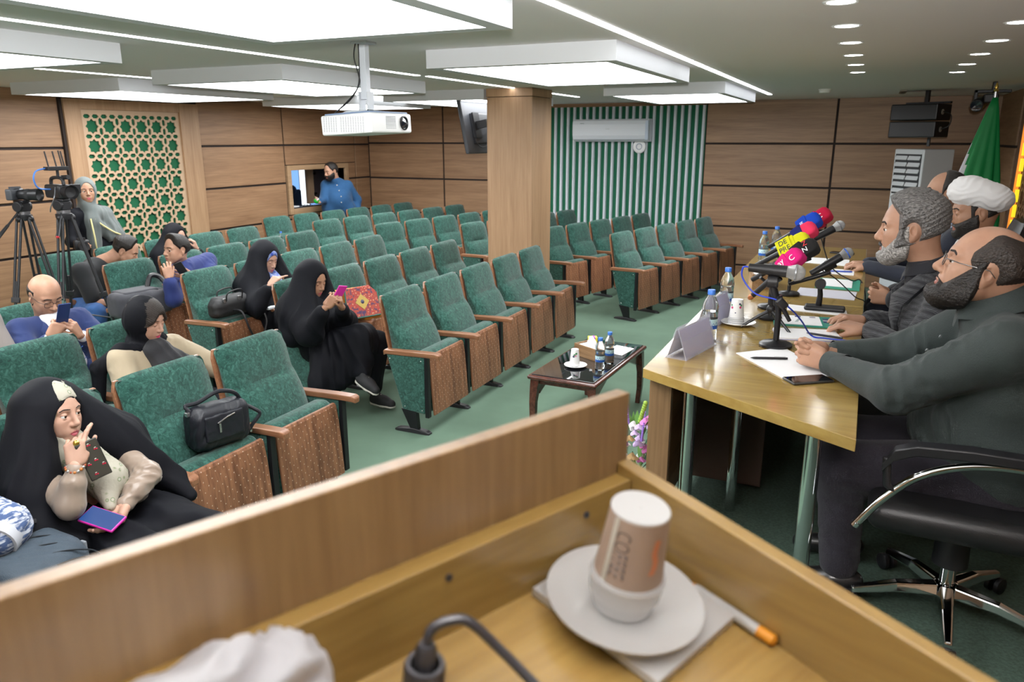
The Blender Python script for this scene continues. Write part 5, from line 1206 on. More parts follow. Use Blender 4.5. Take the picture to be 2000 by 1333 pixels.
for a, b in ((w(-.062, 2.835, 1.223), w(-.005, 2.785, 1.224)), (w(-.052, 2.975, 1.228), w(.01, 3.0, 1.227))): MB().tube([a, L(a, b, .5), b], [.043, .045, .048], 20, cap=False).build('cuff', GS, t)
col = MB(); rs = []
for r0, z0, z1 in ((.070, 0, .045),):
    for k, (rr, zz) in enumerate(((.090, .0), (.083, .035), (.080, .068), (.088, .064), (.112, .012))): rs.append([w(.432-.38*zz+rr*1.06*cos(a)-(.010 if cos(a) < -.8 else 0), 2.778+rr*1.02*sin(a), 1.468+zz+.042*cos(a)-(.03 if abs(a-pi) < .22 else 0)) for a in [2*pi*i/40 for i in range(40)]])
col.rings(rs, False, False).build('collar', GS, t)
bt = MB()
for x, z in ((.278, 1.375), (.245, 1.325), (.222, 1.27)): bt.M = axis_M(w(x-.012, 2.755, z), (-1, -.1, .5)); bt.lathe([(.0055, -.004), (.0055, .001), (.003, .002)], 12)
bt.build('button', mat('button_grey', (.1, .11, .11), .3), t)
TR = cloth('trousers_dark_plum', (.014, .012, .020), .85)
pr = []
for y0, y1, y2 in ((2.67, 2.655, 2.675), (2.89, 2.93, 2.93)): pr += [('c', w(.48, y0, .95), w(.02, y1, .915), .125, .085), ('c', w(.02, y1, .905), w(.05, y2, .54), .078, .066)]
blob('trousers', pr+[('c', w(.5, 2.68, .98), w(.5, 2.88, .98), .14, .14)], TR, t, .011, .06, wrinkle(.004, 26, 9), 1)
SHB = mat('shoe_black', (.012, .012, .013), .35, coat=.3)
for y in (2.665, 2.93): shoe(t, w(.07, y, .478), w(-.09, y-.01, .462), SHB, s=1.05)

# --- office chairs of the panel
LEA = mat('black_leather', (.012, .012, .013), .38, bump=.1, bscale=300)
def office_chair(x, y, rz, label):
    t = thing('office_chair', label, 'chair', (x, y, DZ), rz)     # local +x faces the table
    b = MB(); b.M = Matrix.Translation((.02, 0, .43)); b.rings(rbox(.50, .52, .10, .045, 5)); b.build('seat', LEA, t)
    b = MB(); rs = []
    for z, x_, wd in ((.50, -.20, .20), (.60, -.235, .23), (.80, -.27, .235), (.98, -.31, .22), (1.10, -.35, .17)): rs.append([(x_+q[0], q[1]*wd, z) for q in ((.035, -.8), (.02, -1), (-.03, -.95), (-.04, 0), (-.03, .95), (.02, 1), (.035, .8), (.03, 0))])
    b.rings(rs).build('backrest', LEA, t)
    for s in (-1, 1):
        y_ = s*.285
        MB().tube(smoothpath([(.30, y_, .405), (.24, y_, .50), (.15, y_, .60), (.04, y_, .655), (-.08, y_, .675), (-.20, y_, .665), (-.27, y_*.9, .63)]), .0125, 12).build('arm_frame', CHROME, t)
        pad = MB(); rs = []
        for (px, pz, hw, hh) in ((.245, .615, .016, .012), (.215, .665, .022, .018), (.16, .69, .026, .016), (.02, .70, .028, .016), (-.12, .70, .026, .015), (-.2, .69, .018, .01)): rs.append([(px, y_-hw, pz-hh), (px, y_+hw, pz-hh), (px, y_+hw, pz+hh), (px, y_-hw, pz+hh)])
        pad.rings(rs); pad.tube([(.235, y_, .65), (.225, y_, .56), (.20, y_, .545)], .013, 8); pad.build('arm_pad', BLACK, t, bev=.008)
        b = MB(); b.M = axis_M((.293, y_+s*.012, .415), (0, s, 0)); b.lathe([(.008, 0), (.006, .004)], 10); b.build('bolt', CHROME, t)
    MB().lathe([(.055, .20), (.052, .30), (.045, .38)], 20).build('gas_cover', BLACK, t); MB().lathe([(.025, .05), (.025, .21)], 16).build('gas_post', CHROME, t)
    MB().box((-.13, -.10, .36), (.13, .10, .395)).build('mechanism', BLACKM, t, smooth=False); MB().box((.02, -.24, .362), (.05, -.1, .372)).build('lever', CHROME, t, smooth=False)
    for k in range(5):
        a = R(18+72*k); b = MB(); rs = []
        for d_, wd, z0, z1 in ((.03, .028, .085, .125), (.16, .022, .085, .118), (.30, .015, .062, .085)): rs.append([(d_*cos(a)-q*wd*sin(a), d_*sin(a)+q*wd*cos(a), z) for q, z in ((-1, z0), (1, z0), (.7, z1), (-.7, z1))])
        b.rings(rs).build('base_arm', CHROME, t, smooth=False, bev=.006)
        b = MB(); cx, cy = .30*cos(a), .30*sin(a)
        for q in (-.016, .016): b.M = axis_M((cx-q*sin(a), cy+q*cos(a), .03), (-sin(a), cos(a), 0)); b.lathe([(.024, -.010), (.030, -.007), (.030, .007), (.024, .010)], 16)
        b.M = Matrix(); b.tube([(cx, cy, .03), (cx, cy, .065)], .010, 8); b.build('caster', BLACK, t)
    return t
oc0 = office_chair(.385, 2.675, R(178), 'black office chair with chrome arms under the man in the dark green shirt')
for y, lb in ((3.62, 'office chair under the grey-haired man, mostly hidden'), (4.48, 'office chair under the man in the white turban, hidden'), (5.42, 'office chair under the farthest man at the table, hidden')):
    c_ = copy_tree(oc0); c_.location = (.52, y, DZ); c_['label'] = lb; c_.rotation_euler.z = R(180)

# --- grey-haired man in a checked blazer
o = (.42, 3.58, DZ); w = sub(o)
t = person('grey-haired bearded man in a dark checked blazer speaking at the table', o)
h = Head(t, w(.178, 3.58, 1.632), (-1, .06, -.07), skin=SKIN_M, size=1.12, openness=.62, nose=.98, res=.0030, neck=(w(.225, 3.58, 1.57), w(.30, 3.58, 1.42)), gaze=(1, 0, -.1))
wL, wR = w(.055, 3.50, 1.205), w(.05, 3.72, 1.20); shL, shR = w(.34, 3.375, 1.36), w(.34, 3.785, 1.36); elL, elR = w(.22, 3.32, 1.16), w(.22, 3.84, 1.16); waL, waR = w(.50, 3.49, 1.0), w(.50, 3.67, 1.0)
hands = [hand_prims(wL, (-.92, .28, .05), (.1, .1, -1), 1, curl=(28, 32, 20), thumb=(30, 25), s=1.05), hand_prims(wR, (-.93, -.18, .05), (.1, -.1, -1), -1, curl=(28, 32, 20), s=1.05)]
body_of(t, SKIN_M, h, hands, inner_body(shL, shR, waL, waR, [(shL, elL, wL), (shR, elR, wR)], [(w(.5, 3.5, .93), w(.06, 3.48, .92), w(.1, 3.5, .5)), (w(.5, 3.66, .93), w(.06, 3.7, .92), w(.1, 3.68, .5))]))
h.shell('hair', HAIRG, lambda P: .016+.012*np.clip((P[:, 2]-.02)/.07, 0, 1), lambda P: np.maximum(np.maximum(-(P[:, 2]+.055+.35*P[:, 0]), P[:, 0]-.034-.75*np.maximum(P[:, 2]-.060, 0)-.3*np.maximum(-.0-P[:, 2], 0)), ear_gap(P)), noise=lambda P: .0010*np.sin(P[:, 2]*330+P[:, 0]*160+5*nz(P, 9, 4))+.0009*np.sin(P[:, 2]*640+P[:, 0]*240+5*nz(P, 10, 8)), res=.0026, taper=.014)
h.shell('beard', BEARDG, lambda P: .006+.013*np.clip((-.055-P[:, 2])/.045, 0, 1), lambda P: beard_region(P, 1.15, -.006, .018), noise=lambda P: .0016*nz(P, 340, 6), res=.0028, taper=.012)
h.shell('moustache', mat('moustache_dark', (.03, .028, .027), .7), .005, lambda P: np.maximum(np.abs(P[:, 2]+.0505+.25*np.abs(P[:, 1]))-.0055, np.maximum(np.abs(P[:, 1])-.026, .07-P[:, 0])), res=.0026)
BZ = cloth('blazer_check', (.028, .029, .033), .9)
nt = BZ.node_tree; bs = nt.nodes['Principled BSDF']; tc = [n for n in nt.nodes if n.type == 'TEX_COORD'][0]; mxs = []
for dirv, sc in (((0, 0, 1), 46), ((.8, .6, 0), 46)):
    wv = nt.nodes.new('ShaderNodeTexWave'); wv.inputs['Scale'].default_value = 14; wv.bands_direction = 'Z' if dirv[2] else 'DIAGONAL'; wv.inputs['Distortion'].default_value = .6
    w2 = nt.nodes.new('ShaderNodeTexWave'); w2.inputs['Scale'].default_value = 70; w2.bands_direction = wv.bands_direction
    nt.links.new(tc.outputs['Object'], wv.inputs['Vector']); nt.links.new(tc.outputs['Object'], w2.inputs['Vector'])
    m_ = nt.nodes.new('ShaderNodeMath'); m_.operation = 'MULTIPLY'; nt.links.new(wv.outputs['Fac'], m_.inputs[0]); nt.links.new(w2.outputs['Fac'], m_.inputs[1]); mxs.append(m_)
ad = nt.nodes.new('ShaderNodeMath'); ad.operation = 'MAXIMUM'; nt.links.new(mxs[0].outputs[0], ad.inputs[0]); nt.links.new(mxs[1].outputs[0], ad.inputs[1])
rp = nt.nodes.new('ShaderNodeValToRGB'); rp.color_ramp.elements[0].position = .25; rp.color_ramp.elements[0].color = (.020, .021, .025, 1); rp.color_ramp.elements[1].position = .85; rp.color_ramp.elements[1].color = (.085, .088, .095, 1)
nt.links.new(ad.outputs[0], rp.inputs[0]); nt.links.new(rp.outputs[0], bs.inputs['Base Color'])
pr = torso(shL, shR, waL, waR, .082, .135, .14)+arm(shL, elL, w(.085, 3.485, 1.205), .076, .062, .045)+arm(shR, elR, w(.08, 3.735, 1.20), .076, .062, .045)
pr += [('e', w(.33, 3.58, 1.24), (.155, .19, .17), None, .06)]
blob('blazer', pr, BZ, t, .009, .05, wrinkle(.0045, 30, 4), 2)
NV = cloth('shirt_black_navy', (.006, .007, .012), .7)
blob('shirt', [('c', w(.26, 3.58, 1.475), w(.31, 3.58, 1.42), .076, .10), ('c', w(.255, 3.57, 1.42), w(.27, 3.58, 1.22), .070, .085)], NV, t, .009, .03)
cb_ = MB(); rs = []
for rr, zz in ((.080, -.015), (.076, .015), (.068, .040), (.075, .038), (.094, -.008)): rs.append([w(.262+rr*cos(a), 3.58+rr*sin(a), 1.475+zz+.03*cos(a)-(.02 if abs(a-pi) < .3 else 0)) for a in [2*pi*i/32 for i in range(32)]])
cb_.rings(rs, False, False).build('collar', NV, t)
for s in (-1, 1):
    lp = MB(); P0 = [(.355, .085, 1.475), (.255, .125, 1.42), (.185, .12, 1.33), (.175, .075, 1.24), (.19, .03, 1.20)]; P1 = [(.345, .075, 1.50), (.235, .085, 1.45), (.150, .065, 1.36), (.150, .04, 1.27), (.175, .02, 1.19)]
    vs = [w(x, 3.58+s*y, z) for x, y, z in P0]+[w(x-.008, 3.58+s*y, z+.004) for x, y, z in P1]
    lp.add(vs, [(i, i+1, 6+i, 5+i) for i in range(4)]); lo = lp.build('lapel', BZ, t); md = lo.modifiers.new('t', 'SOLIDIFY'); md.thickness = .006
pr = []
for y0, y1 in ((3.49, 3.47), (3.67, 3.71)): pr += [('c', w(.5, y0, .95), w(.07, y1, .915), .115, .08), ('c', w(.07, y1, .905), w(.11, y1, .53), .072, .06)]
blob('trousers', pr, cloth('trousers_black', (.012, .012, .014)), t, .014, .05)
for y in (3.47, 3.70): shoe(t, w(.13, y, .478), w(-.04, y, .462), SHB)
wt = MB(); wt.tube([w(.065+.003*cos(a)-.0, 3.497+.034*cos(a)*.95, 1.205+.034*sin(a)) for a in [2*pi*i/20 for i in range(21)]], .004, 6, False); wt.build('watch', mat('gold_watch', (.6, .45, .18), .25, .9), t)

# --- man in the white turban
o = (.55, 4.45, DZ); w = sub(o)
t = person('bearded man in a white turban and black robe at the table', o)
h = Head(t, w(.50, 4.45, 1.640), (-1, -.10, -.16), skin=SKIN_T, size=1.02, openness=.15, nose=1.1, res=.0036, neck=(w(.52, 4.45, 1.57), w(.57, 4.45, 1.44)), gaze=(1, 0, -.5))
wL, wR = w(.165, 4.37, 1.185), w(.165, 4.50, 1.185); shL, shR, waL, waR = w(.58, 4.26, 1.38), w(.58, 4.64, 1.38), w(.62, 4.36, 1.0), w(.62, 4.54, 1.0); elL, elR = w(.40, 4.22, 1.17), w(.40, 4.70, 1.17)
hands = [hand_prims(wL, (-.85, .45, .0), (.35, .9, 0), -1, curl=(45, 60, 35), s=1.0), hand_prims(wR, (-.85, -.3, .0), (-.3, -.95, 0), 1, curl=(65, 60, 30), s=1.0)]
body_of(t, SKIN_T, h, hands, inner_body(shL, shR, waL, waR, [(shL, elL, wL), (shR, elR, wR)]), res=.0045)
h.shell('beard', HAIRB, .011, lambda P: beard_region(P, .45, -.006, -.006), noise=lambda P: .0016*nz(P, 320, 5), res=.0034, taper=.012)
h.shell('hair', HAIRB, .006, lambda P: np.maximum(np.maximum(-(P[:, 2]+.05+.4*P[:, 0]), P[:, 0]-.03), ear_gap(P)), res=.0042, taper=.015)
TB = cloth('turban_white', (.72, .72, .73), .85, bump=.15); M_ = rot_of((-1, 0, .10))
def tdisp(v):
    q = (v-np.array(w(.51, 4.45, 1.735)))@M_; return .0026*(1-np.abs(np.sin(70*(q[:, 2]+.55*q[:, 0]*np.sign(q[:, 1])+.06*nz(q, 14, 2))))*1.4)
blob('turban', [('e', w(.505, 4.45, 1.722), (.137, .112, .068), M_), ('e', w(.475, 4.45, 1.755), (.090, .085, .058), rot_of((-1, 0, .3))), ('e', w(.57, 4.45, 1.705), (.088, .10, .060), M_)], TB, t, .006, .05, tdisp, 1)
blob('cap', [('e', w(.53, 4.45, 1.768), (.07, .065, .03), M_)], mat('cap_dark', (.03, .03, .035), .8), t, .008)
RB = cloth('robe_black', (.010, .011, .014), .85)
pr = torso(shL, shR, waL, waR, .08, .14, .16)+arm(shL, elL, w(.205, 4.35, 1.185), .078, .072, .060)+arm(shR, elR, w(.205, 4.52, 1.185), .078, .072, .060)+[('c', w(.6, 4.36, .95), w(.15, 4.3, .92), .13, .10), ('c', w(.6, 4.54, .95), w(.15, 4.6, .92), .13, .10), ('c', w(.15, 4.3, .9), w(.16, 4.3, .52), .1, .1), ('c', w(.15, 4.6, .9), w(.16, 4.6, .52), .1, .1)]
blob('robe', pr, RB, t, .012, .05, wrinkle(.006, 24, 2), 1)
blob('inner_shirt', [('c', w(.50, 4.44, 1.46), w(.42, 4.42, 1.20), .07, .075), ('c', w(.215, 4.35, 1.185), w(.195, 4.36, 1.185), .04, .04), ('c', w(.215, 4.52, 1.185), w(.195, 4.51, 1.185), .04, .04)], cloth('shirt_white', (.68, .68, .68), .8), t, .009)
for y in (4.3, 4.6): shoe(t, w(.18, y, .478), w(.02, y, .462), SHB)

# --- farthest man at the table
o = (.5, 5.4, DZ); w = sub(o)
t = person('dark-haired man in a navy suit farthest along the table, behind the turban', o)
h = Head(t, w(.43, 5.4, 1.67), (-1, -.05, .03), skin=SKIN_M, size=1.04, openness=.5, res=.0042, neck=(w(.46, 5.4, 1.6), w(.50, 5.4, 1.45)))
shL, shR, waL, waR = w(.52, 5.20, 1.40), w(.52, 5.60, 1.40), w(.6, 5.31, 1.0), w(.6, 5.49, 1.0); wL, wR = w(.06, 5.33, 1.20), w(.06, 5.47, 1.20); elL, elR = w(.32, 5.14, 1.18), w(.32, 5.66, 1.18)
body_of(t, SKIN_M, h, [hand_prims(wL, (-.9, .3, 0), (0, 0, -1), 1), hand_prims(wR, (-.9, -.3, 0), (0, 0, -1), -1)], inner_body(shL, shR, waL, waR, [(shL, elL, wL), (shR, elR, wR)]), res=.005)
h.shell('hair', HAIRB, .010, lambda P: np.maximum(np.maximum(-(P[:, 2]+.045+.3*P[:, 0]), P[:, 0]-.022+.2*np.maximum(P[:, 2]-.05, 0)), ear_gap(P)), noise=lambda P: .0016*nz(P, 200, 3), res=.004, taper=.014)
pr = torso(shL, shR, waL, waR, .08, .13, .14)+arm(shL, elL, wL, .074, .06, .045)+arm(shR, elR, wR, .074, .06, .045)+[('c', w(.6, 5.31, .95), w(.15, 5.3, .92), .11, .08), ('c', w(.6, 5.49, .95), w(.15, 5.5, .92), .11, .08), ('c', w(.15, 5.3, .9), w(.18, 5.3, .52), .075, .06), ('c', w(.15, 5.5, .9), w(.18, 5.5, .52), .075, .06)]
blob('suit', pr, cloth('suit_navy_dark', (.012, .016, .03)), t, .014, .05)
blob('shirt', [('c', w(.47, 5.4, 1.47), w(.49, 5.4, 1.45), .075, .085)], cloth('shirt_pale_blue', (.45, .52, .68)), t, .009)
for y in (5.3, 5.5): shoe(t, w(.2, y, .478), w(.04, y, .462), SHB)
# ------------------------------------------------------------------ the audience
CH = mat('chador_black', (.0026, .003, .0055), .75, spec=.22, bump=.1, bscale=500)
def hood_hole(h, a=.058, b=.092, zc=-.004, xf=.018, slope=0):
    """negative inside the face opening (world-local points)"""
    def f(P):
        q = (P-h.c)@h.M/h.size; e = np.sqrt((q[:, 1]/a)**2+((q[:, 2]-zc)/b)**2)-1
        return np.maximum(e*.06, xf+slope*np.maximum(-q[:, 2], 0)-q[:, 0])*h.size
    return f
def cloak(name, t, h, prims, m, hole, hh=.010, k=.05, disp=None, sm=2, cuts=()):
    """cloth over head and body with the face opening left free"""
    lo, hi = bounds(prims, .03)
    def fn(P):
        d = field(P, prims, k)
        if hole is not None: d = smax(d, -hole(P), .012)
        for c in cuts: d = smax(d, -field(P, [c], .02), .03)
        return d
    v, f = surface(fn, lo, hi, hh); v = relax(v, f, sm)
    if disp is not None: v = v+vnormals(v, f)*disp(v)[:, None]
    return mesh_obj(name, v, f, m, t, True, 0)
def hoodp(h, r=(.118, .105, .138), off=(-.022, 0, .012)): return ('e', tuple(h.out(np.array([off]))[0]), tuple(x*h.size for x in r), h.M.astype(F32))
def hp(h, x, y, z): return tuple(h.out(np.array([[x, y, z]]))[0])
def drape(amp, n, seed=0, ax=(0, 0), zt=9, soft=6):
    """hanging folds fanning out round a vertical axis, fading above height zt"""
    def f(v):
        ph = np.arctan2(v[:, 1]-ax[1], v[:, 0]-ax[0])*n*.5+1.1*nz(v, 4.5, seed)+.8*v[:, 2]
        r = np.maximum(1-np.abs(np.sin(ph))*1.25, -.1)**1 ; return amp*r*np.clip((zt-v[:, 2])*soft, 0, 1)*np.clip(nz(v, 4, seed+5)+.65, .1, 1.2)
    return f
def veil(h, *ends):     # cloth falling from the head to the given points
    out = []
    for sg, e, r in ends: out.append(('c', hp(h, -.03, .068*sg, .03), e, .062, r, .06))
    return out
def phone(loc, up, face, label, m, scr=SCREEN, sz=(.074, .152, .009)):
    """up = long axis, face = direction the screen looks"""
    t = thing('smartphone', label, 'phone'); t.matrix_world = axis_M(loc, face, V(up).cross(V(face)))
    b = MB(); b.rings(rbox(sz[0], sz[1], sz[2], .0035 if sz[2] < .01 else .005)); b.build('phone_body', m, t)
    MB().box((-sz[0]/2+.004, -sz[1]/2+.005, sz[2]/2-.0003), (sz[0]/2-.004, sz[1]/2-.005, sz[2]/2+.0005)).build('screen', scr, t, smooth=False); return t

# --- woman in front with two phones
o = (-2.65, 1.80, 0); w = sub(o)
t = person('woman in black chador and cream patterned headscarf holding two phones in the front row', o)
h = Head(t, w(-2.715, 1.735, .992), (.97, .18, -.02), (.02, .10, 1), fem=1, skin=SKIN_F, size=.98, openness=.62, gaze=(1, .45, .08), res=.0030, ears=(), nose=1.02, neck=(w(-2.74, 1.745, .92), w(-2.77, 1.78, .80)))
wR, wL = w(-2.50, 1.645, .855), w(-2.455, 1.775, .642); elR, elL = w(-2.50, 1.60, .715), w(-2.50, 1.93, .70)
shR, shL, waR, waL = w(-2.74, 1.64, .80), w(-2.76, 1.96, .80), w(-2.68, 1.72, .53), w(-2.68, 1.90, .53)
hR = hand_prims(wR, (-.25, .30, .9), (-.55, .80, .0), -1, curls=[(18, 22, 12), (55, 62, 30), (62, 66, 30), (48, 55, 25)], thumb=(30, 25), s=.93)
hL = hand_prims(wL, (.35, -.85, -.38), (-.1, -.45, .9), 1, curls=[(25, 20, 15)]*4, thumb=(45, 15), s=.93)
body_of(t, SKIN_F, h, [hR, hL, [('c', wR, L(wR, elR, .5), .024, .030), ('c', wL, L(wL, elL, .4), .024, .028)]], inner_body(shL, shR, waL, waR, [(shR, elR, wR), (shL, elL, wL)]), res=.0030)
SCF = mat('scarf_cream', (.50, .46, .36), .6, vary=.3, vscale=26, vcol=(.66, .63, .53, 1), bump=.2, bscale=60)
_nt = SCF.node_tree; _b = _nt.nodes['Principled BSDF']; _tc = [n for n in _nt.nodes if n.type == 'TEX_COORD'][0]
_v = _nt.nodes.new('ShaderNodeTexVoronoi'); _v.inputs['Scale'].default_value = 34; _nt.links.new(_tc.outputs['Object'], _v.inputs['Vector'])
_r = _nt.nodes.new('ShaderNodeValToRGB'); _e = _r.color_ramp.elements; _e[0].position = .0; _e[0].color = (.42, .20, .06, 1); _e[1].position = .34; _e[1].color = (.36, .335, .27, 1)
_x = _e.new(.12); _x.color = (.46, .45, .41, 1); _y = _e.new(.24); _y.color = (.15, .19, .09, 1)
_nt.links.new(_v.outputs['Distance'], _r.inputs[0]); _nt.links.new(_r.outputs[0], _b.inputs['Base Color'])
sc_pr = [hoodp(h, (.104, .088, .124), (-.008, 0, .012)), ('c', hp(h, .02, 0, -.085), hp(h, .0, 0, -.15), .066, .072), ('c', hp(h, .03, .02, -.14), w(-2.56, 1.80, .72), .075, .075), ('c', w(-2.56, 1.79, .73), w(-2.475, 1.735, .655), .07, .022)]
cloak('headscarf', t, h, sc_pr, SCF, hood_hole(h, .0555, .082, -.012, .022), .006, .02, wrinkle(.0035, 55, 3), 1)
BLS = mat('blouse_satin', (.27, .205, .16), .32, sheen=.2, vary=.1, vscale=10)
sl = [('c', shR, elR, .050, .046), ('c', elR, L(elR, wR, .55), .044, .046), ('c', L(elR, wR, .58), L(elR, wR, .90), .033, .032, .008)]
sl2 = [('c', shL, elL, .050, .046), ('c', elL, L(elL, wL, .55), .046, .048), ('c', L(elL, wL, .60), L(elL, wL, .93), .033, .032, .008)]
blob('blouse_sleeve', sl, BLS, t, .006, .03, wrinkle(.004, 42, 1), 1); blob('blouse_sleeve', sl2, BLS, t, .006, .03, wrinkle(.005, 42, 2), 1)
cpr = veil(h, (-1, w(-2.70, 1.58, .76), .10), (-1, w(-2.66, 1.55, .62), .09), (1, w(-2.70, 1.96, .78), .10), (1, w(-2.62, 2.04, .64), .07))+[hoodp(h, (.124, .110, .132), (-.030, 0, .010)), ('c', hp(h, -.06, 0, .0), hp(h, -.08, 0, -.15), .105, .12),
       ('c', hp(h, -.03, -.075, -.02), w(-2.70, 1.60, .80), .05, .075), ('c', w(-2.70, 1.60, .80), w(-2.62, 1.535, .60), .085, .085), ('c', w(-2.62, 1.535, .62), w(-2.50, 1.60, .55), .08, .05),
       ('c', hp(h, -.02, .085, .02), w(-2.70, 1.98, .82), .045, .08), ('c', w(-2.70, 1.98, .82), w(-2.60, 2.08, .62), .07, .055), ('c', hp(h, .0, .10, -.02), w(-2.60, 2.02, .70), .03, .05), ('c', w(-2.60, 2.05, .66), w(-2.46, 2.09, .545), .06, .03),
       ('c', w(-2.78, 1.72, .75), w(-2.74, 1.72, .5), .11, .14), ('c', w(-2.78, 1.90, .75), w(-2.74, 1.90, .5), .11, .14)]
cloak('chador', t, h, cpr, CH, hood_hole(h, .064, .082, -.022, .006, -.25), .0075, .035, drape(.020, 17, 2, (-.10, -.05), 1.0, 5), 2,
      cuts=[('c', w(-2.52, 1.80, .86), w(-2.46, 1.74, .62), .10, .085), ('c', w(-2.60, 1.79, .88), w(-2.46, 1.80, .90), .05, .10), ('c', wR, L(wR, elR, .7), .055, .068)])
spr = [('c', w(-2.70, 1.72, .51), w(-2.26, 1.70, .475), .125, .095), ('c', w(-2.70, 1.90, .51), w(-2.25, 1.98, .465), .125, .095), ('c', w(-2.4, 1.72, .47), w(-2.4, 1.95, .47), .09, .09), ('c', w(-2.24, 1.70, .44), w(-2.20, 1.72, .10), .095, .10), ('c', w(-2.23, 1.98, .43), w(-2.19, 1.95, .10), .095, .10), ('c', w(-2.22, 1.72, .2), w(-2.2, 1.95, .2), .08, .08), ('c', w(-2.36, 1.66, .52), w(-2.28, 1.56, .20), .03, .03)]
blob('skirt', spr, CH, t, .011, .06, drape(.022, 19, 6, (-.1, 0)), 2)
for y in (1.72, 1.95): shoe(t, w(-2.2, y, .055), w(-2.06, y, .04), SHB, s=.9)
br = MB(); q = L(wR, elR, .055); n_ = 17
for i in range(n_):
    a = 2*pi*i/n_; br.cur = i % 3; br.ball((q[0]+.030*cos(a), q[1]+.030*sin(a), q[2]+.006*sin(2*a)), .0065, 8, 6)
br.build('bead_bracelet', [mat('bead_amber', (.45, .16, .04), .2), mat('bead_silver', (.6, .58, .55), .2, .8), mat('bead_rust', (.30, .07, .03), .25)], t)
rg = MB(); rc = np.array(hR[3*3-3+6][1])*0+np.array([p for p in hR][9][1]); rg.M = axis_M(tuple(rc+np.array([.006, -.010, 0])), (.5, -.8, .2)); rg.lathe([(.011, -.003), (.012, 0), (.009, .004), (.0005, .006)], 14); rg.build('ring', mat('gold_ring', (.65, .45, .08), .2, .9), t)
wt = MB(); wt.tube([tuple(np.array(L(wL, elL, .13))+np.array([.029*cos(a)*.5, .029*cos(a)*.9, .029*sin(a)])) for a in [2*pi*i/22 for i in range(23)]], .0045, 6, False); wt.build('bracelet', mat('bracelet_dark', (.06, .055, .05), .3, .5), t)
p_ = phone((-2.477, 1.700, .862), (-.02, -.26, .95), (.85, -.45, .05), 'dark phone in cherry-dotted case held by the woman in front at her chin', mat('case_dark', (.035, .033, .028), .35), mat('case_glitter', (.05, .045, .035), .5))
cr = MB(); 
for i, (x, y) in enumerate(((-.018, .03), (.02, .036), (-.02, -.012), (.006, -.005), (.024, -.03), (-.012, -.055), (.004, .058))):
    cr.cur = 0; cr.ball((x-.003, y, .0052), (.0035, .0035, .001), 8, 4); cr.ball((x+.004, y-.001, .0052), (.0035, .0035, .001), 8, 4); cr.cur = 1; cr.ball((x, y+.006, .0052), (.004, .002, .001), 6, 4)
tag(cr.build('cherry_print', [mat('cherry_red', (.5, .02, .05), .4), mat('cherry_leaf', (.6, .58, .5), .4)], p_), kind='stuff')
phone((-2.415, 1.655, .655), (.93, .12, -.12), (.18, -.30, .93), 'phone with bright blue screen in magenta case on the lap of the woman in front', mat('case_magenta', (.62, .03, .34), .35), emis('screen_blue', (.03, .16, .62), .5), (.078, .155, .012))

# --- denim sleeve and backpack at the lower left corner
o = (-2.66, 1.26, 0); w = sub(o)
t = person('sitter cut by the lower left edge, only a blue-white patterned sleeve shows', o)
h = Head(t, w(-2.74, 1.18, 1.02), (1, .1, -.1), fem=1, skin=SKIN_F, res=.005, neck=(w(-2.76, 1.18, .95), w(-2.78, 1.19, .84)))
shL, shR, waL, waR = w(-2.72, 1.34, .82), w(-2.72, 1.04, .82), w(-2.68, 1.28, .5), w(-2.68, 1.1, .5); elL, wL = w(-2.52, 1.385, .735), w(-2.46, 1.28, .70)
body_of(t, SKIN_F, h, [hand_prims(wL, (.5, -.8, -.1), (0, 0, -1), -1, s=.92)], inner_body(shL, shR, waL, waR, [(shL, elL, wL)]), res=.005)
h.shell('hair', HAIRD, .02, lambda P: np.maximum(-(P[:, 2]+.09), P[:, 0]-.03), res=.006)
DN = mat('denim_print', (.06, .10, .22), .9, vary=.2, vscale=5, vcol=(.55, .58, .66, 1), stretch=(18, 5, 18), bump=.3)
DN.node_tree.nodes['Color Ramp'].color_ramp.elements[0].position = .44; DN.node_tree.nodes['Color Ramp'].color_ramp.elements[1].position = .56
blob('jacket', torso(shL, shR, waL, waR, .075, .12, .13)+arm(shL, elL, L(elL, wL, .45), .078, .072, .062), DN, t, .008, .04, wrinkle(.006, 34, 5), 2)
cu = MB(); c0, c1 = np.array(L(elL, wL, .12)), np.array(L(elL, wL, .62)); cu.tube([c0, L(c0, c1, .5), c1, L(c0, c1, .97)], [.068, .070, .068, .058], 22, False); cu.build('cuff', mat('denim_light', (.45, .46, .50), .9), t)
blob('trousers', [('c', w(-2.68, 1.28, .48), w(-2.26, 1.27, .47), .11, .075), ('c', w(-2.68, 1.1, .48), w(-2.26, 1.1, .47), .11, .075), ('c', w(-2.25, 1.27, .45), w(-2.24, 1.27, .08), .07, .055), ('c', w(-2.25, 1.1, .45), w(-2.24, 1.1, .08), .07, .055)], cloth('jeans_dark', (.012, .018, .035)), t, .016, .05)
for y in (1.27, 1.1): shoe(t, w(-2.24, y, .055), w(-2.1, y, .04), SHB, s=.9)
bp = thing('backpack', 'slate blue backpack with piping on the lap at the lower left corner', 'backpack', (-2.43, 1.40, .56))
pk = [('b', (0, 0, .03), (.10, .16, .075), .06, rot_of((.9, .3, -.35))), ('b', (.05, .02, .0), (.06, .13, .06), .05, rot_of((.9, .3, -.35)))]
blob('bag_body', pk, cloth('bag_slate', (.030, .048, .068), .6), bp, .008, .04, wrinkle(.003, 26, 4), 2)
for k in range(4):
    MB().tube(smoothpath([(-.10+.06*k, -.15+.03*k, .115-.02*k), (-.06+.06*k, -.02+.03*k, .128-.022*k), (-.02+.055*k, .10+.02*k, .10-.025*k), (.0+.05*k, .155+.01*k, .03-.01*k)]), .0028, 6).build('piping', mat('piping_dark', (.012, .016, .022), .6), bp)
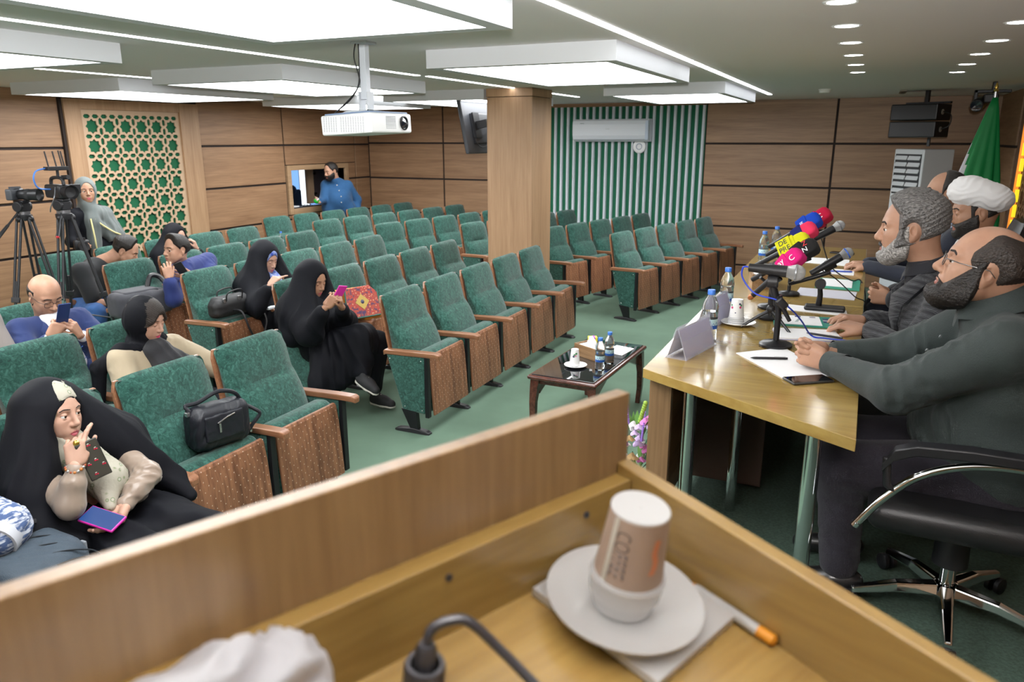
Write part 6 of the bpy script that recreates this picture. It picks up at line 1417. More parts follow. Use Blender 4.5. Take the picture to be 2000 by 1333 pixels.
MB().tube(smoothpath([(-.1, -.1, .10), (-.14, .0, .15), (-.12, .10, .13)]), .012, 8).build('handle', BLACK, bp)
zp = MB(); zp.box((.02, .155, .02), (.045, .165, .06)); zp.build('buckle', mat('buckle_grey', (.25, .27, .3), .4), bp, smooth=False, bev=.003)

# --- woman in the beige coat
o = (-3.66, 3.06, 0); w = sub(o)
t = person('woman in black headscarf and beige coat looking down in the second row', o)
h = Head(t, w(-3.715, 3.00, .985), (.93, .20, -.30), fem=1, skin=SKIN_F, size=1.0, openness=.12, gaze=(1, .1, -.7), res=.0032, ears=(), neck=(w(-3.74, 2.99, .92), w(-3.78, 2.99, .80)), lipm=mat('lips_pink', (.55, .07, .14), .3))
h.shell('hair', HAIRD, .014, lambda P: np.maximum(-(P[:, 2]-.062+1.35*np.maximum(np.abs(P[:, 1])-.018, 0)), P[:, 0]-.10), noise=lambda P: .0012*np.sin(P[:, 1]*420+P[:, 2]*500+4*nz(P, 20, 2)), res=.003, taper=.012)
shR, shL, waR, waL = w(-3.74, 2.815, .785), w(-3.74, 3.175, .775), w(-3.68, 2.95, .50), w(-3.68, 3.15, .50); elR, elL = w(-3.58, 2.74, .60), w(-3.56, 3.32, .64); wR, wL = w(-3.40, 2.86, .56), w(-3.36, 3.30, .60)
body_of(t, SKIN_F, h, [hand_prims(wR, (.9, .4, -.1), (0, 0, -1), 1, s=.92), hand_prims(wL, (.9, -.3, -.1), (0, 0, -1), -1, s=.92)], inner_body(shL, shR, waL, waR, [(shR, elR, wR), (shL, elL, wL)]), res=.0045)
CO = cloth('coat_beige', (.34, .275, .185), .85, (.40, .33, .225, 1), 5, .2)
blob('coat', torso(shL, shR, waL, waR, .072, .115, .13)+arm(shR, elR, wR, .078, .070, .045)+arm(shL, elL, wL, .078, .070, .045), CO, t, .0085, .04, wrinkle(.0055, 26, 8), 2)
hs = [hoodp(h, (.116, .104, .134), (-.020, 0, .010)), ('c', hp(h, .0, 0, -.10), hp(h, -.02, 0, -.15), .075, .08), ('c', hp(h, .035, .05, -.135), hp(h, .05, -.03, -.165), .038, .042), ('c', hp(h, .05, -.03, -.165), w(-3.74, 2.83, .835), .042, .046), ('c', w(-3.74, 2.83, .84), w(-3.80, 2.72, .76), .046, .04), ('c', w(-3.80, 2.72, .76), w(-3.80, 2.70, .58), .042, .03), ('c', hp(h, -.02, .08, -.1), w(-3.74, 3.10, .84), .045, .04)]
cloak('headscarf', t, h, hs, CH, hood_hole(h, .068, .112, .018, .008, -.2), .007, .02, wrinkle(.006, 34, 6), 1)
blob('black_dress', [('c', w(-3.66, 3.0, .80), w(-3.575, 3.05, .58), .085, .105), ('e', w(-3.575, 3.04, .68), (.085, .13, .12), None, .05)], cloth('dress_black', (.010, .010, .013), .8), t, .009, .03, lambda v: .004*(1-np.abs(np.sin(v[:, 1]*60+v[:, 2]*10))*1.6), 1)
blob('trousers', [('c', w(-3.68, 2.97, .48), w(-3.25, 2.95, .47), .11, .075), ('c', w(-3.68, 3.14, .48), w(-3.25, 3.16, .47), .11, .075), ('c', w(-3.24, 2.95, .45), w(-3.22, 2.95, .08), .07, .055), ('c', w(-3.24, 3.16, .45), w(-3.22, 3.16, .08), .07, .055)], CH, t, .016, .05)
for y in (2.95, 3.16): shoe(t, w(-3.22, y, .055), w(-3.08, y, .04), SHB, s=.9)

# --- bald man in the navy suit with a phone
o = (-4.62, 3.11, 0); w = sub(o)
t = person('bald man in navy suit and glasses looking at his phone in the third row', o)
h = Head(t, w(-4.70, 3.075, 1.03), (.90, -.12, -.42), fem=0, skin=SKIN_M, size=1.06, openness=.1, gaze=(1, 0, -.6), res=.0036, neck=(w(-4.73, 3.08, .96), w(-4.77, 3.09, .84)), nose=1.05)
h.shell('hair', HAIRB, .005, lambda P: np.maximum(np.maximum(np.maximum(-(P[:, 2]+.05+.3*P[:, 0]), P[:, 0]-.012), P[:, 2]-.045), ear_gap(P)), res=.0036, taper=.012)
glasses(h, BLACK, .0245, .0185)
shR, shL, waR, waL = w(-4.74, 2.90, .835), w(-4.74, 3.30, .825), w(-4.68, 3.0, .5), w(-4.68, 3.2, .5); elR, elL = w(-4.55, 2.82, .68), w(-4.53, 3.34, .66); wR, wL = w(-4.37, 2.85, .845), w(-4.35, 3.02, .82)
hands = [hand_prims(wR, (.15, .55, .75), (-.75, .5, .1), -1, curls=[(45, 55, 25)]*4, thumb=(25, 20)), hand_prims(wL, (.1, -.50, .80), (-.7, -.5, .2), 1, curls=[(35, 50, 25)]*4, thumb=(25, 20))]
body_of(t, SKIN_M, h, hands, inner_body(shL, shR, waL, waR, [(shR, elR, wR), (shL, elL, wL)]), res=.0036)
SU = cloth('suit_navy', (.012, .026, .105), .85); SHW = mat('shirt_white_cloth', (.72, .72, .74), .75)
blob('jacket', torso(shL, shR, waL, waR, .075, .12, .13)+arm(shR, elR, L(elR, wR, .82), .076, .066, .048)+arm(shL, elL, L(elL, wL, .82), .076, .066, .048), SU, t, .0085, .045, wrinkle(.0045, 28, 5), 2)
blob('shirt', [('c', w(-4.69, 3.08, .885), w(-4.73, 3.09, .85), .066, .08), ('c', w(-4.645, 3.075, .84), w(-4.56, 3.10, .60), .055, .075), ('c', L(wR, elR, .10), L(wR, elR, .25), .036, .040), ('c', L(wL, elL, .10), L(wL, elL, .25), .036, .040)], SHW, t, .007, .02)
pt = MB()
for i in range(5):
    z = .78-.035*i; pt.tube([w(-4.545+.012*i, 3.03, z), w(-4.52+.012*i, 3.09+.02*(i % 2), z-.02+.03*(i % 2)), w(-4.545+.012*i, 3.15, z-.01)], .002, 5)
tag(pt.build('shirt_print', mat('print_blue', (.05, .12, .35), .6), t), kind='stuff')
for s in (-1, 1):
    lp = MB(); A0 = [(-4.70, .075, .885), (-4.645, .105, .82), (-4.59, .085, .72), (-4.565, .055, .64)]; A1 = [(-4.685, .055, .895), (-4.615, .058, .83), (-4.56, .05, .72), (-4.55, .035, .64)]
    lp.add([w(x, 3.08+s*y, z) for x, y, z in A0]+[w(x, 3.08+s*y, z) for x, y, z in A1], [(i, i+1, 5+i, 4+i) for i in range(3)]); lo = lp.build('lapel', SU, t); md = lo.modifiers.new('t', 'SOLIDIFY'); md.thickness = .007
blob('trousers', [('c', w(-4.66, 3.02, .48), w(-4.22, 2.98, .48), .115, .08), ('c', w(-4.66, 3.2, .48), w(-4.22, 3.26, .48), .115, .08), ('c', w(-4.21, 2.98, .46), w(-4.18, 2.98, .08), .075, .06), ('c', w(-4.21, 3.26, .46), w(-4.18, 3.26, .08), .075, .06)], SU, t, .014, .05)
for y in (2.98, 3.26): shoe(t, w(-4.18, y, .055), w(-4.03, y, .04), SHB)
phone((-4.335, 2.925, .975), (-.05, .05, 1), (-.9, .12, .4), 'navy phone held up by the bald man in the suit', mat('phone_navy', (.02, .04, .14), .25))

# --- shoulder at the left edge
o = (-4.62, 2.53, 0); w = sub(o)
t = person('person in grey shirt cut by the left edge, only a shoulder and arm visible', o)
h = Head(t, w(-4.72, 2.50, 1.14), (1, .1, 0), skin=SKIN_T, res=.005, neck=(w(-4.74, 2.5, 1.07), w(-4.77, 2.52, .95)))
h.shell('hair', HAIRB, .012, lambda P: np.maximum(-(P[:, 2]+.03+.3*P[:, 0]), P[:, 0]-.03), res=.005, taper=.01)
shL, shR, waL, waR = w(-4.73, 2.70, .95), w(-4.73, 2.32, .95), w(-4.68, 2.62, .5), w(-4.68, 2.43, .5); elL, wL = w(-4.62, 2.74, .70), w(-4.42, 2.66, .62)
body_of(t, SKIN_T, h, [hand_prims(wL, (.9, -.2, -.1), (0, 0, -1), -1), [('c', elL, wL, .038, .028), ('c', L(shL, elL, .6), elL, .042, .038)]], inner_body(shL, shR, waL, waR, [(shL, elL, wL)]), res=.005)
blob('shirt', torso(shL, shR, waL, waR, .075, .12, .13)+[('c', shL, L(shL, elL, .75), .078, .07)], cloth('shirt_greige', (.24, .215, .20)), t, .011, .045, wrinkle(.004, 26, 3), 1)
blob('trousers', [('c', w(-4.66, 2.43, .48), w(-4.22, 2.4, .48), .11, .08), ('c', w(-4.66, 2.62, .48), w(-4.22, 2.64, .48), .11, .08), ('c', w(-4.21, 2.4, .46), w(-4.18, 2.4, .08), .075, .06), ('c', w(-4.21, 2.64, .46), w(-4.18, 2.64, .08), .075, .06)], CH, t, .018, .05)
for y in (2.4, 2.64): shoe(t, w(-4.18, y, .055), w(-4.03, y, .04), SHB)

# --- woman with crossed legs and a pink phone
o = (-3.62, 4.45, 0); w = sub(o)
t = person('woman in black chador with crossed legs and pink phone by the aisle', o)
h = Head(t, w(-3.665, 4.425, .985), (.93, -.05, -.32), fem=1, skin=SKIN_T, size=1.0, openness=.1, gaze=(1, 0, -.7), res=.0036, ears=(), neck=(w(-3.69, 4.42, .92), w(-3.73, 4.42, .80)))
wR, wL = w(-3.29, 4.09, .885), w(-3.27, 4.235, .86); shR, shL, waR, waL = w(-3.70, 4.24, .80), w(-3.70, 4.60, .80), w(-3.64, 4.36, .50), w(-3.64, 4.54, .50); elR, elL = w(-3.48, 4.12, .66), w(-3.46, 4.52, .68)
hands = [hand_prims(wR, (.35, .55, .60), (-.6, .7, .1), -1, curls=[(40, 50, 25)]*4, thumb=(25, 20), s=.93), hand_prims(wL, (.25, -.45, .72), (-.6, -.7, .2), 1, curls=[(45, 55, 25)]*4, thumb=(25, 20), s=.93)]
body_of(t, SKIN_T, h, hands, inner_body(shL, shR, waL, waR, [(shR, elR, wR), (shL, elL, wL)]), res=.0036)
cpr = veil(h, (-1, w(-3.72, 4.22, .78), .10), (1, w(-3.72, 4.60, .78), .10), (-1, w(-3.56, 4.20, .72), .09), (1, w(-3.56, 4.52, .72), .08))+[hoodp(h, (.122, .106, .140), (-.026, 0, .016)), ('c', hp(h, -.02, 0, -.10), w(-3.68, 4.42, .80), .085, .12), ('c', hp(h, .02, 0, -.13), w(-3.55, 4.40, .70), .07, .10), ('c', w(-3.72, 4.25, .82), w(-3.70, 4.20, .62), .095, .10), ('c', w(-3.72, 4.58, .80), w(-3.66, 4.60, .60), .09, .10),
       ('c', w(-3.70, 4.22, .78), w(-3.48, 4.13, .665), .085, .085), ('c', w(-3.48, 4.13, .665), L(elR, wR, .80), .085, .050), ('c', w(-3.66, 4.55, .78), elL, .08, .075), ('c', elL, L(elL, wL, .80), .07, .048), ('c', w(-3.66, 4.36, .7), w(-3.62, 4.36, .5), .12, .13), ('c', w(-3.66, 4.52, .7), w(-3.62, 4.5, .5), .12, .13)]
cloak('chador', t, h, cpr, CH, hood_hole(h, .056, .088, -.008, .016), .0085, .05, drape(.019, 17, 4, (-.08, 0), .98, 5), 2)
lpr = [('c', w(-3.62, 4.36, .50), w(-3.26, 4.42, .585), .115, .090), ('c', w(-3.62, 4.54, .48), w(-3.24, 4.58, .50), .11, .085), ('c', w(-3.26, 4.42, .58), w(-3.19, 4.33, .36), .09, .065), ('c', w(-3.24, 4.58, .49), w(-3.27, 4.56, .16), .08, .058), ('c', w(-3.5, 4.28, .50), w(-3.45, 4.14, .26), .085, .06), ('c', w(-3.40, 4.36, .50), w(-3.42, 4.22, .20), .09, .065), ('c', w(-3.34, 4.36, .5), w(-3.34, 4.30, .30), .09, .07), ('c', w(-3.5, 4.4, .45), w(-3.5, 4.4, .25), .10, .09), ('c', w(-3.45, 4.24, .40), w(-3.62, 4.38, .20), .06, .06), ('c', w(-3.47, 4.16, .30), w(-3.50, 4.20, .10), .055, .04)]
blob('skirt', lpr, CH, t, .0095, .07, drape(.022, 21, 9, (.1, -.05)), 2)
SNK = mat('sneaker_black', (.016, .016, .018), .7); SOLE = mat('sole_cream', (.55, .52, .46), .7)
def sneaker(an, toe, up=(0, 0, 1)):
    an, toe = np.array(an), np.array(toe); u = np.array(V(up).normalized()); ax = toe-an; hl = an-ax*.22
    so = blob('shoe', [('c', tuple(hl-u*.012), tuple(L(an, toe, .5)), .036, .040), ('c', tuple(L(an, toe, .4)), tuple(toe-u*.004), .040, .034), ('c', tuple(an), tuple(an+u*.035-ax*.1), .036, .034)], SNK, t, .006, .03)
    s_ = blob('sole', [('c', tuple(hl-u*.036), tuple(L(an, toe, .5)-u*.036), .034, .042), ('c', tuple(L(an, toe, .5)-u*.036), tuple(toe-u*.034), .042, .036)], SOLE, so, .006, .01, post=lambda P, d: np.maximum(d, np.abs((P-(an-u*.036))@A3(u))-.012))
    lc = MB(); sd = np.cross(u, ax/np.linalg.norm(ax))
    for i in range(6):
        c = L(an, toe, .30+.11*i)+u*(.040-.003*i); c = np.array(c)
        lc.tube([tuple(c+sd*.020-u*.008), tuple(c+u*.003), tuple(c-sd*.020-u*.008)], .0055, 6)
    tag(lc.build('laces', SOLE, so), kind='stuff')
sneaker(w(-3.24, 4.56, .075), w(-3.11, 4.555, .055)); sneaker(w(-3.165, 4.30, .315), w(-3.06, 4.29, .255), (.35, 0, .9))
blob('sock', [('c', w(-3.19, 4.325, .36), w(-3.165, 4.305, .33), .034, .036)], mat('sock_white', (.7, .7, .7), .9), t, .006)
phone((-3.25, 4.185, .955), (.30, .12, .9), (-.75, .25, .45), 'magenta-cased phone in the hands of the woman with crossed legs', mat('case_magenta', (.62, .03, .34)))

# --- woman with the blue patterned scarf
o = (-4.6, 5.08, 0); w = sub(o)
t = person('woman in black chador over a blue patterned headscarf tapping a red phone', o)
h = Head(t, w(-4.66, 5.03, .995), (.92, -.02, -.34), fem=1, skin=SKIN_F, size=1.0, openness=.1, res=.0042, ears=(), neck=(w(-4.69, 5.03, .93), w(-4.73, 5.03, .82)))
BLS2 = mat('scarf_blue', (.02, .05, .30), .8, vary=.3, vscale=30, vcol=(.25, .31, .45, 1))
cloak('headscarf', t, h, [hoodp(h, (.106, .092, .126), (-.008, 0, .012)), ('c', hp(h, .03, 0, -.10), w(-4.56, 5.03, .80), .065, .06)], BLS2, hood_hole(h, .056, .080, -.014, .02), .008, .02, None, 1)
wR, wL = w(-4.40, 4.77, .83), w(-4.38, 5.05, .80); shR, shL, waR, waL = w(-4.70, 4.85, .80), w(-4.70, 5.22, .80), w(-4.64, 4.95, .50), w(-4.64, 5.13, .50); elR, elL = w(-4.50, 4.70, .66), w(-4.48, 5.22, .66)
body_of(t, SKIN_F, h, [hand_prims(wR, (.3, .55, .55), (-.3, .4, -.8), -1, curls=[(10, 20, 10), (40, 50, 25), (50, 60, 25), (50, 60, 25)], s=.93), hand_prims(wL, (.6, .05, .3), (-.4, -.2, .8), 1, curls=[(40, 45, 25)]*4, s=.93)], inner_body(shL, shR, waL, waR, [(shR, elR, wR), (shL, elL, wL)]), res=.0042)
cpr = veil(h, (-1, w(-4.72, 4.84, .78), .10), (1, w(-4.72, 5.22, .78), .10), (-1, w(-4.58, 4.82, .68), .085), (1, w(-4.58, 5.22, .68), .085))+[hoodp(h, (.124, .110, .142), (-.034, 0, .020)), ('c', hp(h, -.06, 0, -.08), w(-4.70, 5.03, .80), .10, .13), ('c', w(-4.70, 4.86, .80), w(-4.62, 4.80, .60), .095, .10), ('c', w(-4.70, 5.20, .80), w(-4.62, 5.26, .60), .095, .10), ('c', w(-4.68, 4.84, .78), elR, .08, .08), ('c', elR, L(elR, wR, .8), .075, .045), ('c', elL, L(elL, wL, .8), .075, .045), ('c', w(-4.66, 4.95, .6), w(-4.62, 4.95, .48), .13, .13), ('c', w(-4.66, 5.12, .6), w(-4.62, 5.12, .48), .13, .13), ('c', w(-4.62, 4.95, .48), w(-4.20, 4.95, .47), .12, .09), ('c', w(-4.62, 5.12, .48), w(-4.2, 5.15, .47), .12, .09), ('c', w(-4.2, 4.95, .45), w(-4.17, 4.95, .08), .09, .09), ('c', w(-4.2, 5.15, .45), w(-4.17, 5.15, .08), .09, .09)]
cloak('chador', t, h, cpr, CH, hood_hole(h, .064, .098, -.012, .006), .011, .05, drape(.019, 17, 7, (-.08, 0), .98, 5), 2)
for y in (4.95, 5.15): shoe(t, w(-4.17, y, .055), w(-4.02, y, .04), SHB, s=.9)
phone((-4.36, 5.05, .885), (-.10, .25, .9), (-.75, -.35, .5), 'red-cased phone held by the woman in the blue patterned scarf', mat('case_red', (.6, .02, .05), .35))

# --- man in the dark blue jacket turning round
o = (-5.58, 5.12, 0); w = sub(o)
t = person('young man in dark blue jacket turning his head with a hand at his mouth', o)
h = Head(t, w(-5.585, 4.905, 1.035), (-.12, -.98, .03), skin=SKIN_M, size=1.04, openness=.65, gaze=(1, .25, .0), res=.0040, neck=(w(-5.60, 4.94, .965), w(-5.66, 5.05, .86)))
h.shell('hair', HAIRB, lambda P: .014+.018*np.clip((P[:, 2]-.05)/.05, 0, 1)*np.clip((P[:, 0]+.02)/.06, 0, 1), lambda P: np.maximum(np.maximum(-(P[:, 2]+.045+.3*P[:, 0])-.0, P[:, 0]-.055+.9*np.maximum(.06-P[:, 2], 0)), ear_gap(P)), noise=lambda P: .0016*nz(P, 180, 3), res=.004, taper=.010)
shR, shL, waR, waL = w(-5.58, 4.97, .86), w(-5.66, 5.33, .87), w(-5.6, 5.05, .5), w(-5.6, 5.23, .5); elR, elL = w(-5.36, 4.62, .66), w(-5.42, 5.12, .70); wR, wL = w(-5.35, 4.60, .845), w(-5.36, 4.83, .835)
hands = [hand_prims(wR, (-.25, .05, .95), (-.8, .6, .1), -1, curls=[(25, 50, 30)]*4, thumb=(30, 20)), hand_prims(wL, (.05, -.75, .40), (-.8, -.2, .3), 1, curls=[(35, 50, 25)]*4, thumb=(30, 20))]
body_of(t, SKIN_M, h, hands, inner_body(shL, shR, waL, waR, [(shR, elR, wR), (shL, elL, wL)]), res=.0042)
JK = cloth('jacket_blue', (.010, .022, .12), .8)
blob('jacket', torso(shL, shR, waL, waR, .078, .125, .13)+arm(shR, elR, L(elR, wR, .75), .078, .072, .06)+arm(shL, elL, L(elL, wL, .85), .078, .070, .05), JK, t, .009, .045, wrinkle(.005, 28, 6), 2)
cl2 = MB(); rs = []
for rr, zz in ((.085, -.02), (.078, .018), (.086, .014), (.105, -.022)): rs.append([w(-5.63+rr*cos(a), 5.0+rr*sin(a), .895+zz+.02*sin(a)) for a in [2*pi*i/28 for i in range(28)]])
cl2.rings(rs, False, False).build('collar', JK, t)
blob('trousers', [('c', w(-5.6, 5.05, .48), w(-5.18, 5.0, .48), .11, .08), ('c', w(-5.6, 5.23, .48), w(-5.18, 5.28, .48), .11, .08), ('c', w(-5.17, 5.0, .46), w(-5.14, 5.0, .08), .075, .06), ('c', w(-5.17, 5.28, .46), w(-5.14, 5.28, .08), .075, .06)], CH, t, .016, .05)
for y in (5.0, 5.28): shoe(t, w(-5.14, y, .055), w(-5.0, y, .04), SHB)
phone((-5.33, 4.72, .90), (-.2, -.35, .9), (-.6, .75, .3), 'black phone in the hands of the man in the dark blue jacket', BLACK)

# --- leaning man in the black T-shirt
o = (-6.5, 4.68, 0); w = sub(o)
t = person('man in black T-shirt and blue jeans leaning forward on his knees', o)
h = Head(t, w(-6.22, 4.90, .985), (.72, .50, -.50), (.35, .30, .88), skin=SKIN_M, size=1.04, openness=.1, res=.0042, neck=(w(-6.29, 4.84, .95), w(-6.37, 4.74, .90)))
h.shell('hair', HAIRB, lambda P: .010+.014*np.clip((P[:, 2]-.03)/.05, 0, 1), lambda P: np.maximum(np.maximum(-(P[:, 2]+.045+.3*P[:, 0]), P[:, 0]-.045+.7*np.maximum(.06-P[:, 2], 0)), ear_gap(P)), noise=lambda P: .0016*nz(P, 180, 3), res=.004, taper=.010)
shR, shL, waR, waL = w(-6.34, 4.51, .84), w(-6.40, 4.86, .85), w(-6.60, 4.58, .52), w(-6.60, 4.76, .52); elR, elL = w(-6.18, 4.48, .58), w(-6.20, 4.80, .58); wR, wL = w(-6.03, 4.60, .57), w(-6.02, 4.78, .57)
body_of(t, SKIN_M, h, [hand_prims(wR, (.8, .5, .0), (0, 0, -1), 1), hand_prims(wL, (.8, -.3, 0), (0, 0, -1), -1), [('c', L(shR, elR, .7), elR, .044, .040), ('c', elR, wR, .040, .028), ('c', L(shL, elL, .7), elL, .044, .040), ('c', elL, wL, .04, .028)]], inner_body(shL, shR, waL, waR), res=.0045)
TS = cloth('tshirt_black', (.010, .011, .013), .9)
blob('tshirt', torso(shL, shR, waL, waR, .08, .13, .135)+[('c', shR, L(shR, elR, .85), .078, .072), ('c', shL, L(shL, elL, .85), .078, .072), ('c', w(-6.42, 4.69, .86), w(-6.37, 4.73, .88), .09, .07)], TS, t, .010, .05, wrinkle(.004, 22, 6), 2)
JN = cloth('jeans_blue', (.022, .085, .27), .85, (.05, .14, .36, 1), 6)
blob('jeans', [('c', w(-6.58, 4.58, .49), w(-6.13, 4.44, .50), .115, .085), ('c', w(-6.58, 4.77, .49), w(-6.13, 4.82, .50), .115, .085), ('c', w(-6.13, 4.44, .49), w(-6.12, 4.44, .08), .082, .066), ('c', w(-6.13, 4.82, .49), w(-6.12, 4.82, .08), .082, .066)], JN, t, .011, .05, wrinkle(.004, 22, 3), 1)
for y in (4.44, 4.82): shoe(t, w(-6.12, y, .055), w(-5.97, y, .04), SNK)

# --- half hidden woman
o = (-6.55, 5.86, 0); w = sub(o)
t = person('woman in black chador half hidden behind the man in the blue jacket, hand raised', o)
h = Head(t, w(-6.62, 5.84, .985), (.95, .1, -.12), fem=1, skin=SKIN_F, res=.0055, ears=(), neck=(w(-6.65, 5.84, .92), w(-6.68, 5.84, .82)))
wL = w(-6.50, 5.99, .855); shR, shL, waR, waL = w(-6.66, 5.66, .80), w(-6.66, 6.02, .80), w(-6.6, 5.76, .5), w(-6.6, 5.94, .5); elL = w(-6.46, 6.05, .66)
body_of(t, SKIN_F, h, [hand_prims(wL, (-.15, -.25, .9), (-.7, -.6, 0), 1, curls=[(35, 50, 25)]*4, s=.93)], inner_body(shL, shR, waL, waR, [(shL, elL, wL)]), res=.005)
cpr = veil(h, (-1, w(-6.68, 5.66, .8), .1), (1, w(-6.68, 6.02, .8), .1))+[hoodp(h, (.124, .108, .140), (-.030, 0, .018)), ('c', hp(h, -.04, 0, -.1), w(-6.66, 5.84, .80), .1, .13), ('c', shR, w(-6.6, 5.62, .6), .1, .1), ('c', shL, elL, .095, .08), ('c', elL, L(elL, wL, .8), .075, .045), ('c', w(-6.62, 5.76, .65), w(-6.58, 5.76, .48), .13, .13), ('c', w(-6.62, 5.94, .65), w(-6.58, 5.94, .48), .13, .13), ('c', w(-6.58, 5.76, .48), w(-6.16, 5.76, .47), .11, .09), ('c', w(-6.58, 5.94, .48), w(-6.16, 5.94, .47), .11, .09), ('c', w(-6.16, 5.76, .45), w(-6.14, 5.76, .08), .09, .08), ('c', w(-6.16, 5.94, .45), w(-6.14, 5.94, .08), .09, .08)]
cloak('chador', t, h, cpr, CH, hood_hole(h, .060, .092, -.008, .012), .012, .05, None, 2)
for y in (5.76, 5.94): shoe(t, w(-6.14, y, .055), w(-6.0, y, .04), SHB, s=.9)

# --- standing woman with the grey shawl and a camera
o = (-7.28, 5.38, 0); w = sub(o)
t = person('standing woman in long grey shawl with gold edge by the star lattice', o)
h = Head(t, w(-7.22, 5.315, 1.485), (.88, -.42, .0), fem=1, skin=SKIN_T, size=1.0, openness=.6, gaze=(1, .5, 0), res=.0042, ears=(), neck=(w(-7.25, 5.325, 1.42), w(-7.28, 5.34, 1.30)))
shR, shL, waR, waL = w(-7.24, 5.17, 1.25), w(-7.30, 5.50, 1.26), w(-7.26, 5.28, .92), w(-7.30, 5.48, .92); elR, wR = w(-7.20, 5.06, 1.00), w(-7.08, 5.06, .98); elL, wL = w(-7.22, 5.60, 1.0), w(-7.10, 5.52, .90)
body_of(t, SKIN_T, h, [hand_prims(wR, (.7, -.2, .1), (0, .3, -.9), 1, s=.93), hand_prims(wL, (.6, -.4, -.3), (0, -.6, -.6), -1, s=.93)], inner_body(shL, shR, waL, waR, [(shR, elR, wR), (shL, elL, wL)]), res=.005)
blob('dress', torso(shL, shR, waL, waR, .07, .11, .13)+arm(shR, elR, wR, .06, .052, .04)+arm(shL, elL, wL, .06, .052, .04)+[('c', w(-7.28, 5.38, .9), w(-7.28, 5.38, .12), .17, .22)], CH, t, .013, .05, drape(.012, 16, 2), 2)
SHL = cloth('shawl_grey', (.085, .10, .098), .9, (.11, .125, .122, 1), 8, .15)
spr = [hoodp(h, (.118, .104, .136), (-.022, 0, .012)), ('c', hp(h, -.02, 0, -.1), w(-7.26, 5.33, 1.30), .08, .10), ('c', hp(h, .04, -.02, -.13), w(-7.17, 5.30, 1.18), .055, .07), ('c', w(-7.17, 5.29, 1.2), w(-7.13, 5.27, .86), .075, .055), ('c', w(-7.20, 5.34, 1.27), w(-7.27, 5.52, 1.24), .08, .085), ('c', w(-7.22, 5.42, 1.22), w(-7.17, 5.55, 1.02), .08, .07), ('c', w(-7.16, 5.32, 1.15), w(-7.14, 5.46, 1.02), .06, .06), ('c', w(-7.27, 5.52, 1.22), w(-7.20, 5.62, 1.0), .08, .05)]
cloak('shawl', t, h, spr, SHL, hood_hole(h, .058, .090, -.006, .014), .009, .035, drape(.012, 19, 3, (-.05, .05), 1.36, 5), 2)
GE = mat('gold_edge', (.55, .50, .24), .6)
MB().tube(smoothpath([hp(h, .045, .02, -.118), hp(h, .06, -.05, -.13), w(-7.115, 5.27, 1.24), w(-7.085, 5.33, 1.16), w(-7.075, 5.45, 1.07), w(-7.10, 5.56, 1.02), w(-7.15, 5.645, .97)]), .009, 8).build('gold_trim', GE, t)
MB().tube(smoothpath([w(-7.10, 5.235, 1.22), w(-7.065, 5.225, 1.05), w(-7.07, 5.235, .92), w(-7.075, 5.25, .85)]), .008, 8).build('gold_trim', GE, t)
for s in (-.09, .09): shoe(t, w(-7.26, 5.38+s, .055), w(-7.12, 5.36+s, .04), SHB, s=.9)

# --- man at the hatch
o = (-7.62, 9.92, 0); w = sub(o)
t = person('bearded man in blue shirt standing at the hatch in the left wall', o)
h = Head(t, w(-7.62, 9.80, 1.505), (-.25, -.93, -.22), skin=SKIN_M, size=1.05, openness=.4, res=.0055, neck=(w(-7.60, 9.84, 1.44), w(-7.59, 9.92, 1.32)))
h.shell('hair', HAIRB, .013, lambda P: np.maximum(np.maximum(-(P[:, 2]+.045+.3*P[:, 0]), P[:, 0]-.05+.7*np.maximum(.06-P[:, 2], 0)), ear_gap(P)), res=.005, taper=.012)
h.shell('beard', HAIRB, .014, lambda P: beard_region(P, .40, -.006, -.006), res=.005, taper=.012)
shL, shR, waL, waR = w(-7.50, 10.05, 1.28), w(-7.75, 9.83, 1.29), w(-7.52, 9.99, .94), w(-7.68, 9.85, .94); elL, wL = w(-7.44, 10.20, 1.05), w(-7.42, 10.17, .93); elR, wR = w(-7.70, 9.68, 1.08), w(-7.66, 9.55, 1.065)
body_of(t, SKIN_M, h, [hand_prims(wL, (.0, -.15, -1), (-.5, -.6, 0), 1), hand_prims(wR, (.1, -.9, .0), (.5, 0, .5), 1, curls=[(35, 45, 25)]*4)], inner_body(shL, shR, waL, waR, [(shL, elL, wL), (shR, elR, wR)]), res=.0055)
BS = cloth('shirt_blue', (.014, .075, .19), .8)
blob('shirt', torso(shL, shR, waL, waR, .082, .14, .155)+[('e', w(-7.56, 9.87, 1.08), (.17, .17, .17), None, .08)]+arm(shL, elL, wL, .078, .068, .055)+arm(shR, elR, wR, .075, .064, .046)+[('c', w(-7.60, 9.86, 1.38), w(-7.60, 9.93, 1.32), .07, .1)], BS, t, .012, .05, wrinkle(.006, 20, 4), 2)
bb = MB()
for z, x, y in ((1.30, -7.515, 9.80), (1.22, -7.465, 9.78), (1.13, -7.425, 9.77), (1.04, -7.42, 9.76)): bb.ball(w(x, y, z), .009, 8, 5)
tag(bb.build('button', mat('button_pale', (.6, .55, .45), .4), t), kind='stuff')
blob('trousers', [('c', w(-7.53, 9.98, .92), w(-7.52, 10.02, .48), .12, .08), ('c', w(-7.68, 9.86, .92), w(-7.70, 9.86, .48), .12, .08), ('c', w(-7.52, 10.02, .48), w(-7.52, 10.04, .08), .08, .065), ('c', w(-7.70, 9.86, .48), w(-7.72, 9.86, .08), .08, .065)], cloth('trousers_dark', (.02, .02, .025)), t, .016, .05)
for x, y in ((-7.52, 10.04), (-7.72, 9.86)): shoe(t, w(x, y, .055), w(x-.05, y-.14, .04), SHB)
gb = thing('green_ball', 'small bright green and white ball-shaped object in the hand of the man at the hatch', 'ball', (-7.65, 9.455, 1.08))
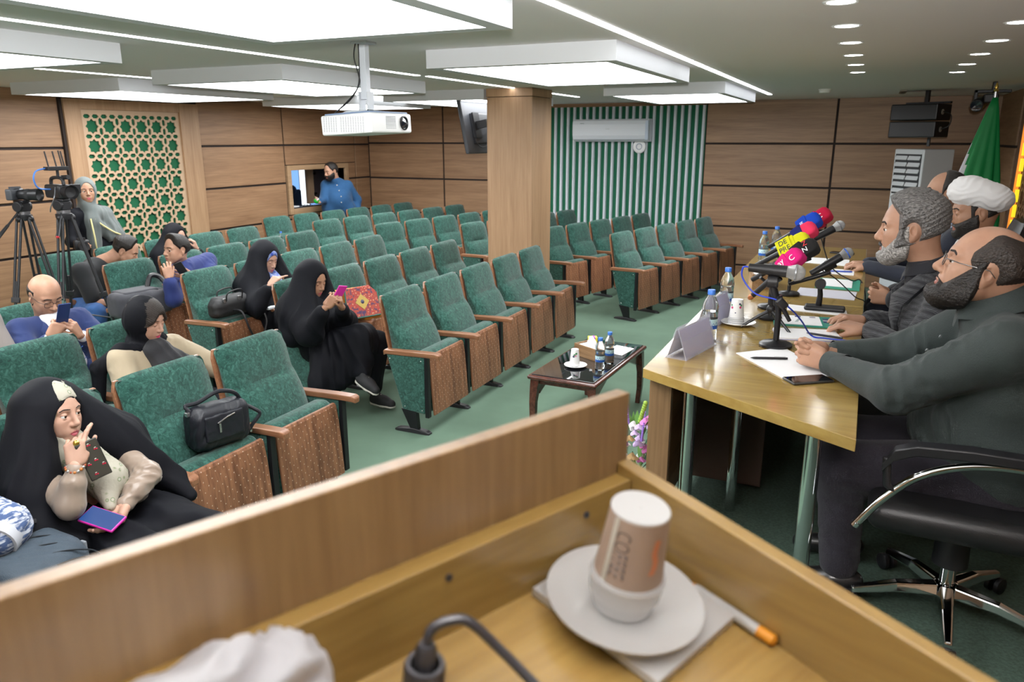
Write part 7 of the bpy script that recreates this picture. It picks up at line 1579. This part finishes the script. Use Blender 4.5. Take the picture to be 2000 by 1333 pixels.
b = MB(); b.ball((0, 0, 0), .045); b.build('shell', mat('ball_green', (.01, .42, .04), .3), gb); b = MB(); b.ball((.024, -.012, .022), .026); b.build('white_spot', WHITE, gb)
# ------------------------------------------------------------------ tripods, cameras and bags in the hall
CARB = mat('tripod_black', (.022, .023, .026), .38, .2); RAIL = mat('tripod_grey', (.20, .205, .22), .3, .6)
def tripod(apex, feet, pan, label, double=False):
    t = thing('camera_tripod', label, 'tripod', (apex[0], apex[1], 0)); w = sub((apex[0], apex[1], 0)); A = w(*apex)
    MB().lathe([(.055, apex[2]-.03), (.062, apex[2]-.01), (.062, apex[2]+.015), (.048, apex[2]+.02)], 24).build('crown', CARB, t)
    MB().lathe([(.050, apex[2]+.02), (.050, apex[2]+.045)], 24).build('bowl_ring', RAIL, t)
    for f in feet:
        f = np.array(w(*f)); d = np.array([f[0], f[1], 0]); d /= np.linalg.norm(d); a = np.array(A)+d*.055-np.array([0, 0, .015]); s = np.array([-d[1], d[0], 0])
        lg = MB(); m = L(a, f, .48); m2 = L(a, f, .74); lg.tube([a+s*.022, np.array(m)+s*.018], .0105, 10); lg.tube([a-s*.022, np.array(m)-s*.018], .0105, 10); lg.tube([L(a, f, .36), m2], .0115, 10); lg.tube([L(a, f, .66), f+np.array([0, 0, .02])], .0095, 10)
        lo = lg.build('leg', CARB, t)
        for q in (.47, .73):
            ck = MB(); c = np.array(L(a, f, q)); ck.M = axis_M(tuple(c), tuple(f-a)); ck.rings([[(x*.030, y*.020, z) for x, y in ((-1, -1), (1, -1), (1, 1), (-1, 1))] for z in (-.022, .022)]); ck.build('lock', BLACK, lo, bev=.004)
        ck = MB(); ck.ball(tuple(a), (.026, .026, .026), 12, 8); ck.build('hinge', BLACK, lo)
        b = MB(); b.ball(tuple(f+np.array([0, 0, .018])), (.022, .022, .018), 10, 6); b.build('rubber_foot', RUB, lo)
        MB().tube([np.array([0, 0, apex[2]*.42]), np.array(L(a, f, .62))], .006, 8).build('spreader', CARB, t)
    b = MB(); b.box((-.05, -.04, apex[2]+.045), (.05, .04, apex[2]+.115)); b.M = axis_M((0, 0, apex[2]+.085), (.3, -1, 0)); b.lathe([(.042, -.065), (.042, .065)], 20); b.M = Matrix(); b.box((-.06, -.035, apex[2]+.115), (.06, .035, apex[2]+.135)); b.build('fluid_head', CARB, t, bev=.006)
    p0, p1 = np.array([0, 0, apex[2]+.08]), np.array(w(*pan)); ph = MB(); ph.tube([p0, L(p0, p1, .62)], .008, 10); ph.tube([L(p0, p1, .6), p1], [.012, .0155], 12); ph.build('pan_handle', CARB, t)
    b = MB(); b.ball(tuple(L(p0, p1, 1.0)), (.014, .014, .014), 8, 6); b.build('handle_cap', mat('tripod_red', (.5, .03, .04), .5), t); return t
tripod((-6.3, 4.05, 1.38), [(-6.2, 3.65, 0), (-6.6, 4.3, 0), (-5.97, 4.16, 0)], (-6.22, 3.76, 1.24), 'black video tripod nearest the left edge, carrying the smaller camera')
tripod((-5.9, 4.12, 1.40), [(-5.75, 3.77, 0), (-6.22, 4.25, 0), (-5.64, 4.38, 0)], (-5.80, 3.97, 1.25), 'black video tripod before the standing woman, carrying the big video camera')
def cam_axes(loc, fwd): f = V(fwd).normalized(); return axis_M(loc, (0, 0, 1), f)     # x = lens direction
c = thing('still_camera', 'dark grey mirrorless camera with big lens on the left tripod', 'camera'); c.matrix_world = cam_axes((-6.3, 4.05, 1.518), (.9, .32, 0))
b = MB(); b.M = Matrix.Translation((-.04, -.01, .045)); b.rings(rbox(.06, .15, .09, .012)); b.box((-.02, -.035, .045), (.035, .035, .062)); b.build('camera_body', mat('camera_grey', (.06, .065, .075), .4), c)
b = MB(); b.M = axis_M((-.015, .0, .042), (1, 0, 0)); b.lathe([(.038, 0), (.040, .03), (.045, .06), (.046, .12), (.050, .16), (.050, .185)], 28, cap=False); b.lathe([(.048, .184), (.040, .168), (.0005, .16)], 28, cap=False); b.build('lens', CARB, c)
b = MB(); b.M = axis_M((-.015, .0, .042), (1, 0, 0)); b.lathe([(.0462, .075), (.0475, .08), (.0475, .10), (.0462, .105)], 28, cap=False); b.build('zoom_ring', RUB, c)
v = thing('video_camera', 'big black professional video camera with antenna transmitter on top', 'camera'); v.matrix_world = cam_axes((-5.9, 4.12, 1.537), (.92, -.15, 0))
b = MB(); b.M = Matrix.Translation((-.04, 0, .055)); b.rings(rbox(.24, .10, .11, .02)); b.build('camera_body', CARB, v)
b = MB(); b.M = axis_M((.06, 0, .055), (1, 0, 0)); b.lathe([(.044, 0), (.046, .05), (.052, .07), (.054, .12)], 26, cap=False); b.lathe([(.052, .119), (.04, .10), (.0005, .095)], 26, cap=False); b.build('lens', BLACK, v)
b = MB(); b.tube(smoothpath([(-.13, 0, .11), (-.11, 0, .155), (0, 0, .165), (.06, 0, .15), (.07, 0, .11)]), .014, 10); b.tube([(.02, .02, .165), (.10, .03, .17)], .018, 10); b.build('top_handle', CARB, v)
b = MB(); b.box((-.06, .05, .03), (-.045, .19, .105)); b.build('side_monitor', BLACK, v, smooth=False, bev=.006)
b = MB(); b.box((-.03, -.09, .222), (.05, .07, .252)); b.tube([(0, 0, .16), (0, 0, .225)], .012, 8); b.build('transmitter', CARB, v, smooth=False, bev=.004)
for y, h_ in ((-.06, .13), (.0, .13), (.045, .135), (.062, .13)): MB().tube([(0, y, .24), (-.01, y-.012, .24+h_)], .006, 8).build('antenna', BLACK, v)
MB().tube(smoothpath([(.0, -.09, .238), (.02, -.17, .22), (.03, -.20, .16), (.0, -.16, .09), (-.03, -.06, .075)]), .006, 8).build('blue_cable', mat('cable_sky', (.08, .25, .75), .4), v)
MB().tube(smoothpath([(.03, -.05, .09), (.08, -.09, .02), (.04, -.11, -.06), (.0, -.10, -.10)]), .005, 8).build('grey_cable', RAIL, v)
b = MB(); b.ball((.06, .048, .012), (.006, .006, .006), 8, 6); b.build('tally_lamp', emis('tally_red', (1, .05, .03), 1.5), v)
k = thing('still_camera', 'black camera with long lens held low by the standing woman in the grey shawl', 'camera'); k.matrix_world = cam_axes((-7.02, 5.04, .985), (.75, -.40, -.55))
b = MB(); b.rings(rbox(.07, .14, .10, .02)); b.box((-.02, -.035, .045), (.03, .035, .07)); b.build('camera_body', BLACK, k)
b = MB(); b.M = axis_M((.02, 0, 0), (1, 0, 0)); b.lathe([(.038, 0), (.042, .05), (.044, .13), (.046, .15), (.0005, .145)], 24, cap=False); b.build('lens', CARB, k)
# camera backpack on the folded chair
g = thing('camera_backpack', 'dark grey camera backpack lying on the folded seat behind the woman in beige', 'backpack', (-5.52, 4.42, .68), R(-8))
BG = cloth('bag_grey', (.035, .036, .045), .7)
blob('bag_body', [('b', (0, -.06, -.02), (.11, .19, .105), .06), ('b', (.01, .12, -.03), (.115, .12, .10), .045), ('b', (.02, -.16, -.06), (.09, .07, .05), .04)], BG, g, .009, .03, wrinkle(.003, 22, 3), 2)
blob('lid', [('b', (-.02, -.02, .075), (.10, .16, .018), .018)], BG, g, .008, .02)
MB().tube(smoothpath([(.11, -.16, .02), (.14, -.12, .055), (.145, -.07, .05), (.115, -.04, .01)]), .014, 8).build('side_loop', mat('strap_grey', (.10, .10, .10), .7), g)
MB().tube(smoothpath([(-.04, .10, .07), (-.07, .16, .17), (-.05, .24, .15), (.02, .27, .04)]), .022, 8).build('shoulder_strap', BLACK, g)
for y in (-.17, -.10, .02): MB().tube(smoothpath([(.10, y, -.08), (.13, y+.01, -.15), (.125, y, -.24)]), .010, 6).build('hanging_strap', BLACK, g)
b = MB(); b.box((.105, -.04, .035), (.118, .0, .05)); b.build('tag', mat('tag_rust', (.35, .12, .06), .6), g, smooth=False)
# black handbag with a hanging strap
hb = thing('handbag', 'black leather handbag with long strap hanging over the folded seat', 'handbag', (-4.64, 4.55, .675), R(-5))
LB = mat('bag_leather', (.012, .012, .013), .5, bump=.25, bscale=220)
blob('bag_body', [('b', (0, 0, 0), (.065, .19, .075), .05), ('b', (-.01, .0, .05), (.045, .15, .045), .03)], LB, hb, .008, .03, wrinkle(.004, 30, 2), 2)
for s in (-1, 1): MB().tube(smoothpath([(.05*s+.01, -.08, .06), (.06*s+.02, -.07, .13), (.06*s+.02, .06, .14), (.05*s+.01, .08, .06)]), .006, 8).build('handle', LB, hb)
b = MB()
for y in (-.09, .06): b.box((.045, y-.014, .05), (.062, y+.014, .085))
b.build('buckle', mat('buckle_steel', (.3, .3, .3), .3, .8), hb, smooth=False, bev=.003)
for pts in ([(.05, .16, .06), (.13, .19, .0), (.19, .20, -.14), (.18, .15, -.26), (.17, .09, -.28)], [(.06, -.02, -.02), (.15, -.01, -.03), (.195, .01, -.16), (.19, .06, -.26), (.17, .10, -.285)]):
    MB().tube(smoothpath(pts), .0085, 6).build('shoulder_strap', BLACK, hb)
tagm = MB(); tagm.box((-.03, -.055, 0), (.03, .055, .022)); tag(tagm.build('power_bank', mat('power_white', (.66, .7, .74), .35), smooth=False, bev=.005), 'small white power bank lying on the armrest beside the woman with crossed legs', 'power bank').location = (-4.52, 4.885, .597)
# orange embroidered cushion bag
em = thing('embroidered_bag', 'orange cloth bag with red embroidered flap on the seat beside the woman with crossed legs', 'bag', (-3.62, 4.86, .66), R(-20))
OG = cloth('cloth_orange', (.46, .17, .015), .85, (.56, .23, .03, 1), 7)
blob('bag_body', [('b', (-.02, 0, .07), (.06, .19, .12), .05, rot_of((.9, 0, .35))), ('b', (.03, .14, -.04), (.07, .12, .025), .02)], OG, em, .008, .03, wrinkle(.006, 24, 5), 2)
EMB = mat('embroidery', (.40, .05, .07), .85, bump=.3, bscale=160)
nt = EMB.node_tree; bs = nt.nodes['Principled BSDF']; tc = [n for n in nt.nodes if n.type == 'TEX_COORD'][0]
vo = nt.nodes.new('ShaderNodeTexVoronoi'); vo.inputs['Scale'].default_value = 46; nt.links.new(tc.outputs['Object'], vo.inputs['Vector']); rp = nt.nodes.new('ShaderNodeValToRGB'); e_ = rp.color_ramp.elements
e_[0].color = (.62, .50, .25, 1); e_[0].position = .12; e_[1].color = (.40, .03, .06, 1); e_[1].position = .3; x_ = e_.new(.55); x_.color = (.45, .10, .05, 1); y_ = e_.new(.8); y_.color = (.08, .05, .12, 1)
nt.links.new(vo.outputs['Distance'], rp.inputs[0]); nt.links.new(rp.outputs[0], bs.inputs['Base Color'])
FM = axis_M((.062, .02, .085), (.93, 0, .36), (0, 1, 0))
fp = MB(); fp.M = FM; fp.rings([[(-.17, -.12, z), (.15, -.125, z), (.16, .06, z), (.10, .125, z), (-.13, .12, z)] for z in (0, .014)]); fp.build('flap', EMB, em, bev=.005)
fp = MB(); fp.M = FM; fp.rings([[(-.065, 0, z), (0, -.065, z), (.065, 0, z), (0, .065, z)] for z in (.0142, .017)]); fp.build('diamond', mat('emb_gold', (.50, .36, .10), .8), em)
fp = MB(); fp.M = FM; fp.lathe([(.017, .0172), (.012, .021), (.0005, .022)], 12); fp.build('mirror_disc', mat('emb_dark', (.05, .05, .10), .3), em)
fp = MB(); fp.M = FM
for a, b_ in (((-.17, -.12), (.15, -.125)), ((.15, -.125), (.16, .06)), ((-.17, -.12), (-.13, .12))): fp.tube([(a[0], a[1], .014), (b_[0], b_[1], .014)], .006, 6)
fp.build('edging', mat('emb_edge', (.05, .16, .12), .8), em)
# black nylon bag
nbg = thing('nylon_bag', 'black nylon bag with zip pocket standing on the folded front-row seat', 'handbag', (-2.70, 2.50, .685), R(-12)); nbg.scale = (.9, .84, .98)
NY = cloth('nylon_black', (.010, .011, .016), .42, None, 6, .15, 300, 0)
blob('bag_body', [('b', (0, 0, 0), (.075, .175, .105), .05), ('b', (.0, -.06, .06), (.05, .10, .05), .04)], NY, nbg, .007, .03, wrinkle(.006, 26, 7), 2)
blob('front_pocket', [('b', (.078, -.01, .01), (.012, .12, .065), .012)], NY, nbg, .006, .02, wrinkle(.003, 30, 4))
MB().tube([(.094, -.06, .035), (.096, .0, .055), (.093, .05, .062)], .0035, 6).build('zip', mat('zip_silver', (.55, .55, .55), .25, .9), nbg)
b = MB(); b.box((.096, -.056, -.012), (.101, -.044, .034)); b.build('zip_pull', mat('zip_silver', (.55, .55, .55), .25, .9), nbg, smooth=False, bev=.002)
MB().tube(smoothpath([(0, -.15, .09), (-.02, -.17, .125), (-.01, -.10, .13), (.0, .02, .16), (.01, .12, .13), (.0, .17, .05)]), .011, 8).build('handle', NY, nbg)
MB().tube(smoothpath([(.0, .17, .06), (.03, .215, .03), (.05, .24, .0), (.03, .20, -.05), (.02, .18, -.08)]), .010, 8).build('strap', NY, nbg)
b = MB(); b.box((-.012, -.185, .08), (.012, -.165, .10)); b.box((.01, .18, -.09), (.03, .195, -.06)); b.build('strap_ring', mat('zip_silver', (.55, .55, .55)), nbg, smooth=False, bev=.002)
# cup and bottle left on far seats
bottle(-7.05, 7.93, .597, 'small blue-capped bottle standing on a seat arm in the last row', s=1.0)
tc_ = thing('paper_cup', 'white paper cup on a seat arm far left in the last rows', 'cup', (-7.2, 7.945, .597)); MB().lathe([(.026, 0), (.036, .09), (.034, .09), (.025, .004)], 20).build('cup_wall', CERAM, tc_)
# white cloth bundle on the lectern
def cl_wr(v): return .010*np.maximum(1-np.abs(nz(v, 38, 5))*2, -.3)
o = blob('white_cloth', [('e', (.445, .050, .050), (.050, .038, .036)), ('e', (.50, .052, .045), (.070, .045, .036)), ('e', (.58, .065, .03), (.08, .05, .035)), ('c', (.415, .045, .052), (.47, .055, .068), .020, .022)], mat('cloth_white', (.74, .74, .78), .85), None, .006, .03, cl_wr, 2)
o.matrix_world = LMAT; tag(o, 'blurred white cloth bundle at the bottom edge on the lectern', 'cloth')
